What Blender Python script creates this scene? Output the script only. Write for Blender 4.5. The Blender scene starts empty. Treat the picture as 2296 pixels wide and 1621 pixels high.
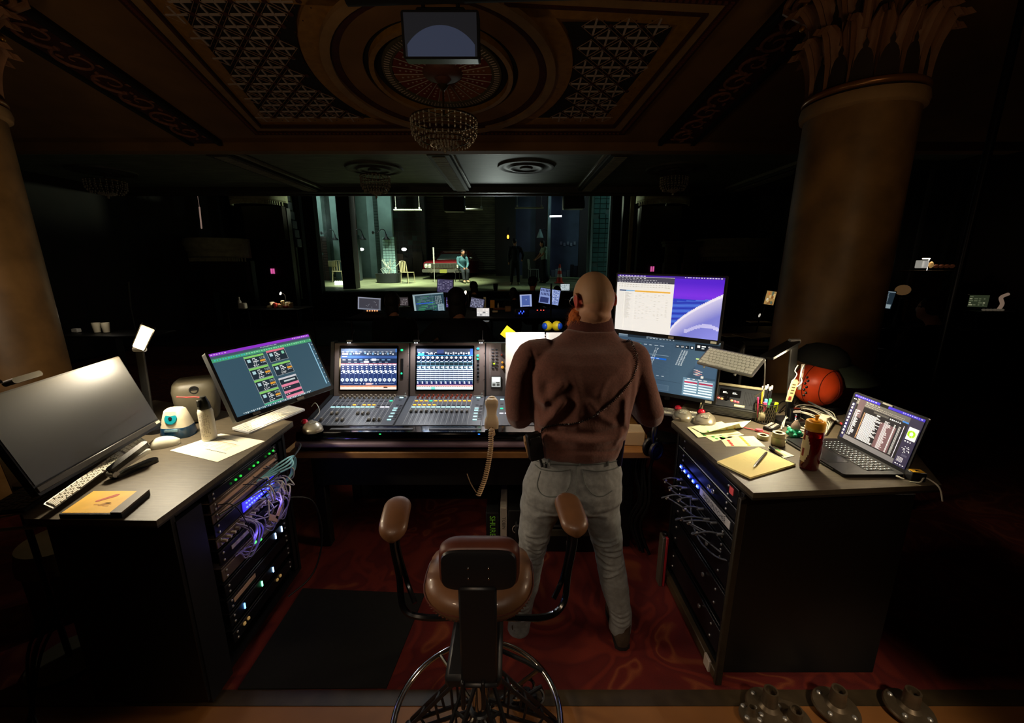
import bpy,math,random
import numpy as np
from mathutils import Vector,Matrix,noise
from mathutils.bvhtree import BVHTree

random.seed(7)
SC =bpy.context.scene
COL =SC.collection
PI =math.pi
rad =math.radians

# ------------------------------------------------------------------ camera, world, exposure, lights
FPX,CX,CY =930.0,1148.0,810.5          # focal length and centre in pixels of the 2296 x 1621 frame
CAMP =Vector((0,0,1.84));PITCH =rad(13)
cd =bpy.data.cameras.new('camera');cam =bpy.data.objects.new('camera',cd);COL.objects.link(cam)
cam.location =CAMP;cam.rotation_euler =(PI/2-PITCH,0,0)
cd.sensor_width =36;cd.lens =36*FPX/2296;cd.clip_start =.02;cd.clip_end =200
SC.camera =cam
SC.view_settings.view_transform ='Standard'
SC.view_settings.look ='None'
SC.view_settings.exposure =0
SC.view_settings.gamma =1
SC.view_settings.use_curve_mapping =False
wd =bpy.data.worlds.new('dark_house');SC.world =wd;wd.use_nodes =True
wd.node_tree.nodes['Background'].inputs[0].default_value =(.05,.04,.035,1)
wd.node_tree.nodes['Background'].inputs[1].default_value =.004

def aim(o,tgt):
    o.rotation_euler =(Vector(tgt)-o.location).to_track_quat('-Z','Y').to_euler()

def lamp(kind,loc,tgt,energy,col,size=.2,spot=60,blend=.5):
    d =bpy.data.lights.new('light',kind);o =bpy.data.objects.new('light',d);COL.objects.link(o)
    d.energy =energy;d.color =col;o.location =loc
    if kind == 'AREA':d.size =size
    else:d.shadow_soft_size =size
    if kind == 'SPOT':d.spot_size =rad(spot);d.spot_blend =blend
    if tgt:aim(o,tgt)
    return o

# added warm spots out of view, brightening man, raised keyboard, stool and floor
lamp('SPOT',(-2.7,1.5,2.2),(-.05,1.68,1.2),120,(1,.76,.54),.32,46,.9)
lamp('SPOT',(2.8,1.55,2.0),(.55,1.75,1.15),115,(1,.74,.50),.32,38,.9)
lamp('SPOT',(.2,-.6,2.8),(1.04,1.93,1.39),230,(1,.90,.66),.06,10,.6)
lamp('SPOT',(.2,-1.2,3.0),(.18,1.55,.15),48,(1,.84,.66),.12,29,.8)
lamp('SPOT',(2.0,.3,2.4),(.72,1.75,0),24,(1,.72,.48),.1,36,.8)
lamp('SPOT',(-.9,-.6,2.7),(-.25,1.15,.0),55,(1,.72,.48),.1,52,.8)
lamp('SPOT',(1.6,-.2,2.0),(1.45,1.25,0),95,(1,.80,.58),.1,26,.8)
# dim warm light thrown up on the ceiling from the mixing position
lamp('SPOT',(-1.9,.6,1.9),(-1.6,4.4,4.0),46,(1,.70,.42),.3,100,.9)
lamp('SPOT',(1.5,.2,1.9),(1.3,4.4,4.0),24,(1,.68,.38),.3,95,.9)
# stage lighting
lamp('SPOT',(-2.5,15.6,8.0),(-3.3,18.4,1.1),6800,(.90,1,.76),.15,42,.7)
lamp('SPOT',(-4.8,15.6,8.0),(-5.6,17.6,1.1),7000,(.88,1,.82),.15,40,.7)
lamp('SPOT',(1.0,15.0,8.0),(.4,17.8,1.1),4200,(.80,1,.80),.15,44,.8)
lamp('SPOT',(-3.0,14.9,7.6),(-1.4,24.6,2.0),3000,(.92,1,.55),.15,34,.9)
lamp('AREA',(-9.2,17.4,5.6),(-7.2,21.6,3.2),70,(.76,1,.92),1.2)
lamp('AREA',(-6.2,17.5,6.4),(-5.2,22,3.4),30,(.74,1,.92),1.0)
lamp('AREA',(6.4,18.2,6.0),(3.2,20.5,3.5),70,(.6,1,.95),1.0)
lamp('SPOT',(1.6,16.0,7.5),(1.8,22.4,3.0),200,(.50,.66,1),.2,40,.9)
lamp('SPOT',(2.6,15.3,7.0),(4.2,17.0,3.4),260,(.75,1,.95),.1,40,.8)
lamp('SPOT',(-4.2,16.0,7.5),(-5.35,19.5,4.6),260,(.75,1,.92),.1,16,.7)
# light of the stage that reaches the low ceiling over the stalls and the box fronts
lamp('SPOT',(-.4,13.4,2.3),(-.4,8.6,3.5),150,(.84,.95,.86),.4,44,.9)
lamp('SPOT',(-2.5,16.2,3.5),(-7.5,11.2,4.4),700,(.82,1,.68),.2,28,.7)
lamp('SPOT',(1.0,16.2,3.5),(4.6,11.5,4.4),420,(.82,1,.68),.2,28,.7)

# ------------------------------------------------------------------ helpers
def lin(h):
    h =h.lstrip('#');r =[]
    for i in (0,2,4):
        c =int(h[i:i+2],16)/255
        r.append(c/12.92 if c <= .04045 else ((c+.055)/1.055)**2.4)
    return tuple(r)

MATS ={}
def mat(name,col='808080',rough=.5,metal=0,emit=0,noise_=0,scale=20,bump=0,alpha=None,trans=0,ior=1.45,attr=False,coat=0,stretch=None,sheen=0,sss=0,spec=.5):
    """procedural principled material; colour varied by noise, optional colour attribute, optional emission"""
    if name in MATS:return MATS[name]
    m =bpy.data.materials.new(name);m.use_nodes =True
    nt =m.node_tree;b =nt.nodes['Principled BSDF']
    c =lin(col) if isinstance(col,str) else col
    b.inputs['Base Color'].default_value =(*c,1)
    b.inputs['Roughness'].default_value =rough
    b.inputs['Metallic'].default_value =metal
    b.inputs['IOR'].default_value =ior
    b.inputs['Transmission Weight'].default_value =trans
    b.inputs['Coat Weight'].default_value =coat
    b.inputs['Sheen Weight'].default_value =sheen
    b.inputs['Specular IOR Level'].default_value =spec
    if sss:
        b.inputs['Subsurface Weight'].default_value =sss
        b.inputs['Subsurface Radius'].default_value =(.02,.006,.003)
    src =None
    if attr:
        a =nt.nodes.new('ShaderNodeVertexColor');a.layer_name ='Col';src =a.outputs[0]
        nt.links.new(src,b.inputs['Base Color'])
    if noise_ or bump:
        tc =nt.nodes.new('ShaderNodeTexCoord');mp =nt.nodes.new('ShaderNodeMapping')
        if stretch:mp.inputs['Scale'].default_value =stretch
        nt.links.new(tc.outputs['Object'],mp.inputs[0])
        n =nt.nodes.new('ShaderNodeTexNoise');n.inputs['Scale'].default_value =scale;n.inputs['Detail'].default_value =6
        nt.links.new(mp.outputs[0],n.inputs['Vector'])
        if noise_:
            r =nt.nodes.new('ShaderNodeMapRange');r.inputs[3].default_value =1-noise_;r.inputs[4].default_value =1+noise_
            r.inputs[1].default_value =.25;r.inputs[2].default_value =.75
            nt.links.new(n.outputs[0],r.inputs[0])
            x =nt.nodes.new('ShaderNodeMix');x.data_type ='RGBA';x.blend_type ='MULTIPLY';x.inputs[0].default_value =1
            if src is None:x.inputs[6].default_value =(*c,1)
            else:nt.links.new(src,x.inputs[6])
            nt.links.new(r.outputs[0],x.inputs[7]);nt.links.new(x.outputs[2],b.inputs['Base Color'])
        if bump:
            bm_ =nt.nodes.new('ShaderNodeBump');bm_.inputs['Strength'].default_value =bump;bm_.inputs['Distance'].default_value =.004
            nt.links.new(n.outputs[0],bm_.inputs['Height']);nt.links.new(bm_.outputs[0],b.inputs['Normal'])
    if emit:
        b.inputs['Emission Strength'].default_value =emit
        if attr:nt.links.new(src,b.inputs['Emission Color']); 
        else:b.inputs['Emission Color'].default_value =(*c,1)
    MATS[name]=m
    return m

def sub(a,b):return (a[0]-b[0],a[1]-b[1],a[2]-b[2])

class MB:
    """collects geometry for ONE mesh object"""
    def __init__(s):s.v =[];s.f =[];s.c =[];s.col =None;s.M =None
    def add(s,vs,fs,col=None):
        n =len(s.v)
        if s.M is not None:vs =[s.M @ Vector(v) for v in vs]
        s.v += [tuple(v) for v in vs]
        for f in fs:
            s.f.append(tuple(i+n for i in f));s.c.append(col or s.col or (1,1,1))
        return s
    def box(s,c,d,b=0,col=None):
        x,y,z =[q/2 for q in d]
        if b <= 0:
            vs =[(c[0]+i*x,c[1]+j*y,c[2]+k*z) for i in (-1,1) for j in (-1,1) for k in (-1,1)]
            return s.add(vs,[(0,1,3,2),(4,6,7,5),(0,4,5,1),(2,3,7,6),(0,2,6,4),(1,5,7,3)],col)
        b =min(b,x*.9,y*.9,z*.9);vs =[];idx ={}
        for i in (-1,1):
            for j in (-1,1):
                for k in (-1,1):
                    for a in range(3):
                        q =[i*(x-b),j*(y-b),k*(z-b)]
                        q[a]=(i*x,j*y,k*z)[a]
                        idx[(i,j,k,a)]=len(vs);vs.append((c[0]+q[0],c[1]+q[1],c[2]+q[2]))
        fs =[]
        def quad(l):
            p =[Vector(vs[t]) for t in l];n =(p[1]-p[0]).cross(p[2]-p[0]);m =sum(p,Vector())/len(p)-Vector(c)
            fs.append(tuple(l) if n.dot(m) > 0 else tuple(reversed(l)))
        for a in range(3):
            o =[t for t in range(3) if t != a]
            for sg in (-1,1):
                l =[]
                for p_,q_ in ((-1,-1),(1,-1),(1,1),(-1,1)):
                    k =[0,0,0];k[a]=sg;k[o[0]]=p_;k[o[1]]=q_;l.append(idx[(*k,a)])
                quad(l)
            for p_ in (-1,1):
                for q_ in (-1,1):
                    k1 =[0]*3;k1[a]=-1;k1[o[0]]=p_;k1[o[1]]=q_;k2 =list(k1);k2[a]=1
                    quad([idx[(*k1,o[0])],idx[(*k2,o[0])],idx[(*k2,o[1])],idx[(*k1,o[1])]])
        for i in (-1,1):
            for j in (-1,1):
                for k in (-1,1):quad([idx[(i,j,k,0)],idx[(i,j,k,1)],idx[(i,j,k,2)]])
        return s.add(vs,fs,col)
    def prism(s,poly,z0,z1,col=None,axis='z'):
        n =len(poly)
        def P(p,z):return {'z':(p[0],p[1],z),'y':(p[0],z,p[1]),'x':(z,p[0],p[1])}[axis]
        vs =[P(p,z0) for p in poly]+[P(p,z1) for p in poly]
        fs =[tuple(range(n-1,-1,-1)),tuple(range(n,2*n))]+[(i,(i+1) % n,n+(i+1) % n,n+i) for i in range(n)]
        return s.add(vs,fs,col)
    def rbox(s,c,d,r,axis='z',seg=4,col=None):
        o ={'z':(0,1,2),'y':(0,2,1),'x':(1,2,0)}[axis]
        w,h,t =d[o[0]]/2,d[o[1]]/2,d[o[2]]/2;r =min(r,w*.99,h*.99);poly =[]
        for (cx,cy,a0) in ((w-r,h-r,0),(-w+r,h-r,90),(-w+r,-h+r,180),(w-r,-h+r,270)):
            for i in range(seg+1):
                a =rad(a0+90*i/seg);poly.append((c[o[0]]+cx+r*math.cos(a),c[o[1]]+cy+r*math.sin(a)))
        return s.prism(poly,c[o[2]]-t,c[o[2]]+t,col,axis)
    def loft(s,rings,cap=True,closed=False,col=None):
        n =len(rings[0]);vs =[p for r in rings for p in r];fs =[]
        m =len(rings)
        for j in range(m if closed else m-1):
            a,b =j*n,((j+1) % m)*n
            for i in range(n):fs.append((a+i,a+(i+1) % n,b+(i+1) % n,b+i))
        if cap and not closed:fs += [tuple(range(n-1,-1,-1)),tuple(range((m-1)*n,m*n))]
        return s.add(vs,fs,col)
    def lathe(s,prof,n=24,c=(0,0,0),col=None,a0=0,a1=360):
        rings =[];full =abs(a1-a0) >= 360
        for r,z in prof:
            rings.append([(c[0]+r*math.cos(rad(a0+(a1-a0)*i/n)),c[1]+r*math.sin(rad(a0+(a1-a0)*i/n)),c[2]+z) for i in range(n)])
        return s.loft(rings,True,False,col)
    def tube(s,pts,r=.005,n=8,closed=False,col=None,flat=1):
        P =[Vector(p) for p in pts];m =len(P)
        R =r if isinstance(r,(list,tuple)) else [r]*m
        rings =[];up =None
        for i in range(m):
            if closed:t =P[(i+1) % m]-P[i-1]
            else:t =P[min(i+1,m-1)]-P[max(i-1,0)]
            if t.length < 1e-9:t =Vector((0,0,1))
            t.normalize()
            if up is None:
                up =Vector((0,0,1)) if abs(t.z) < .9 else Vector((1,0,0))
            u =(up -t*up.dot(t))
            if u.length < 1e-6:u =t.orthogonal()
            u.normalize();w =t.cross(u);up =u
            rings.append([tuple(P[i]+(w*math.cos(2*PI*k/n)+u*math.sin(2*PI*k/n)*flat)*R[i]) for k in range(n)])
        return s.loft(rings,True,closed,col)
    def ell(s,c,r,nu=16,nv=10,rot=None,col=None):
        if not isinstance(r,(list,tuple)):r =(r,r,r)
        vs =[];fs =[]
        for j in range(1,nv):
            ph =PI*j/nv
            for i in range(nu):
                a =2*PI*i/nu
                vs.append(Vector((r[0]*math.sin(ph)*math.cos(a),r[1]*math.sin(ph)*math.sin(a),r[2]*math.cos(ph))))
        vs += [Vector((0,0,r[2])),Vector((0,0,-r[2]))]
        T,B =len(vs)-2,len(vs)-1
        for j in range(nv-2):
            for i in range(nu):
                fs.append((j*nu+i,(j+1)*nu+i,(j+1)*nu+(i+1) % nu,j*nu+(i+1) % nu))
        for i in range(nu):
            fs.append((T,i,(i+1) % nu));fs.append((B,(nv-2)*nu+(i+1) % nu,(nv-2)*nu+i))
        if rot is not None:vs =[rot @ v for v in vs]
        return s.add([v+Vector(c) for v in vs],fs,col)
    def torus(s,c,R,r,n=40,m=8,rot=None,ry=None):
        pts =[]
        for i in range(n):
            a =2*PI*i/n;p =Vector((R*math.cos(a),(ry or R)*math.sin(a),0))
            if rot is not None:p =rot @ p
            pts.append(p+Vector(c))
        return s.tube(pts,r,m,closed=True)
    # flat print: rectangle on the local x/z plane (screens) or x/y plane (papers)
    def rect(s,x0,z0,x1,z1,col,dz=0,plane='xz'):
        if plane == 'xz':vs =[(x0,-dz,z0),(x1,-dz,z0),(x1,-dz,z1),(x0,-dz,z1)]
        else:vs =[(x0,z0,dz),(x1,z0,dz),(x1,z1,dz),(x0,z1,dz)]
        return s.add(vs,[(0,1,2,3)],lin(col) if isinstance(col,str) else col)
    def mesh(s,name='mesh',smooth=True,ang=40):
        me =bpy.data.meshes.new(name);me.from_pydata(s.v,[],s.f);me.validate()
        if len(me.polygons) == len(s.c):
            ca =me.color_attributes.new('Col','FLOAT_COLOR','CORNER')
            buf =[]
            for p,c in zip(me.polygons,s.c):buf += [*c,1]*p.loop_total
            ca.data.foreach_set('color',buf)
        if smooth:
            me.polygons.foreach_set('use_smooth',[True]*len(me.polygons))
            me.set_sharp_from_angle(angle=rad(ang))
        me.update();return me

def root_matrix(o):
    m =Matrix()
    while o is not None:m =o.matrix_basis @ m;o =o.parent
    return m

def part(name,mb,m,parent=None,label=None,world=False,smooth=True,kind=None,ang=40):
    if world and parent is not None:
        inv =root_matrix(parent).inverted();mb.v =[tuple(inv @ Vector(v)) for v in mb.v]
    me =mb if isinstance(mb,bpy.types.Mesh) else mb.mesh(name,smooth,ang)
    o =bpy.data.objects.new(name,me);COL.objects.link(o)
    if m is not None:
        me.materials.clear()
        me.materials.append(m)
    if parent is not None:o.parent =parent
    if label:o['label']=label
    if kind:o['kind']=kind
    return o

def put(name,me,parent,loc=(0,0,0),rot=(0,0,0),scale=None,label=None):
    """another object sharing a mesh"""
    o =bpy.data.objects.new(name,me);COL.objects.link(o);o.parent =parent
    o.location =loc;o.rotation_euler =rot
    if scale:o.scale =scale
    if label:o['label']=label
    return o

def tag(o,label,cat,group=None):
    o['label']=label;o['category']=cat
    if group:o['group']=group
    return o

def thing(name,label,cat,loc=(0,0,0),rotz=0,group=None,M=None,s=1):
    o =bpy.data.objects.new(name,None);COL.objects.link(o);o.empty_display_size =.05
    if M is not None:o.matrix_basis =M
    else:
        o.location =loc;o.rotation_euler =(0,0,rotz);o.scale =(s,s,s)
    return tag(o,label,cat,group)

def solo(name,mb,m,label,cat,group=None,kind=None,**k):
    o =part(name,mb,m,**k)
    if kind:o['kind']=kind
    return tag(o,label,cat,group)

def struct(name,mb,m,**k):
    o =part(name,mb,m,**k);o['kind']='structure';return o

def copy_tree(o,parent=None):
    c =o.copy();COL.objects.link(c)
    if parent is not None:c.parent =parent
    for ch in list(o.children):copy_tree(ch,c)
    return c

def frame(o,R,U):
    R =Vector(R).normalized();U =Vector(U);U =(U -R*U.dot(R)).normalized();Yv =U.cross(R)
    M =Matrix((R,Yv,U)).transposed().to_4x4();M.translation =Vector(o);return M

def text(s,size,m,parent,loc,rot=(PI/2,0,0),name='lettering',align='CENTER',ext=0,label=None,M=None):
    cu =bpy.data.curves.new(name,'FONT');cu.body =s;cu.size =size;cu.align_x =align;cu.align_y ='CENTER';cu.extrude =ext;cu.resolution_u =2
    cu.materials.append(m)
    o =bpy.data.objects.new(name,cu);COL.objects.link(o);dg =bpy.context.evaluated_depsgraph_get();me =bpy.data.meshes.new_from_object(o.evaluated_get(dg));bpy.data.objects.remove(o)
    o =bpy.data.objects.new(name,me);COL.objects.link(o);o.parent =parent;o.location =loc;o.rotation_euler =rot
    if label:o['label']=label
    return o

def ray(px,py):
    r =Vector((1,0,0));u =Vector((0,math.sin(PITCH),math.cos(PITCH)));d =Vector((0,math.cos(PITCH),-math.sin(PITCH)))
    return d +r*((px-CX)/FPX)-u*((py-CY)/FPX)
def at(px,py,X=None,Y=None,Z=None,p0=None,n=None):
    """the point of a real surface (a plane x, y or z = const, or p0/n) that the photograph shows at a pixel"""
    r =ray(px,py)
    if X is not None:t =X/r.x
    elif Y is not None:t =Y/r.y
    elif Z is not None:t =(Z-CAMP.z)/r.z
    else:t =(Vector(p0)-CAMP).dot(Vector(n))/r.dot(Vector(n))
    return CAMP +r*t

def spline(pts,k=6):
    """catmull-rom through points"""
    P =[Vector(p) for p in pts];out =[]
    for i in range(len(P)-1):
        a,b,c,d =P[max(i-1,0)],P[i],P[i+1],P[min(i+2,len(P)-1)]
        for j in range(k):
            t =j/k
            out.append(.5*((2*b)+(c-a)*t +(2*a-5*b+4*c-d)*t*t +(3*b-a-3*c+d)*t**3))
    out.append(P[-1]);return out

def coil(path,R,r,turns_per_m,n=6,seg=9,taper=None):
    """helix along a path -> MB tube"""
    P =path;L =[0]
    for a,b in zip(P,P[1:]):L.append(L[-1]+(b-a).length)
    tot =L[-1];N =max(12,int(tot*turns_per_m*seg));pts =[];up =Vector((0,0,1));j =0
    for i in range(N+1):
        s_ =tot*i/N
        while j < len(L)-2 and L[j+1] < s_:j += 1
        t =(s_-L[j])/max(1e-9,L[j+1]-L[j]);p =P[j].lerp(P[j+1],t);d =(P[j+1]-P[j]).normalized()
        u =up -d*up.dot(d)
        if u.length < .05:u =d.orthogonal()
        u.normalize();up =u;w =d.cross(u);a =2*PI*s_*turns_per_m
        pts.append(p +(u*math.cos(a)+w*math.sin(a))*R)
    return pts

def remeshed(mb,voxel=.01,smooth=3,name='body',dec=None):
    """fuse the collected closed shapes into one continuous skin"""
    me =mb.mesh(name,True);o =bpy.data.objects.new('tmp',me);COL.objects.link(o)
    r =o.modifiers.new('r','REMESH');r.mode ='VOXEL';r.voxel_size =voxel;r.use_smooth_shade =True
    if smooth:
        s =o.modifiers.new('s','SMOOTH');s.factor =.5;s.iterations =smooth
    if dec:
        d =o.modifiers.new('d','DECIMATE');d.ratio =dec
    dg =bpy.context.evaluated_depsgraph_get();dg.update()
    new =bpy.data.meshes.new_from_object(o.evaluated_get(dg));bpy.data.objects.remove(o);bpy.data.meshes.remove(me)
    new.polygons.foreach_set('use_smooth',[True]*len(new.polygons));new.name =name
    return new

def limb(mb,pts,radii,n=14,k=4,flat=None):
    """tapering limb through joints: radii = r or (rx, ry) per point"""
    P =[Vector(p) for p in pts];rr =[(q,q) if not isinstance(q,(tuple,list)) else q for q in radii]
    PP =[];RR =[]
    for i in range(len(P)-1):
        for j in range(k):
            t =j/k;PP.append(P[i].lerp(P[i+1],t));e =t*t*(3-2*t)
            RR.append((rr[i][0]*(1-e)+rr[i+1][0]*e,rr[i][1]*(1-e)+rr[i+1][1]*e))
    PP.append(P[-1]);RR.append(rr[-1])
    Q =[PP[0]]+[(PP[i-1]+PP[i]*2+PP[i+1])/4 for i in range(1,len(PP)-1)]+[PP[-1]]
    rings =[]
    for i,p in enumerate(Q):
        t =(Q[min(i+1,len(Q)-1)]-Q[max(i-1,0)]).normalized()
        x =Vector((1,0,0));x =x -t*x.dot(t)
        if x.length < .2:x =Vector((0,1,0));x =x -t*x.dot(t)
        x.normalize();y =t.cross(x)
        rings.append([tuple(p +x*RR[i][0]*math.cos(2*PI*a/n)+y*RR[i][1]*math.sin(2*PI*a/n)) for a in range(n)])
    # rounded ends
    def capring(r,f,off,d):
        c =sum((Vector(q) for q in r),Vector())/n
        return [tuple(c +(Vector(q)-c)*f +d*off) for q in r]
    d0 =(Q[0]-Q[1]).normalized();d1 =(Q[-1]-Q[-2]).normalized();a,b =min(RR[0]),min(RR[-1])
    rings =[capring(rings[0],.3,a*.55,d0),capring(rings[0],.75,a*.35,d0)]+rings +[capring(rings[-1],.75,b*.35,d1),capring(rings[-1],.3,b*.55,d1)]
    mb.loft(rings);return mb

def hand(mb,wrist,direction,palm_n,size=.19,curl=.35,side=1):
    """palm, four unequal bent fingers and a thumb; grown into the same skin"""
    d =Vector(direction).normalized();nrm =Vector(palm_n);nrm =(nrm -d*nrm.dot(d)).normalized();x =d.cross(nrm)*side
    w =Vector(wrist);s =size/.19
    limb(mb,[w,w+d*.045*s,w+d*.09*s],[.024*s,(.040*s,.017*s),(.038*s,.014*s)],10,3)
    for i,(o,L) in enumerate(((-.030,.070),(-.010,.080),(.010,.075),(.029,.060))):
        p =w +d*.085*s +x*o*s;pts =[p-d*.012*s];dd =d.copy()
        for L_ in (.45,.32,.23):
            dd =(dd +nrm*curl*1.1).normalized();pts.append(pts[-1]+dd*L*L_*s)
        limb(mb,pts,[.0095*s,.009*s,.008*s,.007*s],8,2)
    p =w +d*.03*s -x*.032*s
    limb(mb,[w+d*.02*s-x*.015*s,p+(-x*.5+d*.6+nrm*.3)*.035*s,p+(-x*.35+d*.9+nrm*.5)*.065*s],[.012*s,.0105*s,.008*s],8,2)
# ------------------------------------------------------------------ materials of the house
def carpet_mat():
    m =mat('red_carpet','5a0f08',.9);nt =m.node_tree;b =nt.nodes['Principled BSDF']
    tc =nt.nodes.new('ShaderNodeTexCoord')
    wv =nt.nodes.new('ShaderNodeTexNoise');wv.inputs['Scale'].default_value =2.2;wv.inputs['Detail'].default_value =1.5;wv.inputs['Distortion'].default_value =1.6
    nt.links.new(tc.outputs['Object'],wv.inputs['Vector'])
    # thin scrolling lines where the noise crosses fixed levels
    m1 =nt.nodes.new('ShaderNodeMath');m1.operation ='MULTIPLY';m1.inputs[1].default_value =3.0;nt.links.new(wv.outputs[0],m1.inputs[0])
    m2 =nt.nodes.new('ShaderNodeMath');m2.operation ='PINGPONG';m2.inputs[1].default_value =.5;nt.links.new(m1.outputs[0],m2.inputs[0])
    cr =nt.nodes.new('ShaderNodeValToRGB');e =cr.color_ramp.elements
    e[0].position =0;e[0].color =(*lin('8c4420'),1);e[1].position =.10;e[1].color =(*lin('6a160c'),1)
    k =e.new(.32);k.color =(*lin('5e110a'),1);k =e.new(.44);k.color =(*lin('7a2412'),1)
    nt.links.new(m2.outputs[0],cr.inputs[0])
    f =nt.nodes.new('ShaderNodeTexNoise');f.inputs['Scale'].default_value =260;nt.links.new(tc.outputs['Object'],f.inputs['Vector'])
    x =nt.nodes.new('ShaderNodeMix');x.data_type ='RGBA';x.blend_type ='MULTIPLY';x.inputs[0].default_value =.55
    nt.links.new(cr.outputs[0],x.inputs[6]);nt.links.new(f.outputs[0],x.inputs[7]);nt.links.new(x.outputs[2],b.inputs['Base Color'])
    bu =nt.nodes.new('ShaderNodeBump');bu.inputs['Strength'].default_value =.5;bu.inputs['Distance'].default_value =.003
    nt.links.new(f.outputs[0],bu.inputs['Height']);nt.links.new(bu.outputs[0],b.inputs['Normal'])
    return m
CARPET =carpet_mat()
TANFLOOR =mat('tan_hardboard','8a5a2c',.55,noise_=.18,scale=5,bump=.1)
DARKTRIM =mat('dark_threshold','3a2e1c',.5,noise_=.3,scale=14)
BLACKM =mat('black_mat','12120e',.9,noise_=.3,scale=60)
BLACKP =mat('black_paint','070707',.55,noise_=.3,scale=8)
BLACKG =mat('black_gloss','08080a',.18,coat=.3)
BLACKPL =mat('black_plastic','121214',.42)
CEIL =mat('ceiling_plaster','76542e',.85,noise_=.22,scale=2.2,bump=.2)
CEILL =mat('ceiling_cream_trim','8a6a42',.8,noise_=.2,scale=6)
CEILR =mat('ceiling_dark_red','3a120c',.85,noise_=.35,scale=18)
GOLDT =mat('ceiling_gold_trim','8a6226',.6,noise_=.25,scale=16)
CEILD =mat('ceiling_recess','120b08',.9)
PALEX =mat('lattice_pale','a8968a',.8)
SCROLL =mat('scroll_relief','7a4a34',.8,noise_=.3,scale=30)
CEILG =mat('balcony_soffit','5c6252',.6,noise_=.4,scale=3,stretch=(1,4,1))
MARBLE =mat('column_marble','7c5c34',.45,noise_=.55,scale=3.2,bump=.05)
CAPM =mat('capital_gilt_plaster','7c5436',.6,noise_=.3,scale=9)
GILT =mat('gilt_bead','a87428',.35,metal=.6)
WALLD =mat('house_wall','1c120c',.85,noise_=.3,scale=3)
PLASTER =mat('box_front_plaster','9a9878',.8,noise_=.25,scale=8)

# ------------------------------------------------------------------ floor
mb =MB();mb.box((-.5,5.5,-.05),(16,8.09,.1));struct('floor',mb,CARPET)
o =bpy.data.objects['floor']
mb =MB();mb.box((-.5,.2,-.05),(16,2.42,.1));struct('floor_front',mb,TANFLOOR)
mb =MB();mb.box((-.5,1.435,-.04),(16,.07,.085));struct('trim_1',mb,DARKTRIM)
mb =MB();mb.box((-.5,12.3,-.05),(22,5.4,.1));struct('floor_stalls',mb,mat('stalls_carpet','240a08',.95,noise_=.3,scale=30))
mb =MB();mb.prism([(-1.22,1.47),(-.56,1.475),(-.50,2.02),(-1.22,2.06)],.001,.008)
solo('floor_mat',mb,BLACKM,'black rubber mat on the red carpet left of the stool','mat')

# ------------------------------------------------------------------ under-balcony ceiling: one sloping plane with a coffer and a medallion
CP0,CN =Vector((0,0,4.62)),Vector((0,.161,1)).normalized()
def cz(x,y,d=0):return 4.62-.161*y -d       # d = how far below the ceiling plane
ceil =thing('ceiling','sloping plaster ceiling under the balcony with a painted coffer','ceiling')
ceil['kind']='structure';del ceil['category']
def cpart(name,mb,m,**k):o =part(name,mb,m,ceil,**k);return o
def slab(poly,d0,d1):
    mb =MB();n =len(poly)
    vs =[(x,y,cz(x,y,d0)) for x,y in poly]+[(x,y,cz(x,y,d1)) for x,y in poly]
    mb.add(vs,[tuple(range(n)),tuple(range(2*n-1,n-1,-1))]+[(i,(i+1) % n,n+(i+1) % n,n+i) for i in range(n)]);return mb
cpart('ceiling_panel',slab([(-9,-3),(7.5,-3),(7.5,6.6),(-9,6.6)],-.02,-.14),CEIL)
MX,MY,MR =-.732,4.962,1.186
def ringmb(r0,r1,d0,d1,n=72,cx=MX,cy=MY):
    mb =MB();rings =[]
    for r,d in ((r0,d0),(r0,d1),(r1,d1),(r1,d0)):
        rings.append([(cx+r*math.cos(2*PI*i/n),cy+r*math.sin(2*PI*i/n),cz(0,cy+r*math.sin(2*PI*i/n),d)) for i in range(n)])
    vs =[p for r in rings for p in r];fs =[]
    for j in range(4):
        a,b =j*n,((j+1) % 4)*n
        for i in range(n):fs.append((a+i,a+(i+1) % n,b+(i+1) % n,b+i))
    return mb.add(vs,fs)
# coffer border: four straight mouldings, each its own piece, outside to inside
cTL,cTR,cBR,cBL =(-3.10,3.66),(1.80,3.96),(1.484,6.148),(-3.443,6.148)
def inset(q,t):
    a,b =(q[0]+(t if q[0] <-.8 else -t)),(q[1]+(t if q[1] < 5 else -t));return (a,b)
def border(t0,t1,d0,d1,m,name):
    c =[cTL,cTR,cBR,cBL]
    for i in range(4):
        a,b =c[i],c[(i+1) % 4]
        cpart(name,slab([inset(a,t0),inset(b,t0),inset(b,t1),inset(a,t1)],d0,d1),m)
border(-.05,.03,-.02,.050,CEILR,'rope_moulding')
border(.03,.13,-.02,.035,CEILL,'cream_moulding')
border(.13,.155,-.02,.050,CEILR,'bead_moulding')
border(.155,.30,-.02,.012,GOLDT,'gold_border')
# small teeth of the rope moulding, nearest edges
mb =MB()
for i in range(90):
    t =i/90
    for a,b in ((cTL,cBL),(cTR,cBR),(cBL,cBR),(cTL,cTR)):
        x,y =a[0]+(b[0]-a[0])*t,a[1]+(b[1]-a[1])*t;mb.box((x,y,cz(x,y,.052)),(.03,.022,.02))
cpart('rope_teeth',mb,mat('rope_teeth','5c2a1c',.8),kind='stuff')
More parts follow.
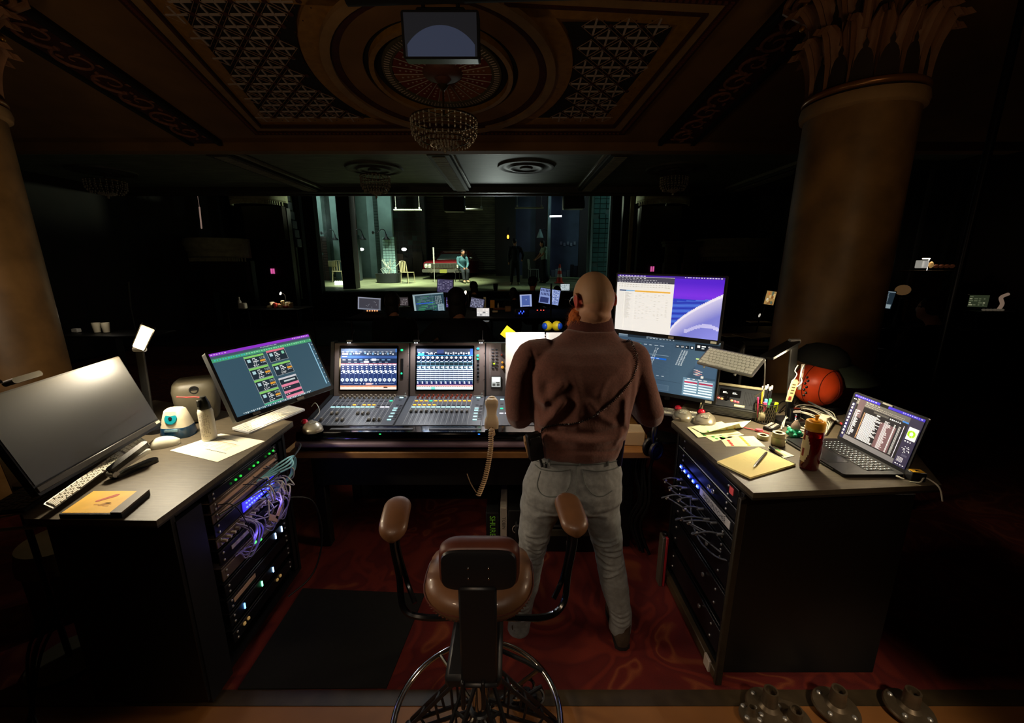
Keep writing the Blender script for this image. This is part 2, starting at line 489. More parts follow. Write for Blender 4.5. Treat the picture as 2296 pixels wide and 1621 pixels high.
# medallion rings and the painted fan
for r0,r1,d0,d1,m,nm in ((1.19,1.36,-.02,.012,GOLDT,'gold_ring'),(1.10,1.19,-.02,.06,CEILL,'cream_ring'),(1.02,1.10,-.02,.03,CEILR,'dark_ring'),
                              (.80,1.02,-.02,.02,CEIL,'plaster_ring'),(.74,.80,-.02,-.01,CEILD,'recess_ring'),(.695,.745,-.02,.05,GOLDT,'gilt_ring'),(.62,.695,-.02,-.008,CEILD,'inner_recess_ring'),  # recessed rings use the darkest ceiling colour
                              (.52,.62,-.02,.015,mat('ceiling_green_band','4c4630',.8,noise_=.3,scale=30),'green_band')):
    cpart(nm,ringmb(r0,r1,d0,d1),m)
DUSKR =mat('fan_red','6a2418',.85,noise_=.25,scale=12);DUSKO =mat('fan_orange','7a4420',.85,noise_=.25,scale=12)
for k in range(24):
    a0,a1 =2*PI*k/24,2*PI*(k+1)/24
    pts =[(MX+r*math.cos(a),MY+r*math.sin(a)) for r,a in ((.20,a0+.03),(.515,a0+.012),(.52,(a0+a1)/2),(.515,a1-.012),(.20,a1-.03))]
    cpart('fan_panel',slab(pts,-.012,.004),DUSKO if 2 <= k <= 6 or k % 6 == 5 else DUSKR)
mb =MB()
for k in range(24):
    a =2*PI*k/24
    mb.tube([(MX+r*math.cos(a),MY+r*math.sin(a),cz(0,MY+r*math.sin(a),.008)) for r in (.2,.36,.52)],.005,4)
    a += PI/24
    for r in (.27,.33,.38,.44):
        mb.ell((MX+r*math.cos(a),MY+r*math.sin(a),cz(0,MY+r*math.sin(a),.006)),(.014,.014,.006),6,4)
cpart('fan_ribs',mb,PALEX)
mb =MB()
for k in range(96):
    a =2*PI*k/96
    mb.tube([(MX+r*math.cos(a),MY+r*math.sin(a),cz(0,MY+r*math.sin(a),.018)) for r in (.545,.60)],.005,4)
cpart('green_band_flutes',mb,PALEX,kind='stuff')
cpart('medallion_base',slab([(MX+.52*math.cos(2*PI*i/40),MY+.52*math.sin(2*PI*i/40)) for i in range(40)],-.02,-.012),CEILR)
mb =MB();mb.lathe([(.0,-.11),(.05,-.10),(.09,-.055),(.14,-.05),(.19,-.03),(.215,0),(.215,.03)],40,(MX,MY,cz(0,MY)))
cpart('ceiling_rose',mb,mat('rose_leather_red','5a3424',.6,noise_=.2,scale=20))

# lattice fields left and right of the medallion
def inleft(x,y): 
    return 3.97 < y < 5.90 and x >-2.955-(y-4.09)*.165 and (x-MX)**2+(y-MY)**2 > 1.40**2 and x < MX
def inright(x,y):
    return 4.20+.04*x < y < 5.90 and x < 1.44-(y-4.09)*.10 and (x-MX)**2+(y-MY)**2 > 1.40**2 and x > MX
cross =None
def lattice(inside,nm,u0,u1):
    base =[]
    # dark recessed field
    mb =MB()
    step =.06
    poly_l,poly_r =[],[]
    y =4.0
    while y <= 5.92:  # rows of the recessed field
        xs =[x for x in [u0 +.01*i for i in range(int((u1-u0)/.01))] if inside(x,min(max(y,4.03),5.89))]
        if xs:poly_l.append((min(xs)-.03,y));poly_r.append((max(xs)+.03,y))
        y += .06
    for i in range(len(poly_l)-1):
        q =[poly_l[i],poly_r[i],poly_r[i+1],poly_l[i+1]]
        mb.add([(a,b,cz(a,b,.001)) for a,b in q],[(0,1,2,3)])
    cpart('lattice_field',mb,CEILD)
    global cross
    if cross is None:
        cross =[]
        m2 =MB();m2.box((0,0,-.005),(.190,.017,.012));m2.box((0,0,-.005),(.017,.190,.012));cross.append((m2.mesh('lattice_cross',False),PALEX))
        m2 =MB();m2.tube([(.117,0,0),(0,.117,0),(-.117,0,0),(0,-.117,0)],.0048,4,closed=True);cross.append((m2.mesh('lattice_frame',False),mat('lattice_bar_brown','85695a',.8)))
        m2 =MB();m2.ell((0,0,0),(.026,.026,.012),8,5);[m2.ell((.5*.14*q,.5*.14*w_,0),(.010,.010,.006),5,4) for q in (-1,1) for w_ in (-1,1)];cross.append((m2.mesh('rosette'),mat('rosette_red','3c1c16',.6)))
        for me,m in cross:me.materials.append(m)
    for j in range(15):
        for i in range(9):
            x =u0+i*.28+(j % 2)*.14;y =4.0+j*.14
            if not (inside(x,y) and inside(x+.06,y) and inside(x-.06,y)):continue
            r_ =(-math.atan(.161),0,0)
            put('lattice_cross',cross[0][0],ceil,(x,y,cz(x,y,.008)),r_);put('lattice_frame',cross[1][0],ceil,(x,y,cz(x,y,.010)),r_)
            if inside(x+.14,y):put('rosette',cross[2][0],ceil,(x+.14,y,cz(x,y,.010)),r_)
for fn,nm,a,b in ((inleft,'left',-3.30,-.9),(inright,'right',-.38,1.60)):lattice(fn,nm,a,b)
# cracks-like scroll line on the gold border is colour only; beams with painted scrollwork
def scroll_band(x0t,x0b,x1t,x1b,name):
    """soffit band between y 3.2 and 6.5; x at top/bottom ends"""
    mb =slab([(x0t,3.0),(x1t,3.0),(x1b,6.5),(x0b,6.5)],-.02,.025);cpart(name,mb,CEILR)
    for s_ in (0,1):
        a,b =(x0t,x0b) if s_ == 0 else (x1t,x1b);w =.05 if s_ == 0 else -.05
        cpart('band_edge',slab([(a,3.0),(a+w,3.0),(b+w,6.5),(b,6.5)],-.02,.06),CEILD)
    y =3.25;k =0
    while y < 6.3:
        f =(y-3.0)/3.5;xm =((x0t+x1t)*(1-f)+(x0b+x1b)*f)/2;w =abs(x1t-x0t)*.36
        mb =MB();sp =[]
        for i in range(26):
            t =i/25;r =w*(1-t*.86);a =(1 if k % 2 else -1)*(t*8.2)+(PI/2 if k % 2 else -PI/2)
            px_,py_ =xm+r*math.cos(a),y+r*math.sin(a)*1.0;sp.append((px_,py_,cz(px_,py_,.034)))
        mb.tube(sp,[.020*(1-i/34) for i in range(26)],6)
        for q in range(5):
            a =q*1.3+k;r =w*.8
            px_,py_ =xm+r*math.cos(a),y+.05+r*math.sin(a)
            mb.ell((px_,py_,cz(px_,py_,.03)),(.045,.02,.012),8,5,Matrix.Rotation(a+.7,3,'Z'))
        cpart('scroll_relief',mb,SCROLL);y += w*1.9;k += 1
scroll_band(-4.55,-4.62,-4.02,-4.16,'scroll_soffit')
scroll_band(2.34,2.10,2.78,2.62,'scroll_soffit')
# beam that ends the coffered bay
mb =MB();mb.box((-.8,6.67,3.62),(16.5,.20,.30));cpart('cross_beam',mb,CEIL)
mb =MB();mb.box((-.8,6.79,3.500),(16.5,.05,.05),.01);mb.box((-.8,6.86,3.53),(16.5,.06,.03),.01);cpart('beam_moulding',mb,mat('balcony_trim','77786a',.5,noise_=.3,scale=6,stretch=(1,5,1)))
# flatter bay toward the stalls
BT =MATS['balcony_trim']
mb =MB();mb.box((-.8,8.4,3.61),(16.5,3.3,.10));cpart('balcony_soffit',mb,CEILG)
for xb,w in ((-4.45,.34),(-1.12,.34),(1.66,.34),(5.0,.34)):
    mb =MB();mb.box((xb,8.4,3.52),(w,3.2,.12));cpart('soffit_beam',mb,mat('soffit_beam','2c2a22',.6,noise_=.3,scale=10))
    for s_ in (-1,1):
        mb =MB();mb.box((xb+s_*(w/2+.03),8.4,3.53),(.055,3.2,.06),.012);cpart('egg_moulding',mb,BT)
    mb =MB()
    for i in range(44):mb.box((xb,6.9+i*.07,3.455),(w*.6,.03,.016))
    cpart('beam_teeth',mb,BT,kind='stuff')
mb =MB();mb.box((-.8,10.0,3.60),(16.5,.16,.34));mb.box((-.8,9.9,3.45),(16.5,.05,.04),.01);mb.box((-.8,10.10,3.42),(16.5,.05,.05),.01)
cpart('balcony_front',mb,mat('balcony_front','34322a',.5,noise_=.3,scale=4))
for i,(x,y) in enumerate(((-2.49,8.1),(.25,7.95),(2.95,8.1),(-7.6,8.3))):
    mb =MB();mb.lathe([(0,-.05),(.10,-.05),(.12,-.03),(.24,-.03),(.26,-.045),(.31,-.045),(.34,-.02),(.42,-.02),(.45,-.035),(.50,-.03),(.51,0)],48,(x,y,3.56))
    cpart('soffit_medallion',mb,mat('medallion_grey','3c3a30',.6,noise_=.3,scale=14))
# the balcony body above (never open to the sky)
mb =MB();mb.box((-.8,3.8,5.6),(18,13.4,.2));struct('ceiling_slab',mb,BLACKP)
mb =MB();mb.box((-.8,14.2,9.0),(24,20,.2));struct('ceiling_house',mb,BLACKP)

# ------------------------------------------------------------------ walls
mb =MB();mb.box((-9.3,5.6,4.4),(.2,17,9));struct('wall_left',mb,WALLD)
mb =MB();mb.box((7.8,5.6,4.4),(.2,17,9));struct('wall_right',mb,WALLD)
mb =MB();mb.box((-.8,-2.9,2.6),(17,.2,5.2));struct('wall_rear',mb,mat('rear_wall','2a1a10',.9,noise_=.2,scale=3))

# ------------------------------------------------------------------ chandeliers
CRYST =mat('crystal','c0b8a6',.06,ior=1.5,spec=1.0,metal=.5)
def chandelier(label,x,y,ztop,zring,R,tiers,drop,n):
    t =thing('chandelier',label,'chandelier',(x,y,ztop),group='crystal chandeliers')
    mb =MB();mb.tube([(0,0,0),(0,0,zring-ztop+.05)],.011,8);mb.lathe([(.0,-.01),(.06,-.012),(.02,-.06),(.0,-.065)],16);part('stem',mb,mat('chandelier_brass','5a4626',.35,metal=.8),t)
    mb =MB();z =zring-ztop
    mb.torus((0,0,z),R,.010,40,6);mb.torus((0,0,z-drop*.38),R*.98,.007,40,6);mb.torus((0,0,z-drop*.75),R*.72,.006,36,6)
    for k in range(6):
        a =k*PI/3;mb.tube([(0,0,z+.05),(R*.5*math.cos(a),R*.5*math.sin(a),z+.03),(R*math.cos(a),R*math.sin(a),z)],.005,6)
    part('frame',mb,MATS['chandelier_brass'],t)
    mb =MB()
    for k in range(n):
        a =2*PI*k/n
        for j in range(7):
            f =j/6;r =R*(1-.10*f**2) if f < .5 else R*(.975-.75*(f-.5)**1.3*1.1);zz =z -drop*f
            if j < 6:mb.ell((r*math.cos(a),r*math.sin(a),zz-.01),(.011,.011,drop*.075),6,4)
    part('crystal_strands',mb,CRYST,t,kind='stuff')
    mb =MB()
    for j in range(3):
        r =R*(.42-.14*j)
        for k in range(int(26-8*j)):
            a =2*PI*k/(26-8*j);mb.ell((r*math.cos(a),r*math.sin(a),z-drop*(.92+.05*j)),(.013,.013,.018),6,4)
    mb.ell((0,0,z-drop*1.16),(.02,.02,.03),10,6)
    part('crystal_basket',mb,CRYST,t,kind='stuff')
    return t
chandelier('crystal basket chandelier hanging from the red fan medallion',-.735,4.96,3.72,3.37,.355,3,.26,34)
chandelier('small dark chandelier under the balcony, left of the stage opening centre',-2.49,8.1,3.5,3.42,.26,3,.30,26)
chandelier('small chandelier under the balcony, right of the stage opening',2.95,8.1,3.5,3.40,.24,3,.24,24)
chandelier('small chandelier half lost in the dark at far left',-7.5,8.2,3.5,3.36,.30,3,.24,24)

# ------------------------------------------------------------------ hanging video screen seen below the ceiling
t =thing('hanging_video_screen','black-cased hanging screen glowing dim blue in front of the ceiling medallion','screen',M=Matrix.Translation(Vector((0,0,0))))
sc_c =at(988,78,Y=3.3)
t.matrix_basis =frame(sc_c,(1,.0,0),(0,-.10,.99))
w,h =.50,.255
mb =MB();mb.rbox((0,.05,0),(w+.035,.10,h+.03),.02,'y');part('case',mb,BLACKPL,t)
def rows_disc():
    mb =MB();mb.rect(-w/2,-h/2,w/2,h/2,'1d1d20',.002)
    n =40;cx,cy,r =0,-.245,.30
    for i in range(n):
        x0 =-w/2*.94+w*.94*i/n;x1 =-w/2*.94+w*.94*(i+1)/n
        def top(x):return min(h/2,cy +math.sqrt(max(0,r*r-(x-cx)**2)))
        if top((x0+x1)/2) >-h/2:
            mb.add([(x0,-.003,-h/2),(x1,-.003,-h/2),(x1,-.003,max(-h/2,top(x1))),(x0,-.003,max(-h/2,top(x0)))],[(0,1,2,3)],lin('343a4c'))
    return mb
part('display',rows_disc(),mat('screen_dim','ffffff',.3,attr=True,emit=.75),t,smooth=False)
mb =MB();mb.tube([(-.12,.05,h/2),(-.12,.05,2.0)],.014,8);mb.tube([(.12,.05,h/2),(.12,.05,2.0)],.014,8);mb.box((0,.06,h/2+.02),(.34,.06,.05),.01);part('hanger',mb,BLACKPL,t)
mb =MB();mb.tube([(-.62,-.02,.24),(1.9,-.02,.30)],.085,14);part('black_drape_roll',mb,mat('black_drape','040404',.95),t)

# ------------------------------------------------------------------ columns
def leaf_mb(h,w,curl):
    """one acanthus leaf: lobed, deeply ribbed blade leaning out and curling over at the tip; local z up, +x outward"""
    mb =MB();rows =16;cn =12;vs =[]
    for i in range(rows+1):
        f =i/rows;z =h*(f if f < .84 else .84+.08*math.sin((f-.84)/.16*PI)-.06*(f-.84)/.16);out =.010+curl*(f**2.4)+(.03*(f-.84)/.16 if f > .84 else 0)
        ww =w*(.34+.52*math.sin(f*PI*.80)**1.2)*(1-.7*max(0,f-.78)/.22)*(1+.26*abs(math.sin(f*PI*3.5))-.10)
        for j in range(cn+1):
            u =j/cn*2-1
            vs.append((out-.040*u*u-.022*abs(math.sin(u*PI*2.6))+.016*(abs(u) < .12),ww*.5*u,z+.05*h*abs(u)*(f > .1)*math.sin(f*9)))
    fs =[(i*(cn+1)+j,i*(cn+1)+j+1,(i+1)*(cn+1)+j+1,(i+1)*(cn+1)+j) for i in range(rows) for j in range(cn)]
    mb.add(vs,fs);mb.add([(x-.012,y,z) for x,y,z in vs],[tuple(reversed(f)) for f in fs]);return mb
def column(label,x,y,r,ztop,light_trim=True):
    t =thing('column',label,'column',(x,y,0),group='marble columns with leafy capitals')
    mb =MB();mb.lathe([(r*1.18,0),(r*1.18,.10),(r*1.12,.16),(r*1.05,.20),(r*1.02,.24)],56);part('base',mb,MARBLE,t)
    mb =MB();mb.lathe([(r*1.02,.24),(r*1.01,1.2),(r*.99,2.0),(r*.965,2.93)],64);part('shaft',mb,MARBLE,t)
    mb =MB();mb.lathe([(r*.965,2.90),(r*1.04,2.915),(r*1.06,2.95),(r*1.04,2.99),(r*.98,3.0)],64);part('necking',mb,CEILL,t)
    mb =MB();mb.torus((0,0,3.03),r*.985,.022,64,10);part('astragal',mb,mat('astragal_bronze','8a5a30',.3,metal=.5),t)
    mb =MB();mb.lathe([(r*.93,3.0),(r*.93,3.4),(r*1.0,3.75),(r*1.1,3.9)],40);part('bell',mb,mat('bell_dark','2a1a10',.8),t)
    lf =leaf_mb(.42,.150,.12).mesh('leaf');lf.materials.append(CAPM)
    for k in range(15):
        a =2*PI*k/15;put('leaf',lf,t,(r*.93*math.cos(a),r*.93*math.sin(a),3.05),(0,0,a))
    lf2 =leaf_mb(.42,.135,.18).mesh('tall_leaf');lf2.materials.append(CAPM)
    for k in range(15):
        a =2*PI*(k+.5)/15;put('tall_leaf',lf2,t,(r*.92*math.cos(a),r*.92*math.sin(a),3.30),(0,0,a))
    for k in range(4):
        a =PI/4+k*PI/2;mb =MB();pts =[]
        for i in range(30):
            u =i/29;ang =u*9;rr =.12*(1-u*.8);pts.append((r*1.18+.04+rr*math.cos(ang),0,3.78+rr*math.sin(ang)))
        mb.tube([(r*.98,0,3.35),(r*1.08,0,3.62)]+pts,.026,8);o =part('volute',mb,CAPM,t);o.rotation_euler =(0,0,a)
        mb =MB();mb.ell((r*1.22,0,3.78),.03,10,8);mb.ell((r*1.14,.16,3.55),.022,8,6);o =part('gilt_knob',mb,GILT,t);o.rotation_euler =(0,0,a)
    mb =MB();q =r*1.34
    mb.rbox((0,0,3.98),(2*q,2*q,.10),.05);mb.rbox((0,0,4.06),(2*q+.08,2*q+.08,.06),.05);part('abacus',mb,CAPM,t)
    return t
column('tan marble column with leafy gilt capital behind the right desk',2.555,3.38,.355,4.0)
column('dim marble column cut by the left edge behind the blank monitor',-4.15,3.25,.40,4.0)
# drape added as dark backdrop at far right; pipe right of the column
mb =MB()
pts =[(4.7+.035*math.sin(i*1.35)+i*.055,7.45+.05*math.sin(i*2.1)) for i in range(54)]
mb.prism(pts +[(x,y+.012) for x,y in reversed(pts)],0.02,3.4)
solo('backdrop_curtain',mb,mat('black_velvet','040405',.95,sheen=.1),'black curtain added as dark backdrop behind the tables at far right','curtain')
mb =MB();mb.tube([(3.09,2.93,0),(3.09,2.93,4.0)],.024,12);mb.lathe([(.06,0),(.06,.012),(.035,.02),(.035,.06)],20,(3.09,2.93,0))
solo('scaffold_pipe',mb,mat('dark_steel','1a1a1c',.35,metal=.8),'black upright scaffold pipe beside the marble column','pipe')
# ------------------------------------------------------------------ people (small and middle distance)
SKIN =mat('skin','b98468',.55,sss=.05,noise_=.08,scale=30)
HAIRD =mat('hair_dark','17100c',.7,noise_=.3,scale=60)
CLOTHK =mat('cloth_black','0c0c0f',.9,noise_=.3,scale=30)
def figure(label,loc,rotz,J,tops=CLOTHK,pants=CLOTHK,shoes=CLOTHK,hair=HAIRD,vox=.018,longs=True,group=None,short_hair=True,cap=False,skirt=False,s=1):
    t =thing('person',label,'person',loc,rotz,group,s=s)
    def V(k):return Vector(J[k])
    nk,ch,pv =V('neck'),V('chest'),V('pelvis');hd =V('head')
    b =MB()
    fw =Vector(J.get('face',(0,-1,0))).normalized()
    b.ell(hd,(.078,.094,.112),16,12,Matrix.Rotation(math.atan2(fw.x,-fw.y),3,'Z'))
    b.ell(hd+fw*.035+Vector((0,0,-.055)),(.055,.06,.06),12,8)
    b.ell(hd+fw*.098+Vector((0,0,-.015)),(.013,.02,.024),8,6)
    sd =fw.cross(Vector((0,0,1)))
    for q in (-1,1):
        b.ell(hd+sd*q*.078+Vector((0,0,-.01)),(.014,.02,.032),8,6)
    limb(b,[hd+Vector((0,0,-.06)),nk,ch+Vector((0,0,.05))],[.055,.058,.08],12)
    limb(b,[ch+Vector((0,0,.12)),ch,(ch+pv)/2,pv],[(.12,.08),(.165,.11),(.14,.10),(.155,.11)],16)
    for q in 'LR':
        limb(b,[V('sh'+q),V('el'+q),V('wr'+q)],[.052,.041,.027],10)
        d =(V('wr'+q)-V('el'+q)).normalized();hand(b,V('wr'+q),d,Vector(J.get('palm'+q,(0,-1,-.4))),.18,.3,-1 if q == 'L' else 1)
        limb(b,[V('hip'+q),V('kn'+q),V('an'+q)],[.082,.056,.040],12)
        limb(b,[V('an'+q)+Vector((0,0,-.02)),V('an'+q)*.4+V('toe'+q)*.6,V('toe'+q)],[.038,(.042,.03),(.038,.022)],10)
    part('body',remeshed(b,vox,1,'body'),SKIN,t)
    c =MB()
    limb(c,[nk+Vector((0,0,-.03)),ch+Vector((0,0,.10)),ch,(ch+pv)/2,pv+Vector((0,0,-.02))],[(.075,.07),(.165,.10),(.185,.128),(.165,.12),(.175,.128)],18)
    for q in 'LR':
        e =V('wr'+q) if longs else V('el'+q)*.65+V('sh'+q)*.35
        limb(c,[ch*.35+V('sh'+q)*.65+Vector((0,0,.02)),V('sh'+q),V('el'+q) if longs else e,e] if longs else [ch*.35+V('sh'+q)*.65+Vector((0,0,.02)),V('sh'+q),e],[.085,.072,.056,.042] if longs else [.085,.074,.066],12)
    part('shirt',remeshed(c,vox,1,'shirt'),tops,t)
    c =MB()
    limb(c,[pv+Vector((0,0,.09)),pv+Vector((0,0,-.03))],[(.165,.118),(.18,.13)],16)
    for q in 'LR':
        if skirt:limb(c,[pv*.3+V('hip'+q)*.7,V('kn'+q),V('an'+q)+Vector((0,0,.02))],[.12,.13,.15],14)
        else:limb(c,[pv*.25+V('hip'+q)*.75,V('kn'+q),V('an'+q)+Vector((0,0,.02))],[.105,.078,.062],14)
    part('trousers',remeshed(c,vox,1,'trousers'),pants,t)
    for q in 'LR':
        c =MB();a,e =V('an'+q),V('toe'+q)
        limb(c,[a+Vector((0,0,.0)),a+Vector((0,0,-.045)),a*.4+e*.6+Vector((0,0,-.012)),e+Vector((0,0,-.008))],[.045,.048,(.05,.038),(.044,.026)],12)
        part('shoe',remeshed(c,.012,1,'shoe'),shoes,t)
    c =MB()
    c.ell(hd+Vector((0,0,.022))-fw*.018,(.087,.100,.108),14,10,Matrix.Rotation(math.atan2(fw.x,-fw.y),3,'Z'))
    if not short_hair:c.ell(hd-fw*.045+Vector((0,0,-.075)),(.082,.062,.125),14,8)
    me =c.mesh('hair')
    for v in me.vertices:v.co += Vector(v.co -hd).normalized()*noise.noise(v.co*30)*.012
    part('hair',me,hair,t)
    if cap:
        c =MB();c.ell(hd+Vector((0,0,.06)),(.098,.108,.075),14,10);c.ell(hd+fw*.12+Vector((0,0,.05)),(.075,.085,.012),12,6);part('cap',c,CLOTHK,t)
    return t

STAND =dict(head=(0,-.01,1.63),neck=(0,0,1.49),chest=(0,0,1.30),pelvis=(0,0,.95),shL=(.19,0,1.42),shR=(-.19,0,1.42),elL=(.25,.02,1.13),elR=(-.25,.02,1.13),
    wrL=(.25,-.05,.88),wrR=(-.25,-.05,.88),hipL=(.10,0,.90),hipR=(-.10,0,.90),knL=(.13,-.02,.49),knR=(-.12,-.02,.49),anL=(.15,.03,.09),anR=(-.13,.03,.09),toeL=(.17,-.14,.035),toeR=(-.15,-.14,.035))
SIT =dict(head=(.02,-.06,1.26),neck=(0,.0,1.12),chest=(0,.02,.93),pelvis=(0,.08,.55),shL=(.19,0,1.04),shR=(-.19,.0,1.04),elL=(.24,-.06,.78),elR=(-.22,-.08,.78),
    wrL=(.10,-.30,.62),wrR=(-.06,-.32,.62),hipL=(.10,.05,.53),hipR=(-.10,.05,.53),knL=(.12,-.40,.53),knR=(-.11,-.38,.53),anL=(.10,-.36,.10),anR=(-.08,-.46,.10),toeL=(.12,-.52,.035),toeR=(-.10,-.62,.035))

# ------------------------------------------------------------------ stage
SP0,SN =Vector((0,14.8,.98)),Vector((0,-.05,1)).normalized()
def sz(y):return .98+.05*(y-14.8)
def st(px,py):return at(px,py,p0=SP0,n=SN)
STAGEF =mat('stage_floor','6c7252',.5,noise_=.35,scale=1.6,bump=.1)
mb =MB();mb.add([(-9,14.8,sz(14.8)),(7.6,14.8,sz(14.8)),(7.6,26,sz(26)),(-9,26,sz(26)),(-9,14.8,-.1),(7.6,14.8,-.1),(7.6,26,-.1),(-9,26,-.1)],
    [(0,1,2,3),(0,4,5,1),(1,5,6,2),(2,6,7,3),(3,7,4,0),(4,7,6,5)])
struct('floor_stage',mb,STAGEF)
mb =MB();mb.box((-.8,14.72,.46),(17,.14,1.0),.02);struct('trim_2',mb,mat('stage_front','14130f',.7,noise_=.2,scale=4))
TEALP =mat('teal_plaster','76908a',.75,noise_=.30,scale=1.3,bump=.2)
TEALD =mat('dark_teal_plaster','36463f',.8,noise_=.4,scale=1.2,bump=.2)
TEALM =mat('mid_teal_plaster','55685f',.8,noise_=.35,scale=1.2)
BROWNT =mat('brown_tile','3a2b22',.6,noise_=.4,scale=3)
BLUEG =mat('blue_grey_wall','2e3440',.8,noise_=.35,scale=1.4)
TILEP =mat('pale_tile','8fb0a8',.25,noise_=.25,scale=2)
GROUT =mat('tile_grout','3c4a46',.9)
# each set flat is a thing: x-range in the photograph at a depth, with the base on the raked floor
def flat_(x0,x1,Y,ztop,m,label,z0=None,thick=.12,name='set_flat',group='set flats of the stage'):
    a =at(x0,600,Y=Y).x;b =at(x1,600,Y=Y).x;z0 =sz(Y) if z0 is None else z0
    mb =MB();mb.box(((a+b)/2,Y+thick/2,(z0+ztop)/2),(b-a,thick,ztop-z0));o =solo(name,mb,m,label,'set wall',group);return a,b
def tiles(x0,x1,Y,z0,z1,tw,th,m,label,grout=GROUT,name='tiled_pier',thick=.3):
    t =thing(name,label,'set wall',((x0+x1)/2,Y,z0));w =x1-x0
    mb =MB();mb.box((0,thick/2,(z1-z0)/2),(w,thick,z1-z0));part('backing',mb,grout,t)
    mb =MB();nx =max(1,int(w/tw));nz =int((z1-z0)/th);tw =w/nx;th =(z1-z0)/nz
    for i in range(nx):
        for j in range(nz):
            if random.random() < .96:mb.box((-w/2+tw*(i+.5),-.008,th*(j+.5)),(tw*.9,.018+.006*random.random(),th*.86))
    part('tiles',mb,m,t,kind='stuff');return t
ZT =8.6
mb =MB();mb.box((-.8,25.4,5),(17,.2,8.5));struct('wall_stage_back',mb,mat('stage_back_dark','1d1b16',.85,noise_=.3,scale=1))
mb =MB();mb.box((-9.6,20.2,5),(.2,10.6,8.5));struct('wall_stage_left',mb,TEALD)
mb =MB();mb.box((7.7,20.2,5),(.2,10.6,8.5));struct('wall_stage_right',mb,TEALD)
flat_(700,716,17.2,ZT,TEALM,'green grey set flat at the left edge of the stage opening')
flat_(716,741,20.4,ZT,TEALD,'dark teal set flat seen through smoke at far left of the stage')
flat_(741,768,21.2,ZT,TEALM,'smoky teal set wall beside the black pillar, left bay')
flat_(723,733,19.4,ZT,TEALP,'pale narrow post standing in the left smoky bay')
a =at(748,600,Y=19.6).x;b =at(768,600,Y=19.6).x
flat_(752,766,19.6,ZT,TEALP,'pale teal edge of wall right against the black pillar')
tiles(at(718,600,Y=19.0).x,at(738,600,Y=19.0).x,19.0,sz(19),3.1,.16,.11,BROWNT,'brown tiled wainscot in the far left bay of the stage')
# near-black proscenium piers
mb =MB();a =at(766,600,Y=15.4);b =at(795,600,Y=15.4);mb.box(((a.x+b.x)/2,15.6,4.8),(b.x-a.x,.45,7.7));solo('black_pillar',mb,BLACKP,'broad black pillar dividing the left side of the stage opening','pillar')
flat_(793,806,19.2,ZT,BROWNT,'brown wall edge directly right of the black pillar')
flat_(800,858,20.8,ZT,TEALM,'large grey green set wall with a swan-neck lamp')
flat_(832,846,20.3,ZT,TEALP,'narrow lit grey post between two dark wall sections')
tiles(at(797,600,Y=19.0).x,at(808,600,Y=19.0).x,18.9,sz(18.9),3.15,.16,.12,BROWNT,'low brown tiled pier right of the black pillar')
tiles(at(846,600,Y=20.2).x,at(860,600,Y=20.2).x,20.2,sz(20.2),6.4,.15,.13,TEALD,'dark tiled strip left of the brightest teal pier')
flat_(856,885,19.6,ZT,TEALP,'brightest pale teal pier of the left set wall, upper part',thick=.2)
tiles(at(861,600,Y=19.3).x,at(888,600,Y=19.3).x,19.3,sz(19.3),3.1,.13,.115,TILEP,'pale tiled lower half of the bright teal pier')
tiles(at(886,600,Y=22).x,at(956,600,Y=22).x,22.2,sz(22),6.2,.22,.22,mat('dark_tile','2a231c',.5,noise_=.4,scale=2),'big dark tiled wall left of the roller door')
flat_(884,962,22.8,ZT,BLUEG,'plain dark wall above the dark tiles')
for x0,x1,h,c in ((890,905,2.2,'4a3c30'),(906,925,2.0,'33302a'),(926,948,2.3,'3c342a')):
    a =at(x0,600,Y=21.9).x;b =at(x1,600,Y=21.9).x;mb =MB();mb.box(((a+b)/2,21.95,sz(21.9)+(h-1.1)/2),(b-a,.05,h-1.1));solo('leaning_board',mb,mat('board_'+c,c,.7,noise_=.4,scale=3),{'4a3c30':'brown board leaning low on the dark tiles, leftmost','33302a':'grey board leaning low on the dark tiles, middle','3c342a':'olive board leaning low on the dark tiles, rightmost'}[c],'board')
# roller door
a =at(959,600,Y=24.8).x;b =at(1111,600,Y=24.8).x;W_ =b-a
t =thing('roller_door','wide corrugated roller door at the back of the stage','door',((a+b)/2,24.8,sz(24.8)))
mb =MB();n =46
for i in range(n):
    z =.12+i*.125;mb.prism([(-W_/2,0),(W_/2,0),(W_/2,.01),(-W_/2,.01)],z,z+.02)
    vs =[(-W_/2,0,z),(W_/2,0,z),(W_/2,-.035,z+.05),(-W_/2,-.035,z+.05),(W_/2,0,z+.115),(-W_/2,0,z+.115)]
    mb.add(vs,[(0,1,2,3),(3,2,4,5)])
part('corrugated_slats',mb,mat('door_slats','5e5a46',.5,noise_=.5,scale=1.2,stretch=(1,1,3)),t,kind='stuff',smooth=False)
for q in (-1,1):
    mb =MB();mb.box((q*(W_/2+.06),0,3.4),(.12,.2,6.8));part('guide_rail',mb,BLACKP,t)
mb =MB();mb.box((0,-.02,.06),(W_,.08,.12));part('bottom_bar',mb,BLACKP,t)
flat_(1112,1156,21.8,ZT,mat('green_black_wall','15170f',.8,noise_=.3,scale=2),'near black wall right of the roller door behind the orange bulb')
flat_(1156,1202,22.2,ZT,BLUEG,'dark blue grey wall behind the standing man in black')
flat_(1200,1226,20.6,ZT,mat('dark_brown_pier','1e1813',.8,noise_=.3,scale=2),'dark brown pier behind the woman at the chair')
flat_(1227,1233,19.8,ZT,TEALP,'thin pale edge of wall left of the light tube',thick=.3)
flat_(1232,1300,22.0,ZT,mat('blue_wall','2c3442',.8,noise_=.45,scale=1.3),'dark blue wall under the white light tube')
flat_(1296,1320,20.8,ZT,mat('red_brown_wall','1c1010',.8),'dark red brown wall section right of the blue wall')
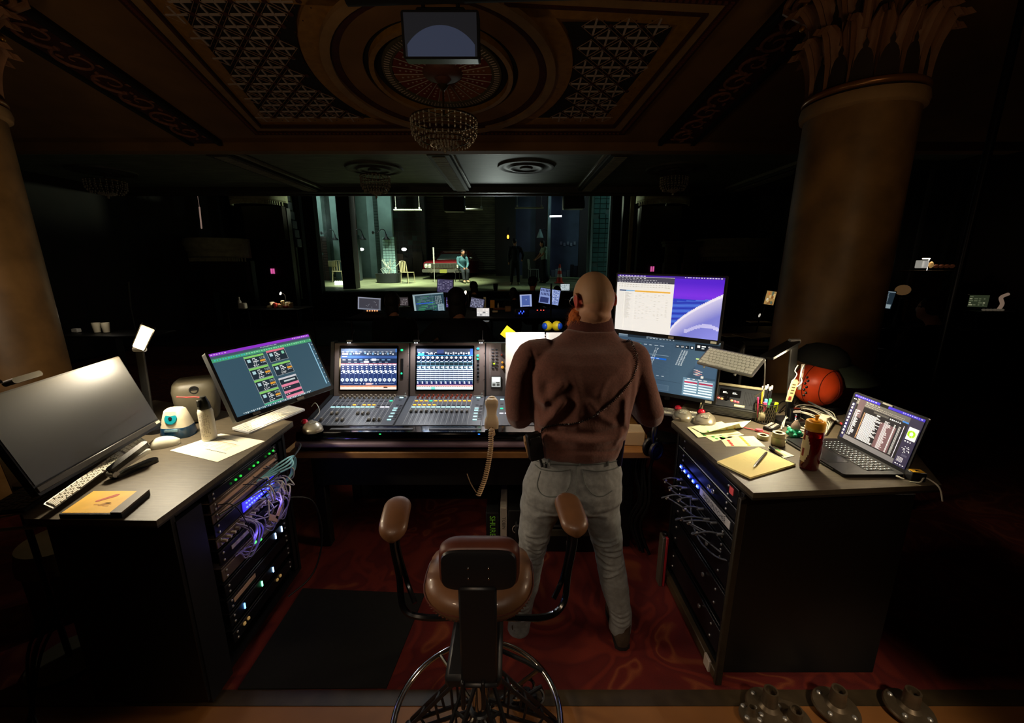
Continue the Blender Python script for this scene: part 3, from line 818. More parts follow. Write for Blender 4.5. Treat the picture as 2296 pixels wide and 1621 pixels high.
flat_(1316,1320,18.6,ZT,TEALM,'thin teal post left of the right tiled wall, first',thick=.2)
flat_(1323,1326,18.4,ZT,TEALP,'thin teal post left of the right tiled wall, second',thick=.2)
tiles(at(1326,600,Y=19).x,at(1366,600,Y=19).x,19.0,sz(19),7.5,.2,.2,mat('teal_dark_tile','33504c',.4,noise_=.4,scale=2),'tall dark teal tiled wall at the right edge of the stage')
flat_(1362,1371,17.0,ZT,TEALP,'pale post closing the right edge of the stage opening',thick=.2)
# drifting stage smoke in the left bay
sm =bpy.data.materials.new('smoke');sm.use_nodes =True;nt =sm.node_tree;nt.nodes.remove(nt.nodes['Principled BSDF']);pv_ =nt.nodes.new('ShaderNodeVolumePrincipled');pv_.inputs['Anisotropy'].default_value =.2;pv_.inputs['Color'].default_value =(.8,.95,.9,1)
nt.links.new(pv_.outputs[0],nt.nodes['Material Output'].inputs['Volume']);tc_ =nt.nodes.new('ShaderNodeTexCoord');nn =nt.nodes.new('ShaderNodeTexNoise');nn.inputs['Scale'].default_value =1.3;nn.inputs['Detail'].default_value =5;nn.inputs['Distortion'].default_value =.6;nt.links.new(tc_.outputs['Object'],nn.inputs['Vector'])
mr_ =nt.nodes.new('ShaderNodeMapRange');mr_.inputs[1].default_value =.50;mr_.inputs[2].default_value =.75;mr_.inputs[4].default_value =.55;nt.links.new(nn.outputs[0],mr_.inputs[0]);nt.links.new(mr_.outputs[0],pv_.inputs['Density'])
mb =MB();mb.ell((0,0,0),(1.1,.8,1.6),20,14);o =solo('stage_smoke',mb,sm,'faint drifting smoke in the far left bay of the stage','smoke',kind='stuff');o.location =(at(738,460,Y=18.3).x,18.3,at(738,460,Y=18.3).z)
# stage props -----------------------------------------------------
def bulb_mat(name,col,e):return mat(name,col,.3,emit=e)
WHITEL =bulb_mat('white_tube_light','e8fbff',9)
p =at(1246,485,Y=19.4);t =thing('light_tube','glowing white tube light on the blue stage wall','light',p)
mb =MB();mb.tube([(-.26,0,0),(.26,0,.01)],.035,10);part('tube',mb,WHITEL,t);mb =MB();mb.box((0,.06,.03),(.6,.06,.08),.01);[mb.tube([(q,.06,.05),(q,.06,8.9-p.z)],.006,6) for q in (-.25,.25)];part('housing',mb,BLACKPL,t)
p =at(1139,531,Y=20.4);t =thing('bare_bulb','small orange glowing bulb right of the roller door','light',p)
mb =MB();mb.ell((0,0,0),(.045,.045,.09),12,8);part('glass',mb,bulb_mat('orange_bulb','ff7a1a',12),t);mb =MB();mb.lathe([(.03,.08),(.035,.16),(.01,.2)],12);mb.tube([(0,0,.18),(0,.3,.45),(0,1.42,.5)],.012,6);part('socket',mb,BLACKPL,t)
for i,(x,y,s_,lb) in enumerate(((906,559,1.0,'round white wall lamp on the dark tiles left of the car'),(811,559,.8,'round white wall lamp right of the black pillar'))):
    p =at(x,y,Y=20.2 if i else 21.6);t =thing('wall_lamp',lb,'light',p,s=s_)
    mb =MB();mb.ell((0,0,0),(.13,.08,.075),16,10);part('globe',mb,bulb_mat('globe_light','f4fff4',7),t)
    mb =MB();mb.box((0,.10,0),(.18,.06,.14),.02);mb.tube([(0,.1,0),(0,.5,0)],.02,8);part('bracket',mb,BLACKPL,t)
def swan(x,y,Y,lb,wall=.4,flip=1):
    p =at(x,y,Y=Y);t =thing('swan_neck_lamp',lb,'light',p,group='unlit swan-neck lamps of the set')
    mb =MB();mb.tube(spline([(-.55*flip,0,.20),(-.38*flip,0,.18),(-.22*flip,0,.33),(-.06*flip,0,.30),(0,0,.12)],6),.018,8);mb.ell((-.58*flip,0,.2),(.05,.05,.07),10,8);part('neck',mb,BLACKPL,t)
    mb =MB();mb.lathe([(.03,.14),(.05,.02),(.17,-.10),(.165,-.10),(.045,0)],20);part('shade',mb,BLACKPL,t)
swan(751,533,19.0,'black swan-neck lamp in the smoky left bay')
swan(813,532,19.0,'black swan-neck lamp on the large grey green wall')
swan(866,532,19.2,'black swan-neck lamp against the brightest teal pier')
# hanging pipes with clamps and white strips
for x0,x1,y,lb in ((885,943,471,'white hung batten over the dark tiled wall'),(1041,1081,469,'short grey batten in front of the roller door'),(1157,1217,466,'white hung batten right of the roller door')):
    p =at((x0+x1)/2,y,Y=17.5);L =(x1-x0)/FPX*17.9;t =thing('hanging_batten',lb,'batten',p)
    mb =MB();mb.tube([(-L/2,0,0),(L/2,0,0)],.035,10);part('pipe',mb,mat('batten_white','b8bcae',.5),t)
    for q in (-.42,.42):
        mb =MB();mb.box((q*L,0,.06),(.06,.05,.10),.01);mb.tube([(q*L,0,.1),(q*L,0,8.9-p.z)],.006,6);part('hanger',mb,MATS['batten_white'],t)
for x,y,lb in ((1019,458,'black speaker box hung above the car'),(1286,452,'black speaker box hung over the blue wall')):
    p =at(x,y,Y=14.4);t =thing('hung_speaker',lb,'speaker',p)
    mb =MB();mb.box((0,0,0),(.68,.45,.48),.03);part('cabinet',mb,BLACKP,t)
    mb =MB();mb.box((0,-.235,0),(.60,.01,.40));part('grille',mb,BLACKPL,t)
    mb =MB();mb.tube([(-.3,0,.24),(-.3,0,.32),(.3,0,.32),(.3,0,.24)],.012,6);mb.tube([(0,0,.32),(0,0,8.9-p.z)],.01,6);part('yoke',mb,BLACKPL,t)

# the car ---------------------------------------------------------
def car():
    p =st(997,627);t =thing('car','old dark red sedan facing forward on the stage, chrome grille and bumper','car',(p.x,p.y,sz(p.y)),rad(-7))
    RED =mat('car_red','5a0a10',.22,coat=.8,noise_=.12,scale=3);CHR =mat('car_chrome','d8d6c4',.2,metal=.9);TYRE =mat('tyre','0c0c0c',.8)
    mb =MB();L =4.7
    prof =[(0,.42),(0,.70),(.05,.80),(.35,.86),(1.35,.92),(3.6,.93),(4.55,.84),(4.7,.70),(4.7,.40),(4.1,.28),(.5,.28)]
    rings =[]
    for x,f in ((-.98,.90),(-.95,.97),(-.85,1.0),(0,1.015),(.85,1.0),(.95,.97),(.98,.90)):
        rings.append([(x,y,(z-.28)*f+.28) for y,z in prof])
    mb.loft(rings);part('body',mb,RED,t,ang=30)
    mb =MB();prof2 =[(1.40,.90),(2.05,1.33),(2.3,1.37),(3.3,1.36),(4.0,.92)]
    mb.loft([[(x*(1 if z < 1.1 else .82),y,z) for y,z in prof2] for x in (-.86,-.7,.7,.86)]);part('roof',mb,RED,t,ang=30)
    mb =MB();mb.add([(-.74,1.44,.95),(.74,1.44,.95),(.60,2.02,1.30),(-.60,2.02,1.30)],[(0,1,2,3)]);part('windscreen',mb,mat('car_glass','6a7c74',.3,spec=.9),t)
    mb =MB()
    for a,b in (((-.76,1.42,.94),(.76,1.42,.94)),((.76,1.42,.94),(.61,2.02,1.32)),((.61,2.02,1.32),(-.61,2.02,1.32)),((-.61,2.02,1.32),(-.76,1.42,.94))):mb.tube([a,b],.018,6)
    part('windscreen_frame',mb,CHR,t)
    mb =MB();mb.rbox((0,-.02,.62),(1.86,.06,.24),.10,'y');part('grille_surround',mb,CHR,t)
    mb =MB();mb.rbox((0,-.045,.62),(1.20,.05,.17),.03,'y');part('grille',mb,mat('grille_dark','3c3c30',.4,metal=.6),t)
    mb =MB()
    for i in range(22):mb.box((-.57+i*.0545,-.075,.62),(.016,.02,.16))
    part('grille_bars',mb,CHR,t,kind='stuff')
    for x in (-.84,-.67,.67,.84):
        mb =MB();mb.ell((x,-.055,.62),(.075,.03,.075),16,8);o =part('headlight',mb,mat('headlight','c8ccb8',.15,spec=.9),t)
        m2 =MB();m2.torus((x,-.06,.62),.08,.012,24,6,Matrix.Rotation(PI/2,3,'X'));part('bezel',m2,CHR,o)
    mb =MB();mb.rbox((0,-.11,.40),(2.02,.10,.15),.06,'y');mb.rbox((-.55,-.17,.40),(.08,.05,.2),.02,'y');mb.rbox((.55,-.17,.40),(.08,.05,.2),.02,'y');part('bumper',mb,CHR,t)
    mb =MB();mb.box((0,-.175,.38),(.34,.02,.16),.005);part('number_plate',mb,mat('plate_olive','8a8a3c',.5),t)
    for x in (-.78,.78):
        for y in (.75,3.6):
            mb =MB();mb.M =Matrix.Translation((x,y,.31)) @ Matrix.Rotation(PI/2,4,'Y');mb.lathe([(.12,-.09),(.26,-.1),(.31,-.07),(.31,.07),(.26,.1),(.12,.09)],28);w_ =part('wheel',mb,TYRE,t)
            m2 =MB();m2.M =Matrix.Translation((x,y,.31)) @ Matrix.Rotation(PI/2,4,'Y');m2.lathe([(.17,-.1),(.17,.1)],20);part('hubcap',m2,CHR,w_)
    for x in (-.92,.92):
        mb =MB();mb.ell((x,1.5,1.0),(.07,.04,.05),10,8);mb.tube([(x*.95,1.5,.9),(x,1.5,1.0)],.012,6);part('wing_mirror',mb,CHR,t)
    return t
car()
p =st(973,592);mb =MB();mb.tube([(0,0,0),(0,0,.64)],.03,8);mb.ell((0,0,.65),.035,8,6);mb.tube([(0,0,sz(18.2)-at(973,592,Y=18.2).z),(0,0,0)],.010,6)
o =solo('white_post',mb,mat('white_paint','d0d0c0',.5),'short white upright rod sticking up beside the car bonnet','rod');o.location =(at(973,592,Y=18.2).x,18.2,at(973,592,Y=18.2).z)
# chairs ----------------------------------------------------------
CREAM =mat('cream_metal','a8a078',.45,noise_=.2,scale=10)
def stagechair(lb,p,rz,m=CREAM,tilt=0):
    t =thing('metal_chair',lb,'chair',p,rz,'slatted metal chairs on the stage')
    mb =MB();mb.rbox((0,0,.45),(.42,.42,.03),.06);part('seat',mb,m,t)
    for x in (-.18,.18):
        for y in (-.18,.18):
            mb =MB();mb.tube([(x,y,.44),(x*1.12,y*1.12,0)],.013,8);part('leg',mb,m,t)
    mb =MB();mb.tube(spline([(-.19,.19,.44),(-.19,.24,.80),(-.13,.26,.89),(.13,.26,.89),(.19,.24,.80),(.19,.19,.44)],5),.014,8);part('back_frame',mb,m,t)
    for x in (-.10,0,.10):
        mb =MB();mb.box((x,.235,.67),(.045,.012,.40));o =part('back_slat',mb,m,t)
    return t
p =st(915,635);stagechair('cream slatted metal chair standing empty left of the car',p,rad(62))
p =st(1035,631);stagechair('metal chair under the seated man beside the car',p,rad(-20),BLACKPL)
p =st(1196,626);stagechair('pale metal chair at the feet of the woman, right of stage',p,rad(100),mat('pale_metal','8c9488',.4))
p =st(758,632);stagechair('small metal chair in the far left bay behind the black pillar',p,rad(20),CREAM)
# people on stage -------------------------------------------------
DENIMB =mat('shirt_blue_green','3f6a70',.8,noise_=.2,scale=10);GREYT =mat('grey_trousers','23282c',.85)
p =st(1044,633);J =dict(SIT);J['face']=(.35,-1,0)
figure('man in a blue green shirt seated on a chair right of the car',(p.x-.12,p.y-.0,sz(p.y)),rad(24),J,DENIMB,GREYT,CREAM,s=.98)
p =st(1155,638);J =dict(STAND);J['face']=(.6,.5,0);J['elR']=(-.32,-.02,1.16);J['wrR']=(-.28,-.15,.98);J['head']=(.02,0,1.64)
figure('man in dark clothes standing on stage, seen from behind, right of the roller door',(p.x,p.y,sz(p.y)),PI,{**J,'face':(-.6,-1,0)},mat('dark_jacket','17171b',.85),mat('dark_pants','1c1f22',.85),CREAM,s=1.02)
p =st(1219,634);J =dict(STAND);J.update(elL=(.20,-.12,1.16),wrL=(.10,-.34,.98),elR=(-.16,-.14,1.16),wrR=(-.06,-.36,.98),head=(0,-.10,1.60),neck=(0,-.04,1.48),face=(0,-1,-.25))
figure('woman in a pale green top and long black skirt leaning on a chair on stage',(p.x,p.y,sz(p.y)),rad(-75),J,mat('pale_green_top','7c8c78',.8),CLOTHK,CLOTHK,longs=False,short_hair=False,skirt=True)
# other props
p =st(1254,635);t =thing('traffic_cone','orange and white traffic cone at the front right of the stage','cone',p,s=1.12)
for z0,z1,r0,r1,c in ((0.03,.22,.125,.098,'e0402a'),(.22,.34,.098,.080,'d8c8c0'),(.34,.46,.080,.062,'e0402a'),(.46,.56,.062,.047,'d8c8c0'),(.56,.70,.047,.026,'e0402a')):
    mb =MB();mb.lathe([(r0,z0),(r1,z1)],20);part('cone_band',mb,mat('cone_'+c,c,.5),t)
mb =MB();mb.box((0,0,.015),(.34,.34,.03),.006);part('foot',mb,mat('cone_e0402a','e0402a'),t)
p =st(873,633);t =thing('planter_trough','low dark trough full of dry sticks below the pale tiled pier','planter',p)
mb =MB();mb.lathe([(.50,0),(.56,.38),(.52,.38),(.48,.05)],24);part('trough',mb,mat('trough_dark','24282a',.6),t)
mb =MB();random.seed(5)
for k in range(14):
    a =random.random()*6.28;r =random.random()*.3;q =Vector((r*math.cos(a),r*math.sin(a),.34));mb.tube([q,q+Vector((random.uniform(-.15,.15),0,.2)),q+Vector((random.uniform(-.35,.35),0,.45+random.random()*.2))],.012,5)
part('sticks',mb,mat('dry_sticks','a0a894',.7),t,kind='stuff')
p =st(893,624);t =thing('spoked_hoop','small spoked wheel resting by the trough','wheel',p)
mb =MB();mb.torus((0,0,.2),.17,.02,28,6,Matrix.Rotation(PI/2,3,'X'));part('rim',mb,CREAM,t)
mb =MB();[mb.tube([(0,0,.2),(.17*math.cos(k*PI/4),0,.2+.17*math.sin(k*PI/4))],.006,5) for k in range(8)];part('spokes',mb,CREAM,t)
mb =MB();mb.box((at(1186,600,Y=20).x,20.2,sz(20)+.62),(.62,.12,1.25),.01);t =solo('grey_door_panel',mb,mat('grey_panel','3e4440',.6,noise_=.3,scale=3),'grey door-like panel behind the man in black','panel')
for x,lb in ((746,'yellowish box seat by the brown wainscot in the left bay'),):
    p =st(x,618);mb =MB();mb.box((0,0,.45),(.30,.2,.26),.02);mb.box((0,0,.2),(.05,.05,.4));o =solo('box_stool',mb,mat('yellow_beige','9a9468',.6),lb,'seat');o.location =(at(746,600,Y=18.6).x,18.6,sz(18.6)+.3)
for k in range(5):
    p =at(752+k*4.2,626,Y=17.0);mb =MB();mb.ell((0,0,.06),.055,10,8);mb.box((0,0,-.02),(.08,.08,.06));o =solo('footlight',mb,bulb_mat('footlight_white','eef6ea',1.4),'one of the row of small white footlights at the left edge of the stage','light','row of small footlights');o.location =(p.x,17,sz(17)+.04)
random.seed(3)
for k in range(9):
    x =1240+k*8.5;p =at(x,600,Y=21.2);hh =.25+.35*random.random();mb =MB();mb.box((0,0,hh/2),(.13+.08*random.random(),.12,hh),.01)
    o =solo('junk_box',mb,mat('junk_%d' % (k % 3),['3a3c44','55585c','2c2a2e'][k % 3],.7),'small grey carton among the clutter along the foot of the blue wall','box','clutter along the blue wall');o.location =(p.x,21.2,sz(21.2))
for k in range(5):
    p =at(1258+k*7.6,545+(k % 2)*3,Y=21.95);mb =MB();mb.box((0,0,0),(.11,.01,.16));o =solo('pinned_sheet',mb,mat('pinned_grey','5c6068',.8),'small grey sheet pinned on the blue wall','paper','sheets pinned on the blue wall');o.location =p
# lamp shade above the woman
p =at(1211,527,Y=19.6);t =thing('horn_shade','pale half-lit lamp shade on the dark brown pier','lamp',p)
mb =MB();mb.lathe([(.03,.25),(.06,.16),(.16,-.12),(.15,-.12)],20);part('shade',mb,TEALP,t);mb =MB();mb.tube([(0,0,.22),(.2,0,.25),(.4,.6,.2)],.02,8);part('arm',mb,BLACKPL,t)

# ------------------------------------------------------------------ house sides in front of the stage
PILM =mat('pilaster_tan','8c8660',.7,noise_=.3,scale=5)
for px_,Y,lb in ((655,14.0,'thin tan pilaster left of the stage opening'),(1415,13.6,'thin tan pilaster right of the stage opening')):
    p =at(px_,500,Y=Y);t =thing('pilaster',lb,'pilaster',(p.x,Y,0));mb =MB();mb.box((0,0,4),(.13,.10,6.5),.02);part('strip',mb,PILM,t);mb =MB();mb.box((.0,.16,4),(.5,.2,8));part('backing',mb,BLACKP,t)
for x0,x1,Y,lb in ((661,704,14.6,'dark brown proscenium pier at left of the stage'),(1374,1409,14.6,'dark brown proscenium pier at right of the stage')):
    a =at(x0,500,Y=Y).x;b =at(x1,500,Y=Y).x;mb =MB();mb.box(((a+b)/2,Y+.1,4.5),(b-a+.1,.3,8));solo('proscenium_pier',mb,mat('proscenium_brown','1c120e',.8,noise_=.4,scale=2),lb,'pier')
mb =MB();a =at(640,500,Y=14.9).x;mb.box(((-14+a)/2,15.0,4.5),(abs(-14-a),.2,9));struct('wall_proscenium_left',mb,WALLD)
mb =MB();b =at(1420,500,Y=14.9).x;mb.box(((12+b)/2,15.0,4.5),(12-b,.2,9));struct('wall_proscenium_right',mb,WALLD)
mb =MB();mb.box((-.8,15.2,8.4),(14,.3,2.2));struct('trim_3',mb,BLACKP)
def boxfront(x0,x1,y,Y,lb,drop=1):
    a =at(x0,y,Y=Y);b =at(x1,y,Y=Y);w =b.x-a.x
    t =thing('theatre_box',lb,'theatre box',((a.x+b.x)/2,Y,a.z))
    mb =MB()
    prof =[(.0,.62),(.10,.60),(.16,.45),(.10,.36),(.12,.30),(.05,.22),(.06,.12),(0,.08)]
    rings =[]
    n =24
    for i in range(n+1):
        u =i/n*2-1;d =.7*math.sqrt(max(0,1-u*u))
        rings.append([(u*w/2*(1+o/w),-d-o,z) for o,z in prof]+[(u*w/2,-d+.12,z) for z in (.08,.62)])
    mb.loft(rings);part('cornice',mb,PLASTER,t)
    mb =MB()
    for i in range(n*2):
        u =(i+.5)/(n*2)*2-1;d =.7*math.sqrt(max(0,1-u*u));mb.box((u*w/2,-d-.03,.03),(w/(n*2)*.6,.05,.10))
    part('dentils',mb,PLASTER,t,kind='stuff')
    mb =MB();mb.box((0,.5,-a.z/2),(w*.7,.2,a.z));part('support_wall',mb,BLACKP,t)
    mb =MB();mb.box((0,.1,-.45),(w*.8,.2,.9));part('curtained_recess',mb,mat('recess_brown','20160e',.9,noise_=.4,scale=4,stretch=(6,1,.5)),t)
    return t
boxfront(530,642,462,12.4,'pale moulded box front with dentils left of the proscenium')
boxfront(1428,1540,462,12.4,'pale moulded box front right of the proscenium')
boxfront(440,560,585,12.4,'dim lower box front on the left side wall')
boxfront(1560,1720,585,12.6,'dim lower box front on the right side wall')
for x,lb in ((1505,'ornate pale pilaster capital right of the stage, left one'),(1548,'ornate pale pilaster capital right of the stage, right one')):
    p =at(x,572,Y=12.0);t =thing('pilaster_capital',lb,'capital',p)
    mb =MB();mb.rbox((0,0,.26),(.46,.3,.08),.03);mb.rbox((0,0,.34),(.52,.34,.06),.03);mb.box((0,0,0),(.34,.2,.5),.05)
    part('bell',mb,mat('capital_dim','4c4c38',.8,noise_=.4,scale=12),t)
    lf =leaf_mb(.26,.12,.07).mesh('leaf');lf.materials.append(MATS['capital_dim'])
    for k in range(5):put('leaf',lf,t,(-.16+k*.08,-.10,-.2),(0,0,-PI/2))
    mb =MB();mb.box((0,.05,-1.2),(.36,.2,2.0),.02);part('shaft',mb,MATS['capital_dim'],t)
# line array and hanging lit strips at the sides
p =at(640,490,Y=13.4);t =thing('line_array','tall hung column of pale speaker boxes left of the stage','speaker',p)
for k in range(7):
    mb =MB();mb.box((.04*k,0,.9-k*.27),(.22,.3,.25),.02);part('array_box',mb,mat('array_grey','3c4650',.5),t)
mb =MB();mb.tube([(0,0,1),(0,0,8.9-p.z)],.02,6);part('hanging_cable',mb,BLACKPL,t)
for x,y0,y1,Y,lb,c in ((447,464,512,12.0,'thin lit pinkish tube hung at the left side wall','c0a090'),(1494,458,540,12.5,'thin grey vertical cable catching light right of the stage','5a5a48'),(288,632,688,9.0,'thin grey stand pole in the dark left aisle','4c4a44')):
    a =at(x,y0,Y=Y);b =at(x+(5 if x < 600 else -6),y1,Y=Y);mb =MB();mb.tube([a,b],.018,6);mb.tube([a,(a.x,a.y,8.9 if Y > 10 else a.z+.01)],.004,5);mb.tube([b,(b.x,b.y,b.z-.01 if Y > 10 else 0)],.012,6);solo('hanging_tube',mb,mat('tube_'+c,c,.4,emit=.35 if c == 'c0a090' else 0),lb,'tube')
for x,lb in ((611,'left'),(1462,'right')):
    for q in (0,5):
        p =at(x+q-2,608 if x < 900 else 603,Y=12.78);mb =MB();mb.box((0,0,0),(.030,.06,.15));o =solo('exit_light',mb,bulb_mat('pink_exit','e060a8',.8),'one of two small pink glowing bars low at the %s side of the stage' % lb,'light','pink bars at the %s' % lb);o.location =p
# ------------------------------------------------------------------ shared small-object materials
SCR =mat('screen_glow','ffffff',.25,attr=True,emit=.8)
SCRD =mat('screen_glow_dim','ffffff',.25,attr=True,emit=.45)
PRINT =mat('print','ffffff',.8,attr=True)
WHITEK =mat('white_keys','dcd8c8',.5)
ALU =mat('aluminium','b4b2ac',.35,metal=.7)
PAPERM =mat('paper','e8e2c4',.8,noise_=.04,scale=30)
WOOD =mat('oak_table','94683a',.5,noise_=.25,scale=9,stretch=(1,8,1),bump=.1)

def screen(name_parent,w,h,draw,m=SCR,bez=.012,th=.03,chin=None,back=True,casem=None):
    """display panel in the x/z plane facing -y: case, bezel and glowing picture"""
    ch =bez if chin is None else chin;cm =casem or BLACKPL
    mb =MB();mb.rbox((0,th/2+.001,(bez-ch)/2),(w+2*bez,th,h+bez+ch),.008,'y');part('case',mb,cm,name_parent)
    mb =MB();draw(mb,w,h);part('display',mb,m,name_parent,smooth=False)

def S(mb,w,h):
    """drawing in 0..1 screen coordinates (x right, y down)"""
    cnt =[0]
    def r(x0,y0,x1,y1,c):
        cnt[0] += 1
        mb.rect((x0-.5)*w,(.5-y1)*h,(x1-.5)*w,(.5-y0)*h,c,.0006+.000004*cnt[0])
    return r
def greek(r,x,y,w,n,c,hh=.012,rnd=None,gap=.25):
    """a line of tiny unreadable words"""
    rn =rnd or random;cx =x
    for i in range(n):
        L =w/n*(.5+.5*rn.random());r(cx,y,cx+L*(1-gap),y+hh,c);cx += w/n
def disc(mb,w,h,x,y,rr,c,k=[0],n=14,asp=None):
    k[0] += 1;dz =.0052+.000001*(k[0] % 400);a =(asp or 1)
    vs =[((x-.5)*w+rr*w*math.cos(2*PI*i/n),-dz,(.5-y)*h+rr*w*a*math.sin(2*PI*i/n)) for i in range(n)]
    mb.add(vs,[tuple(range(n))],lin(c))

# ------------------------------------------------------------------ tech tables in the stalls
TABM =mat('table_matte','070707',.95,spec=.1)
def table(lb,x,y,w,d,h=.76,m=None,group='production tables in the stalls'):
    t =thing('production_table',lb,'table',(x,y,0),0,group)
    mb =MB();mb.box((0,0,h-.02),(w,d,.035),.008);part('tabletop',mb,m or TABM,t)
    for sx in (-1,1):
        for sy in (-1,1):
            mb =MB();mb.tube([(sx*(w/2-.08),sy*(d/2-.06),h-.04),(sx*(w/2-.08),sy*(d/2-.06),0)],.016,8);part('leg',mb,BLACKPL,t)
    return t
def mon(lb,px,py,wpx,hpx,Y,draw,yaw=0,roll=0,m=SCR,name='monitor',zt=1.0,tilt=0,stand=True,group=None):
    c =at(px,py,Y=Y);tt =(c-CAMP).dot(Vector((0,math.cos(PITCH),-math.sin(PITCH))));w =wpx*tt/FPX/max(.5,math.cos(yaw));h =hpx*tt/FPX
    M =Matrix.Translation(c) @ Matrix.Rotation(yaw,4,'Z') @ Matrix.Rotation(-tilt,4,'X') @ Matrix.Rotation(roll,4,'Y')
    t =thing(name,lb,'monitor' if name != 'laptop' else 'laptop',M=M,group=group)
    screen(t,w,h,draw,m,.010,.03)
    if stand:
        mb =MB();b =c.z-zt;mb.tube([(0,.05,0),(0,.07,-b+.01)],.018,8);mb.lathe([(.0,-b),(.12,-b),(.12,-b+.012),(.02,-b+.02)],20,(0,.07,0));mb.box((0,.045,0),(.12,.03,.12),.01)
        part('stand',mb,BLACKPL,t)
    return t
def ui_grid(bg,fg,acc,rows=12,cols=10,seed=1,fill=.7,head=None):
    def d(mb,w,h):
        r =S(mb,w,h);rn =random.Random(seed);r(0,0,1,1,bg)
        if head:r(0,0,1,.07,head)
        for i in range(rows):
            for j in range(cols):
                if rn.random() < fill:r(.03+j*.94/cols,.1+i*.86/rows,.03+(j+.35+.5*rn.random())*.94/cols,.1+(i+.45)*.86/rows,fg if rn.random() < .85 else acc)
    return d
table('long black production table behind the console, centre of the stalls',-.75,7.75,4.0,1.9,1.0)
table('black production table nearer the stage at right of centre',.9,10.6,3.0,.8,1.0)
table('black side table in the dark at left of the stalls',-5.2,9.0,1.6,.8,.96)
table('black production table half hidden behind the right monitors',4.2,6.6,1.3,.9,1.0)
table('low black table far right beyond the marble column',6.1,5.9,2.4,.9,1.0)
def ui_daw(mb,w,h):
    r =S(mb,w,h);rn =random.Random(4);r(0,0,1,1,'32505c');r(0,0,1,.06,'8ea8b4');r(0,.06,.06,1,'a8c0c4')
    for i in range(16):
        y =.12+i*.045; 
        for k in range(4):
            x =.12+rn.random()*.5;r(x,y,x+.06+.16*rn.random(),y+.025,rn.choice(['3c8c5a','4aa06a','5c7c84','2c6a4c']))
    r(.08,.44,.64,.48,'3060e0');r(.62,.06,.625,1,'88a8b0');r(.70,.12,.96,.55,'28404c')
    for i in range(9):greek(r,.72,.15+i*.045,.22,4,'c0d8dc',.018,rn)
    r(.78,.55,.97,.95,'a8c4d0');[r(.80,.58+i*.05,.95,.60+i*.05,'36505c') for i in range(7)];r(.08,.84,.6,.94,'203440');greek(r,.12,.96,.5,14,'d0e8f0',.03,rn)
mon('large monitor with green and blue track rows, centre of the stalls',962,681,68,45,8.0,ui_daw,rad(4),rad(-4.5))
mon('small upright monitor with a purple grey face pattern, topmost in the stalls',998,641,35,28,8.5,ui_grid('5c5880','b0acd4','2a2840',9,6,9,.6),rad(-6),rad(4),SCRD)
mon('purple lit screen tucked behind the big track monitor',1003,685,20,36,8.6,ui_grid('4a4080','b4a8e8','e0d8ff',14,5,3,.6),0,rad(2))
def ui_cad(mb,w,h):
    r =S(mb,w,h);r(0,0,1,1,'6a707c');r(.06,.10,.92,.88,'44444e');r(0,0,1,.07,'a0a4b8');r(0,.93,1,1,'8890a4');r(0,.07,.05,1,'9ca0b4')
    for k,(x,y) in enumerate(((.45,.6),(.5,.52),(.42,.7),(.75,.35),(.7,.3),(.6,.75),(.35,.65),(.8,.55))):r(x,y,x+.03,y+.02,'d0d4e0')
mon('tilted grey screen at the left of the stalls',828,681,48,27,7.9,ui_cad,rad(10),rad(5))
mon('narrow dim screen left of the seated operator',904,676,22,18,8.6,ui_grid('5c5458','c0b8bc','e8e0e4',8,6,5,.6),0,0,SCRD)
mon('small tilted screen with rows of white icons right of the near operator',1070,680,30,22,8.0,ui_grid('54566c','b4b8dc','e4e4ff',10,8,6,.7),rad(-5),rad(10))
def ui_blue(mb,w,h):
    r =S(mb,w,h);r(0,0,1,1,'5068b0');r(0,0,.15,1,'a4b8ec');r(.85,0,1,1,'a4b8ec');r(0,0,1,.08,'b8c8f4');r(.5,.4,.56,.46,'f0f4ff');r(.2,.9,.8,.96,'d0d8f4')
mon('bright blue portrait screen in the centre right of the stalls',1179,674,26,27,8.3,ui_blue,rad(-6),rad(-3))
def ui_light(mb,w,h):
    r =S(mb,w,h);r(0,0,1,1,'8ca0dc');rn =random.Random(2)
    for i in range(2):
        for j in range(7):r(.05+j*.075,.04+i*.24,.09+j*.075,.22+i*.24,'2c3468')
    r(.05,.58,.48,.95,'303a70')
    for i in range(16):
        for j in range(4):r(.58+j*.1,.05+i*.057,.58+j*.1+.03+.05*rn.random(),.075+i*.057,'38426c' if rn.random() < .5 else 'e4ecff')
mon('wide slanted blue white lighting screen left of the bald man',1232,665,44,33,8.4,ui_light,rad(-8),rad(8))
mon('small bright screen directly left of the bald man above the light desk',1267,644,20,14,10.4,ui_grid('c4d4d8','5c7078','34444c',7,5,8,.5),0,0)
# laptop under the purple screens
t =mon('open silver laptop with a white window right of the near operator',1083,704,28,26,7.1,ui_grid('d4d8dc','f4f8fc','70747c',4,4,2,.8),rad(-3),0,SCR,'laptop',stand=False)
mb =MB();mb.box((0,-.12,-.115),(.24,.22,.014),.004);part('keyboard_base',mb,ALU,t)
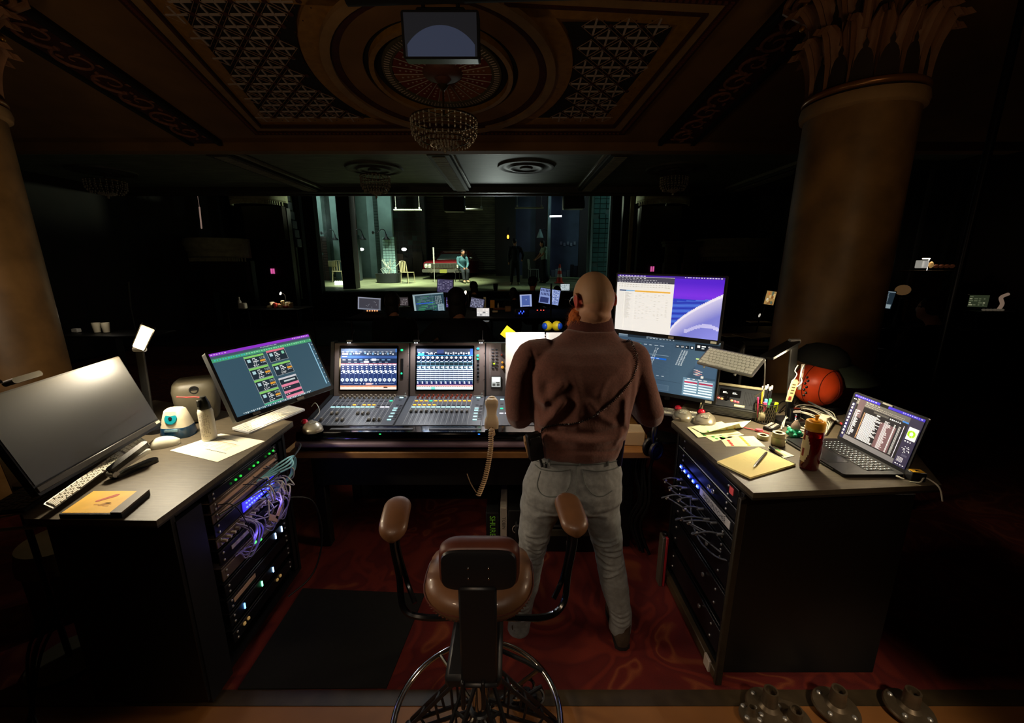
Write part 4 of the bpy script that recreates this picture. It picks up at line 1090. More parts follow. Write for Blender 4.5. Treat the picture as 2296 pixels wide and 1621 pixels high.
# small lit table lamps
def minilamp(lb,px,py,Y,zt,e=14,col='fff0c0',r=.03):
    p =at(px,py,Y=Y);t =thing('clip_lamp',lb,'lamp',p)
    mb =MB();mb.ell((0,0,0),(r*.7,r*.7,r*1.6),10,8,Matrix.Rotation(rad(18),3,'Y'));part('bulb',mb,mat('lamp_bulb_'+col,col,.3,emit=e),t)
    mb =MB();mb.tube(spline([(0,.04,.01),(.05,.08,-.05),(.04,.10,zt-p.z)],5),.008,6);mb.lathe([(0,0),(.04,0),(.04,.01),(0,.015)],12,(.04,.10,zt-p.z));part('gooseneck',mb,BLACKPL,t)
    return t
minilamp('slim glowing gooseneck lamp above the right shoulder of the near operator',1043,657,8.2,1.0,22)
minilamp('small glowing lamp over the cluttered side table at left',629,658,9.0,.96,20,'fff4d8',.022)
lamp('POINT',at(629,662,Y=8.9),None,3.0,(1,.85,.6),.03)
lamp('POINT',at(1085,668,Y=6.9),None,1.6,(1,.62,.30),.03)
lamp('POINT',at(840,694,Y=6.0),None,1.0,(1,.45,.25),.03)
# clutter on the production tables: each a small thing of its own
def small(name,lb,cat,px,py,Y,dims,c,shape='box',rz=0,group=None,emit=0,z=None):
    p =at(px,py,Y=Y);z =p.z if z is None else z
    mb =MB();w,d,h =dims
    if shape == 'box':mb.box((0,0,h/2),dims,min(dims)*.15)
    elif shape == 'cup':mb.lathe([(w*.36,0),(w*.5,h),(w*.46,h),(w*.33,.01)],16)
    elif shape == 'bottle':mb.lathe([(w*.5,0),(w*.5,h*.62),(w*.2,h*.78),(w*.2,h)],14)
    elif shape == 'ball':mb.ell((0,0,h/2),(w/2,d/2,h/2),12,8)
    o =solo(name,mb,mat(('c' if not emit else 'e')+c,c,.5,emit=emit),lb,cat,group);o.location =(p.x,Y,z);o.rotation_euler =(0,0,rz);return o
small('water_bottle','pale bottle on the side table left of the lit clutter','bottle',538,684,8.8,(.07,.07,.24),'b8b8b0','bottle',z=.96)
small('takeaway_box','white open carton beside the pale bottle on the side table','box',546,688,8.75,(.12,.10,.12),'c8c8c0',z=.96)
random.seed(11)
for k in range(9):
    c =['c8b890','e8dcc0','a83030','d07858','c8b890','e0c890','802020','d8d0b8','b89868'][k]
    small('snack_packet',('pale' if k in (0,1,4,5,7,8) else 'red')+' snack packet in the heap under the small lamp on the side table','packet',604+k*6.0,684-3*(k % 3),8.9+.04*(k % 2),(.10,.06,.05+.03*(k % 3)),c,'box',k,'pale snack packets under the small lamp' if k in (0,1,4,5,7,8) else 'red snack packets under the small lamp',z=.96+.045*(k % 2))
for k,(x,y,c,sh,lb) in enumerate(((212,716,'d8cfb4','cup','cream paper cup at far left in the dark stalls'),(233,716,'d8cfb4','cup','white paper cup on a lid, right of the cream cup at far left'),(166,719,'c8c8c0','box','small white packet at far left in the dark stalls'))):
    small('paper_cup' if sh == 'cup' else 'white_packet',lb,'cup' if sh == 'cup' else 'packet',x,y,5.2,(.09,.09,.12) if sh == 'cup' else (.08,.06,.05),c,sh,z=1.02 if sh == 'cup' else 1.02)
mb =MB();mb.box((-5.05,5.2,.998),(1.2,.5,.03),.008);mb.box((-5.05,5.2,.5),(.1,.1,1.0));solo('dark_ledge',mb,BLACKP,'dark ledge carrying paper cups at far left','shelf')
small('yellow_folder','yellow orange folder standing lit on the stalls table','folder',1104,677,8.5,(.09,.02,.16),'d8922c',z=1.0)
small('lit_sheet','pale upright sheet left of the yellow folder','paper',1087,682,8.5,(.05,.01,.22),'d8c8a8',z=1.0)
small('white_figurine','small white bottle standing right of the yellow folder','bottle',1117,684,8.4,(.035,.035,.11),'d8d0c0','bottle',z=1.0)
small('brown_tray','wooden tray on the stalls table right of the yellow folder','tray',1120,688,8.2,(.24,.14,.03),'7a4a2c',z=1.0)
small('white_packet','white packet lying lit below the wooden tray','packet',1110,698,7.7,(.10,.07,.03),'d0c8b0',z=1.0)
small('brown_carton','brown carton at the foot of the blue portrait screen','box',1139,695,7.8,(.12,.10,.10),'8a6a4c',z=1.0)
small('mixer_keypad','small desk with orange lit buttons under the tilted grey screen','control desk',836,704,7.5,(.30,.18,.05),'2a2420',z=1.0)
for k in range(5):small('orange_button_light','one of five orange button lights under the tilted grey screen','light',824+k*5.4,701-k*.8,7.42,(.02,.012,.02),'ff9a60','box',0,'orange button lights',2.0,z=1.045)
small('red_handset','red lit little device at the elbow of the near operator','device',965,724,5.2,(.05,.10,.05),'a83024',z=.915,emit=.15)
small('tan_case','open tan case with tools under the elbow of the near operator','case',990,730,5.2,(.24,.16,.08),'8a6a44',z=.915)
for k in range(4):small('device_light','one of four small white red lights on the device at the elbow','light',963+k*4.5,718+(k % 2)*3,5.15,(.014,.01,.012),'ffd0b0','box',0,'small lights at the elbow',3,z=.965)
mb =MB();mb.box((-.80,5.22,.90),(.80,.34,.03),.008);mb.box((-1.15,5.22,.445),(.05,.3,.88));mb.box((-.45,5.22,.445),(.05,.3,.88));solo('operator_shelf',mb,BLACKP,'black shelf in front of the near operator','shelf')
for k in range(4):small('blue_light','one of four small blue lights low in the stalls centre','light',1164+k*3.4,706+(k % 2)*5,7.05,(.012,.01,.025),'3050ff','box',0,'small blue lights',4,z=1.04+.03*(k % 2))
mb =MB();p =at(1170,708,Y=7.1);mb.box((p.x,7.1,1.06),(.24,.07,.12),.01);solo('dark_rack_unit',mb,BLACKPL,'dark rack unit carrying four small blue lights','device')
for k,(x,y) in enumerate(((1205,687),(1219,690),(1213,688))):small('red_led','one of three red indicator lights under the slanted lighting screen','light',x,y,8.0,(.02,.01,.015),'ff5040','box',0,'red indicator lights under the lighting screen',2,z=1.0)
small('black_mug','black mug on the stage edge between two silhouetted heads','mug',1111,648,14.85,(.19,.19,.24),'050505','cup',z=.985)
mb =MB();mb.tube([(at(1236,650,Y=7.0).x,7.0,1.0),(at(1236,636,Y=7.0).x,7.0,at(1236,636,Y=7.0).z)],.016,8);solo('mic_stand_pole',mb,BLACKPL,'black upright pole in front of the slanted lighting screen','stand')
lamp('POINT',at(222,700,Y=5.05),None,.8,(1,.9,.75),.02)  # added point light without a lamp, brightens the paper cups
# silhouettes in the stalls
def hump(lb,px,py_head,Y,rz=0,floor=0,J=SIT,s=1,**k):
    J =dict(J);h =at(px,py_head,Y=Y).z;s =h/(J['head'][2]+.11);z0 =0
    t =figure(lb,(at(px,py_head,Y=Y).x,Y,z0),rz,J,**k,s=s)
    return t
J =dict(SIT);J.update(elR=(-.30,-.20,.80),wrR=(-.20,-.42,.66),face=(.1,-1,0))
hump('dark silhouette of the near operator leaning left before the big track monitor',1027,648,4.35,PI,short_hair=False,J={**J,'elL':(.38,-.05,.86),'wrL':(.52,-.30,.80)},s=1.12)  # long hair added so the back of the neck stays dark
hump('dark silhouette of a person at the left of the big track monitor',880,657,5.2,PI,short_hair=False)  # hair likewise made long to cover a lit neck
hump('small dark head silhouette against the stage floor right of the near operator',1063,632,9.5,PI,short_hair=False,J={**SIT,'face':(.5,-1,0)})
hump('dark silhouette with long hair left of the blue portrait screen',1153,646,9.3,PI,short_hair=False)
hump('dark silhouette wearing a cap near the woman on stage',1194,622,9.6,PI-.5,cap=True)
hump('hunched dark silhouette by the small bright screen',1252,642,9.4,PI)
mb =MB();mb.rbox((at(1215,712,Y=4.9).x,4.9,.86),(.42,.05,.34),.03,'y');mb.tube([(at(1215,712,Y=4.9).x,4.92,.8),(at(1215,712,Y=4.9).x,4.92,0)],.02,8);solo('seat_back',mb,BLACKP,'dark chair back below the slanted lighting screen','chair')
# right side beyond the monitors
def ui_wall(mb,w,h):
    r =S(mb,w,h);rn =random.Random(9);r(0,0,1,1,'b08a50')
    for k in range(14):x,y =rn.random()*.8,rn.random()*.8;r(x,y,x+.2,y+.2,rn.choice(['8a5c30','d8b878','e8dcc0','5a6a58','c87840']))
mon('screen with an orange brown picture just left of the marble column',1727,668,22,30,6.5,ui_wall,0,rad(8),SCR)
small('pale_slab','long thin white sheet below the orange brown picture','paper',1706,680,6.3,(.30,.16,.012),'d8d4c4',z=1.0)
small('open_script','open pale script on the dark table left of the marble column','paper',1700,724,4.6,(.42,.28,.012),'b8a888',rz=.3,z=1.07)
small('white_sheet','white sheet on the dark table beyond the upper monitor','paper',1645,716,4.7,(.26,.20,.008),'c8c4a8',rz=.1,z=1.06)
small('green_grey_book','green grey book edge below the open script','book',1715,741,4.2,(.34,.24,.02),'5c6048',rz=-.35,z=1.04)
mb =MB();mb.box((2.95,4.75,1.03),(1.4,1.6,.04),.01);mb.box((2.4,4.5,.5),(.06,1.0,1.0));mb.box((3.5,4.5,.5),(.06,1.0,1.0));solo('dark_table',mb,BLACKP,'dark high table left of and behind the marble column','table')
minilamp('tiny chrome lamp standing on the dark table left of the marble column',1703,707,4.7,1.05,.6,'e8e0d0',.014)
def ui_list(mb,w,h):
    r =S(mb,w,h);rn =random.Random(3);r(0,0,1,1,'2c3c48');r(0,0,1,.06,'9cb0bc')
    for i in range(18):greek(r,.2,.12+i*.045,.5,3,'a8bcc8',.02,rn)
    r(.5,.75,.95,.98,'b8ccd4')
mon('blue grey screen right of the marble column in the dark',1986,672,28,38,5.6,ui_list,rad(-14),rad(6),SCRD)
mon('narrow bright sliver of a screen right beside the black pipe',1933,674,6,48,5.9,ui_grid('9cc8d0','d8f0f4','506870',20,2,4,.8),rad(-10),rad(6))
small('orange_flowers','bunch of orange flowers given a faint glow, right of the blue grey screen','flowers',2022,662,5.7,(.20,.12,.14),'b88a58','ball',emit=.12)  # flowers emit a little to look lit
for k,(x,c) in enumerate(((2058,'d8d4c8'),(2072,'e8e4dc'),(2086,'c89c5c'))):small('shelf_item',['white carton at the left end of the lit far right shelf','second white carton on the lit far right shelf','tan rounded parcel on the lit far right shelf'][k],'box',x,601,6.8,(.07,.06,.12 if k < 2 else .10),c,'box' if k < 2 else 'ball',z=at(2070,601,Y=6.8).z,emit=.35)  # emission put into the parcels stands for light on them
for k in range(4):small('shelf_packet','small brown red packet on the lit far right shelf','packet',2098+k*12,601-k*.6,6.8,(.08,.06,.06),'6a3a24','ball',0,'brown red packets on the lit shelf',z=at(2070,601,Y=6.8).z,emit=.1)  # packets carry a weak emission as lamplight
z_ =at(2090,605,Y=6.8).z;mb =MB();mb.box((at(2095,605,Y=6.8).x,6.85,z_-.02),(.80,.30,.02),.004);mb.box((at(2095,605,Y=6.8).x,6.9,(z_-.03)/2),(.5,.06,z_-.03));solo('lit_shelf',mb,mat('shelf_tan','6a5438',.6),'narrow shelf with lit parcels at far right','shelf')
p =at(2077,580,Y=6.9);mb =MB();mb.tube([(p.x-.06,6.9,p.z),(p.x+.06,6.9,p.z)],.008,6);mb.tube([(p.x+.05,6.9,p.z),(p.x+.05,6.9,z_-.01)],.003,5);solo('strip_light',mb,mat('strip_light','fff0d8',.3,emit=8),'tiny glowing strip light over the lit far right shelf','light')
lamp('POINT',(p.x,6.8,p.z-.02),None,.5,(1,.8,.55),.03)
mon('small framed screen showing a green grey picture at far right',2194,675,34,26,6.0,ui_grid('3c4430','788060','c8c8a0',5,4,5,.7),rad(-16),0,SCRD)
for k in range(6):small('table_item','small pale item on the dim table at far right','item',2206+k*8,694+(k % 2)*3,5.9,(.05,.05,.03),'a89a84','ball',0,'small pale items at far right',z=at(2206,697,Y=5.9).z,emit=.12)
z_ =at(2206,697,Y=5.9).z;mb =MB();mb.box((at(2226,697,Y=5.9).x,5.92,(z_+1.0)/2),(.55,.22,z_-1.0-.002));solo('low_riser',mb,BLACKP,'black riser under the small pale items at far right','shelf')
p =at(2022,668,Y=5.7);mb =MB();mb.lathe([(.04,1.0-p.z),(.05,1.08-p.z),(.02,-.02),(.03,0)],16,p);solo('flower_vase',mb,BLACKP,'dark slim vase under the orange flowers','vase')
p =at(2252,675,Y=6.0);mb =MB();mb.tube(spline([(p.x+.03,6,p.z+.10),(p.x-.06,6,p.z+.05),(p.x-.02,6,p.z-.04),(p.x-.05,6,p.z-.12)],5),.022,8);solo('pale_tube_coil',mb,mat('tube_peach','c8a890',.5,emit=.25),'curved peach coloured paper coil at far right','coil')  # coil holds a weak glow in its material
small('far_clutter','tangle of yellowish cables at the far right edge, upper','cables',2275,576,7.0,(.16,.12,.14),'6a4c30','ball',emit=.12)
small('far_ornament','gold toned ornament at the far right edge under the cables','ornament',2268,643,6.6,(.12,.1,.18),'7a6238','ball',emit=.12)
hump('dark silhouette of a person in the dark aisle at far right',2108,668,4.4,PI,J={**SIT,'face':(.3,-1,0)})
# ------------------------------------------------------------------ left side desk
DZ =.98
DESKM =mat('grey_woodgrain_laminate','544b3c',.5,noise_=.28,scale=14,stretch=(1,9,1),bump=.15)
EDGE =mat('laminate_edge','2a251e',.5)
t =thing('left_desk','grey wood-grain desk on a black equipment rack at left','desk',(-1.6,1.7,0))
LP =[(-1.70,1.285),(-1.232,1.275),(-1.243,2.215),(-2.35,2.60),(-2.35,1.75)]
mb =MB();mb.prism(LP,DZ-.022,DZ);part('worktop',mb,DESKM,t,world=True,smooth=False)
mb =MB();mb.prism([(x*1.0005,y*1.0005) for x,y in LP],DZ-.030,DZ-.0222);part('edge_strip',mb,EDGE,t,world=True,smooth=False)
def rackbox(t,x0,x1,y0,y1,h,open_side):
    """frame: side panels, back, floor; open toward +x (open_side=1) or -x (-1)"""
    th =.022
    for nm,y in (('near_panel',y0+th/2),('far_panel',y1-th/2)):
        mb =MB();mb.box(((x0+x1)/2,y,h/2+.03),(x1-x0,th,h-.06),.002);part(nm,mb,BLACKP,t,world=True)
    bx =x0 if open_side > 0 else x1;mb =MB();mb.box((bx+open_side*th/2,(y0+y1)/2,h/2+.03),(th,y1-y0-.05,h-.06));part('back_panel',mb,BLACKP,t,world=True)
    for nm,z in (('bottom_panel',.07),('top_panel',h-.02)):
        mb =MB();mb.box(((x0+x1)/2,(y0+y1)/2,z),(x1-x0-.002,y1-y0-.05,th));part(nm,mb,BLACKP,t,world=True)
    fx =x1-.012 if open_side > 0 else x0+.012
    for y in (y0+.04,y1-.04):
        mb =MB();mb.box((fx,y,h/2+.02),(.012,.03,h-.14));part('rack_rail',mb,mat('rack_rail','2c2c2e',.4,metal=.7),t,world=True)
    for x in (x0+.06,x1-.06):
        for y in (y0+.08,y1-.08):
            mb =MB();mb.M =Matrix.Translation((x,y,.028)) @ Matrix.Rotation(PI/2,4,'X');mb.lathe([(.02,-.012),(.028,-.01),(.028,.01),(.02,.012)],14);part('caster',mb,BLACKPL,t,world=True)
rackbox(t,-1.74,-1.27,1.37,2.16,DZ-.032,1)
mb =MB();mb.box((-1.275,1.45,.47),(.02,.13,.86));part('front_filler',mb,BLACKP,t,world=True)

# rack equipment: each unit is a thing that could be slid out
RX =-1.272
UNITM =mat('rack_unit_dark','151518',.4,metal=.3);SILV =mat('rack_unit_silver','6a5a50',.4,metal=.5)
STRIPM =mat('label_tape_tan','b08a6c',.7)
def runit(z0,h,lb,m=UNITM,stick=0,y0=1.56,y1=2.07,face=RX,d=-1):
    t =thing('rack_unit',lb,'rack unit',(face,(y0+y1)/2,z0))
    mb =MB();mb.box((d*.16,0,h/2),(.30,y1-y0-.03,h-.006),.003);part('chassis',mb,m,t)
    mb =MB();mb.box((-d*(stick),0,h/2),(.008,y1-y0,h-.004),.002);part('faceplate',mb,m,t)
    for y in (-.23,.23):
        for z in (.25,.75):
            mb =MB();mb.ell((-d*(stick+.006),y,h*z),(.004,.006,.006),8,6);part('screw',mb,ALU,t)
    return t
def rlight(t,y,z,c,e,s=(.006,.014,.010),nm='indicator_light',face=0,d=-1):
    mb =MB();mb.box((-d*(.006+face),y,z),s,.002);part(nm,mb,mat('led_'+c,c,.3,emit=e),t)
u =runit(.865,.044,'patch unit with glowing green jacks at the top of the left rack')
for k in range(9):
    if k % 3 != 2 or True:rlight(u,-.12+k*.035+(k//3)*.03,.02,'30d848' if k % 3 else '148024',.9 if k % 3 == 1 else .15,(.01,.010,.009))
u =runit(.815,.044,'tan faced rack unit crossed by a black cable',SILV)
mb =MB();mb.box((.008,0,.022),(.004,.44,.016));part('label_tape',mb,STRIPM,u)
u =runit(.765,.044,'tan striped rack unit above the blue lit switch',SILV)
mb =MB();mb.box((.008,-.05,.03),(.004,.36,.008));part('label_tape',mb,STRIPM,u)
u =runit(.70,.062,'network switch lit bright blue with two rows of ports',UNITM)
mb =MB();mb.box((.0065,.06,.031),(.004,.26,.05));part('blue_panel',mb,mat('led_blue_panel','3a30e8',.4,emit=1.1),u)
for k in range(12):
    for r_ in range(2):
        mb =MB();mb.box((.010,-.045+k*.019,.020+r_*.022),(.006,.008,.006));part('port_light',mb,mat('led_ice','b0e0ff',.3,emit=3 if (k+r_) % 2 else .6),u)
u =runit(.645,.044,'rack unit with a row of small white plugs below the blue switch',SILV)
for k in range(16):
    mb =MB();mb.box((.014,-.22+k*.029,.022),(.022,.012,.012),.002);part('plug',mb,mat('plug_cream','b8a890',.5),u)
u =runit(.56,.07,'dark rack unit with a white labelled strip',UNITM);mb =MB();mb.box((.007,-.12,.04),(.003,.12,.018));part('name_strip',mb,mat('strip_white','a89c90',.6),u)
u =runit(.48,.06,'silver grey rack unit in the middle of the left rack',SILV);mb =MB();mb.box((.007,.1,.03),(.003,.10,.018));part('name_strip',mb,MATS['strip_white'],u)
rlight(u,-.02,.03,'40ff50',4);rlight(u,.02,.015,'40ff50',2)
u =runit(.40,.06,'dark rack unit with two pale blue indicator lights',UNITM)
for y in (.14,.20):rlight(u,y,.03,'a0c8ff',5,(.006,.008,.035))
u =runit(.32,.06,'rack unit with tan striped labels low in the left rack',UNITM);mb =MB();mb.box((.007,-.14,.035),(.003,.16,.02));part('name_strip',mb,STRIPM,u)
u =runit(.24,.06,'dark rack unit with upright blue green lights near the bottom',UNITM)
for y,c in ((-.16,'60a0ff'),(-.02,'70ffb0'),(.08,'90c8ff')):rlight(u,y,.03,c,5,(.006,.008,.03))
u =runit(.15,.06,'lowest rack unit of the left rack with brass screws',UNITM)
for y in (-.18,-.15,.1,.13):rlight(u,y,.04,'c8a060',.3,(.01,.014,.014),'brass_knob')
# cables hanging in front of the left rack
def cable(lb,pts,r,m,k=6,group=None,name='cable'):
    mb =MB();mb.tube(spline(pts,k),r,7);return solo(name,mb,m,lb,'cable',group)
CYAN =mat('cable_cyan','8cc8cc',.45);CREAMC =mat('cable_cream','d0c4ac',.45);PURPC =mat('cable_lilac','a89cc8',.45);BLKC =mat('cable_black','0a0a0a',.4);BRNC =mat('cable_brown','6a4a34',.5)
for k in range(4):
    o =.012*k;cable('one of four pale cyan patch cables looping at the top right of the left rack',[(RX+.01,1.90-o,.80),(RX+.09+o,1.96+o*.3,.86-o),(RX+.10,2.06-o,.84),(RX+.08,2.08-o,.75),(RX+.05,2.0,.70+o*.4),(RX+.01,1.92-o,.69)],.0045,CYAN,group='pale cyan patch cables')
rn =random.Random(8)
for k in range(16):
    y =1.80+rn.random()*.22;z =.66+rn.random()*.14
    cable('one of many cream patch cables crowding the right of the blue lit switch',[(RX+.01,y,z),(RX+.05+.04*rn.random(),y+.03,z+.03*rn.random()),(RX+.07+.03*rn.random(),y+.06*rn.random(),z-.05),(RX+.03,y+.08,z-.06-.06*rn.random()),(RX+.005,y+.1*rn.random(),z-.09)],.0035,CREAMC,5,'cream patch cables')
for k in range(14):
    y =1.60+rn.random()*.40;z =.70-rn.random()*.03
    cable('one of many lilac lit cables falling below the blue switch',[(RX+.01,y,z),(RX+.05+.03*rn.random(),y+.01,z-.03),(RX+.06,y+.04*rn.random(),z-.10),(RX+.03,y-.05+.1*rn.random(),z-.14-.05*rn.random()),(RX+.005,y-.05*rn.random(),z-.15)],.003,PURPC,5,'lilac lit cables')
for k in range(5):
    y =1.58+rn.random()*.4;cable('one of several thin black cables looping over the left rack units',[(RX+.01,y,.84),(RX+.06,y+.03,.78+.04*rn.random()),(RX+.07,y+.10*rn.random(),.66),(RX+.03,y+.12,.60),(RX+.01,y+.05,.56)],.0022,BLKC,5,'thin black cables')
cable('thick black cable crossing in front of the tan rack units',[(RX+.02,1.58,.80),(RX+.07,1.72,.812),(RX+.09,1.95,.815),(RX+.10,2.12,.86),(RX+.06,2.2,.85)],.006,BLKC)
cable('long thin black cable hanging down the far side of the left rack',[(RX+.02,2.05,.60),(RX+.12,2.15,.52),(RX+.16,2.14,.30),(RX+.13,2.05,.12),(RX+.03,1.95,.05)],.005,BLKC)
for k in range(2):
    mb =MB();mb.M =Matrix.Translation((RX+.07,1.86+k*.055,.60+k*.008)) @ Matrix.Rotation(rad(-40 if k == 0 else 38),4,'X');mb.box((0,0,0),(.003,.085,.030),.001)
    solo('cable_tag',mb,STRIPM,['tan paper cable flag, left one of the pair in the left rack','tan paper cable flag, right one of the pair in the left rack'][k],'tag')

# ------------------------------------------------------------------ blank monitor on the left
BM =frame((-1.757,1.612,1.242),(-.109,.993,.039),(-.304,-.07,.95))
t =thing('blank_monitor','large switched-off monitor with a grey dusty screen at far left','monitor',M=BM)
mb =MB();mb.rbox((0,.016,-.005),(.615,.028,.375),.008,'y');part('case',mb,BLACKPL,t)
mb =MB();mb.box((0,.0005,.012),(.603,.003,.330));part('panel',mb,mat('matte_panel','1a1917',.40,noise_=.12,scale=8,spec=.9),t)
mb =MB();mb.box((0,-.001,-.170),(.612,.008,.022),.002);part('lower_bezel',mb,mat('bezel_grey','3a3733',.4,metal=.4),t)
mb =MB();mb.box((.285,-.006,-.168),(.026,.003,.012));part('sticker',mb,mat('sticker_white','c8c4b0',.7),t)
mb =MB();mb.box((0,.05,-.02),(.12,.05,.12),.01);part('mount',mb,BLACKPL,t)
mb =MB();mb.tube([tuple(BM @ Vector((0,.07,-.02))),(-1.92,1.60,1.12),(-1.92,1.60,DZ+.01)],.02,8);mb.rbox((-1.90,1.60,DZ+.007),(.18,.24,.012),.03,'z');part('stand',mb,BLACKPL,t,world=True)
mb =MB();mb.M =Matrix.Translation((-.10,.02,.196));mb.rbox((0,0,.012),(.11,.04,.022),.01,'y');solo_ =part('webcam',mb,mat('webcam_grey','3c3a30',.5),t)
mb =MB();mb.tube([(-.16,.03,.22),(-.62,.10,.21)],.007,6);part('light_bar',mb,BLACKPL,t)

# keyboards ------------------------------------------------------
def keyboard(lb,M,w,d,m_base,m_key,rows=6,cols=15,wide=True,group=None,name='keyboard',kh=.004,base_h=.010,gapf=.88,numpad=False,emit=None):
    t =thing(name,lb,'keyboard',M=M,group=group)
    mb =MB();mb.rbox((0,0,base_h/2),(w,d,base_h),.008,'z');part('case',mb,m_base,t)
    key1 ={}
    def key(cx,cy,kw,kd):
        kk =(round(kw,4),round(kd,4))
        if kk not in key1:
            q =MB();q.box((0,0,kh/2),(kw,kd,kh),.0012);key1[kk]=q.mesh('key');key1[kk].materials.append(m_key)
        put('key',key1[kk],t,(cx,cy,base_h))
    pw =w-.012;pd =d-.014;rh =pd/rows
    for r_ in range(rows):
        y =pd/2-rh*(r_+.5)
        if r_ == rows-1:widths =[1,1,1,1.3,5,1.3,1,1,1,1]
        elif r_ == 0:widths =[1]*14
        elif r_ == 1:widths =[1]*13+[1.6]
        elif r_ == 2:widths =[1.5]+[1]*12+[1.1]
        elif r_ == 3:widths =[1.8]+[1]*11+[1.8]
        else:widths =[2.3]+[1]*10+[2.3]
        if numpad:widths =widths+[.3]+[1]*5
        tot =sum(widths);x =-pw/2
        for wd_ in widths:
            ww =pw*wd_/tot
            if wd_ != .3:key(x+ww/2,y,ww*gapf,rh*gapf)
            x += ww
    return t
def flatM(x,y,z,rz,rx=0,ry=0):return Matrix.Translation((x,y,z)) @ Matrix.Rotation(rz,4,'Z') @ Matrix.Rotation(rx,4,'X') @ Matrix.Rotation(ry,4,'Y')
# white keyboard propped on edge along the bottom of the blank monitor
a =at(100,1143,Z=DZ+.03);b =at(319,985,Z=DZ+.05);R_ =(b-a).normalized();U_ =Vector((-R_.y,R_.x,0)).normalized()*.8+Vector((0,0,.75));N_ =R_.cross(U_).normalized();U_ =N_.cross(R_);KBM =Matrix((R_,U_,N_)).transposed().to_4x4();KBM.translation =(a+b)/2
a0 =Vector((-1.690,1.335,DZ+.022))
keyboard('long white keyboard lying under the blank monitor, keys tilted to the right',KBM,.43,.115,ALU,WHITEK,numpad=True)
t =bpy.data.objects['keyboard'];t.matrix_basis =KBM;t.scale =(1.3,.30,1)
keyboard('black keyboard almost hidden in shadow under the blank monitor',flatM(-1.865,1.52,DZ,rad(104)),.44,.14,BLACKPL,mat('black_keys','1a1a1b',.5),numpad=True)
# yellow book
bk =[at(*q,Z=DZ+.022) for q in ((131,1150),(272,1150),(335,1098),(208,1098))]
t =thing('yellow_book','yellow covered book with a red mark lying on the near left desk','book',((bk[0]+bk[2])/2).xy.to_3d()+Vector((0,0,DZ)))
mb =MB();mb.prism([(q.x,q.y) for q in bk],DZ+.001,DZ+.017);part('pages',mb,mat('book_black','14110d',.6),t,world=True,smooth=False)
def inq(u,v):return bk[0]*(1-u)*(1-v)+bk[1]*u*(1-v)+bk[2]*u*v+bk[3]*(1-u)*v
mb =MB();vs =[inq(*q) for q in ((.02,.04),(.80,.04),(.80,.98),(.02,.98))];mb.prism([(q.x,q.y) for q in vs],DZ+.017,DZ+.0185);part('cover',mb,mat('book_yellow','e8b43c',.55,noise_=.1,scale=20),t,world=True,smooth=False)
mb =MB();vs =[inq(*q) for q in ((.82,.0),(1,.0),(1,1),(.82,1))];mb.prism([(q.x,q.y) for q in vs],DZ+.017,DZ+.024);part('spine_binding',mb,mat('book_spine','4a3c2c',.5),t,world=True,smooth=False)
mb =MB();vs =[inq(*q) for q in ((.30,.52),(.34,.48),(.56,.74),(.56,.84),(.51,.84))];mb.prism([(q.x,q.y) for q in vs],DZ+.0185,DZ+.0192);part('red_mark',mb,mat('red_mark','b84a2c',.6),t,world=True)
mb =MB()
rn =random.Random(5)
for k in range(8):
    u,v =.40+rn.random()*.2,.30+rn.random()*.15;q =inq(u,v);mb.box((q.x,q.y,DZ+.0188),(.02,.004,.0006))
part('print_marks',mb,mat('book_print','b87a20',.6),t,world=True)
# stapler
p =at(300,1056,Z=DZ);a =at(250,1076,Z=DZ);b =at(352,1032,Z=DZ);d =(b-a);ang =math.atan2(d.y,d.x)
t =thing('stapler','black stapler lying open on the left desk by the white keyboard','stapler',((a+b)/2).to_tuple(),ang)
L =d.length
mb =MB();mb.rbox((0,0,.008),(L,.045,.014),.018,'z');part('base',mb,BLACKG,t)
mb =MB();mb.M =Matrix.Translation((-L*.42,0,.016)) @ Matrix.Rotation(rad(-12),4,'Y');mb.rbox((L*.42,0,.012),(L*.86,.020,.014),.006,'z');part('magazine',mb,ALU,t)
mb =MB();mb.M =Matrix.Translation((-L*.46,0,.024)) @ Matrix.Rotation(rad(-20),4,'Y');mb.rbox((L*.44,0,.016),(L*.94,.034,.022),.014,'z');part('top_arm',mb,BLACKG,t)
mb =MB();mb.M =Matrix.Translation((-L*.46,0,.022)) @ Matrix.Rotation(PI/2,4,'X');mb.lathe([(.012,-.02),(.012,.02)],14);part('hinge',mb,ALU,t)
small('usb_hub','small pale card reader between keyboard and mouse on the left desk','card reader',300,1020,at(300,1020,Z=DZ).y,(.10,.035,.014),'8a8674',z=DZ)
# white mouse
def mouse(lb,p,rz,m,L=.115,W=.06,H=.030):
    t =thing('computer_mouse',lb,'mouse',p,rz)
    mb =MB();rings =[]
    for i in range(13):
        u =i/12*2-1;wv =W/2*math.sqrt(max(0,1-abs(u)**2.6))+.001;hh =H*(1-.55*max(0,u)**2-.75*max(0,-u)**2.5)
        rings.append([(u*L/2,wv*math.cos(a_),.001+max(0,hh*math.sin(a_)**.8 if math.sin(a_) > 0 else 0)) for a_ in [PI*k/10 for k in range(11)]])
    mb.loft(rings);part('shell',mb,m,t,ang=80);return t
p =at(368,1000,Z=DZ);mouse('white mouse on the left desk beside the paper sheet',p,rad(35),mat('mouse_white','e0dcc8',.3),.13,.068,.048)
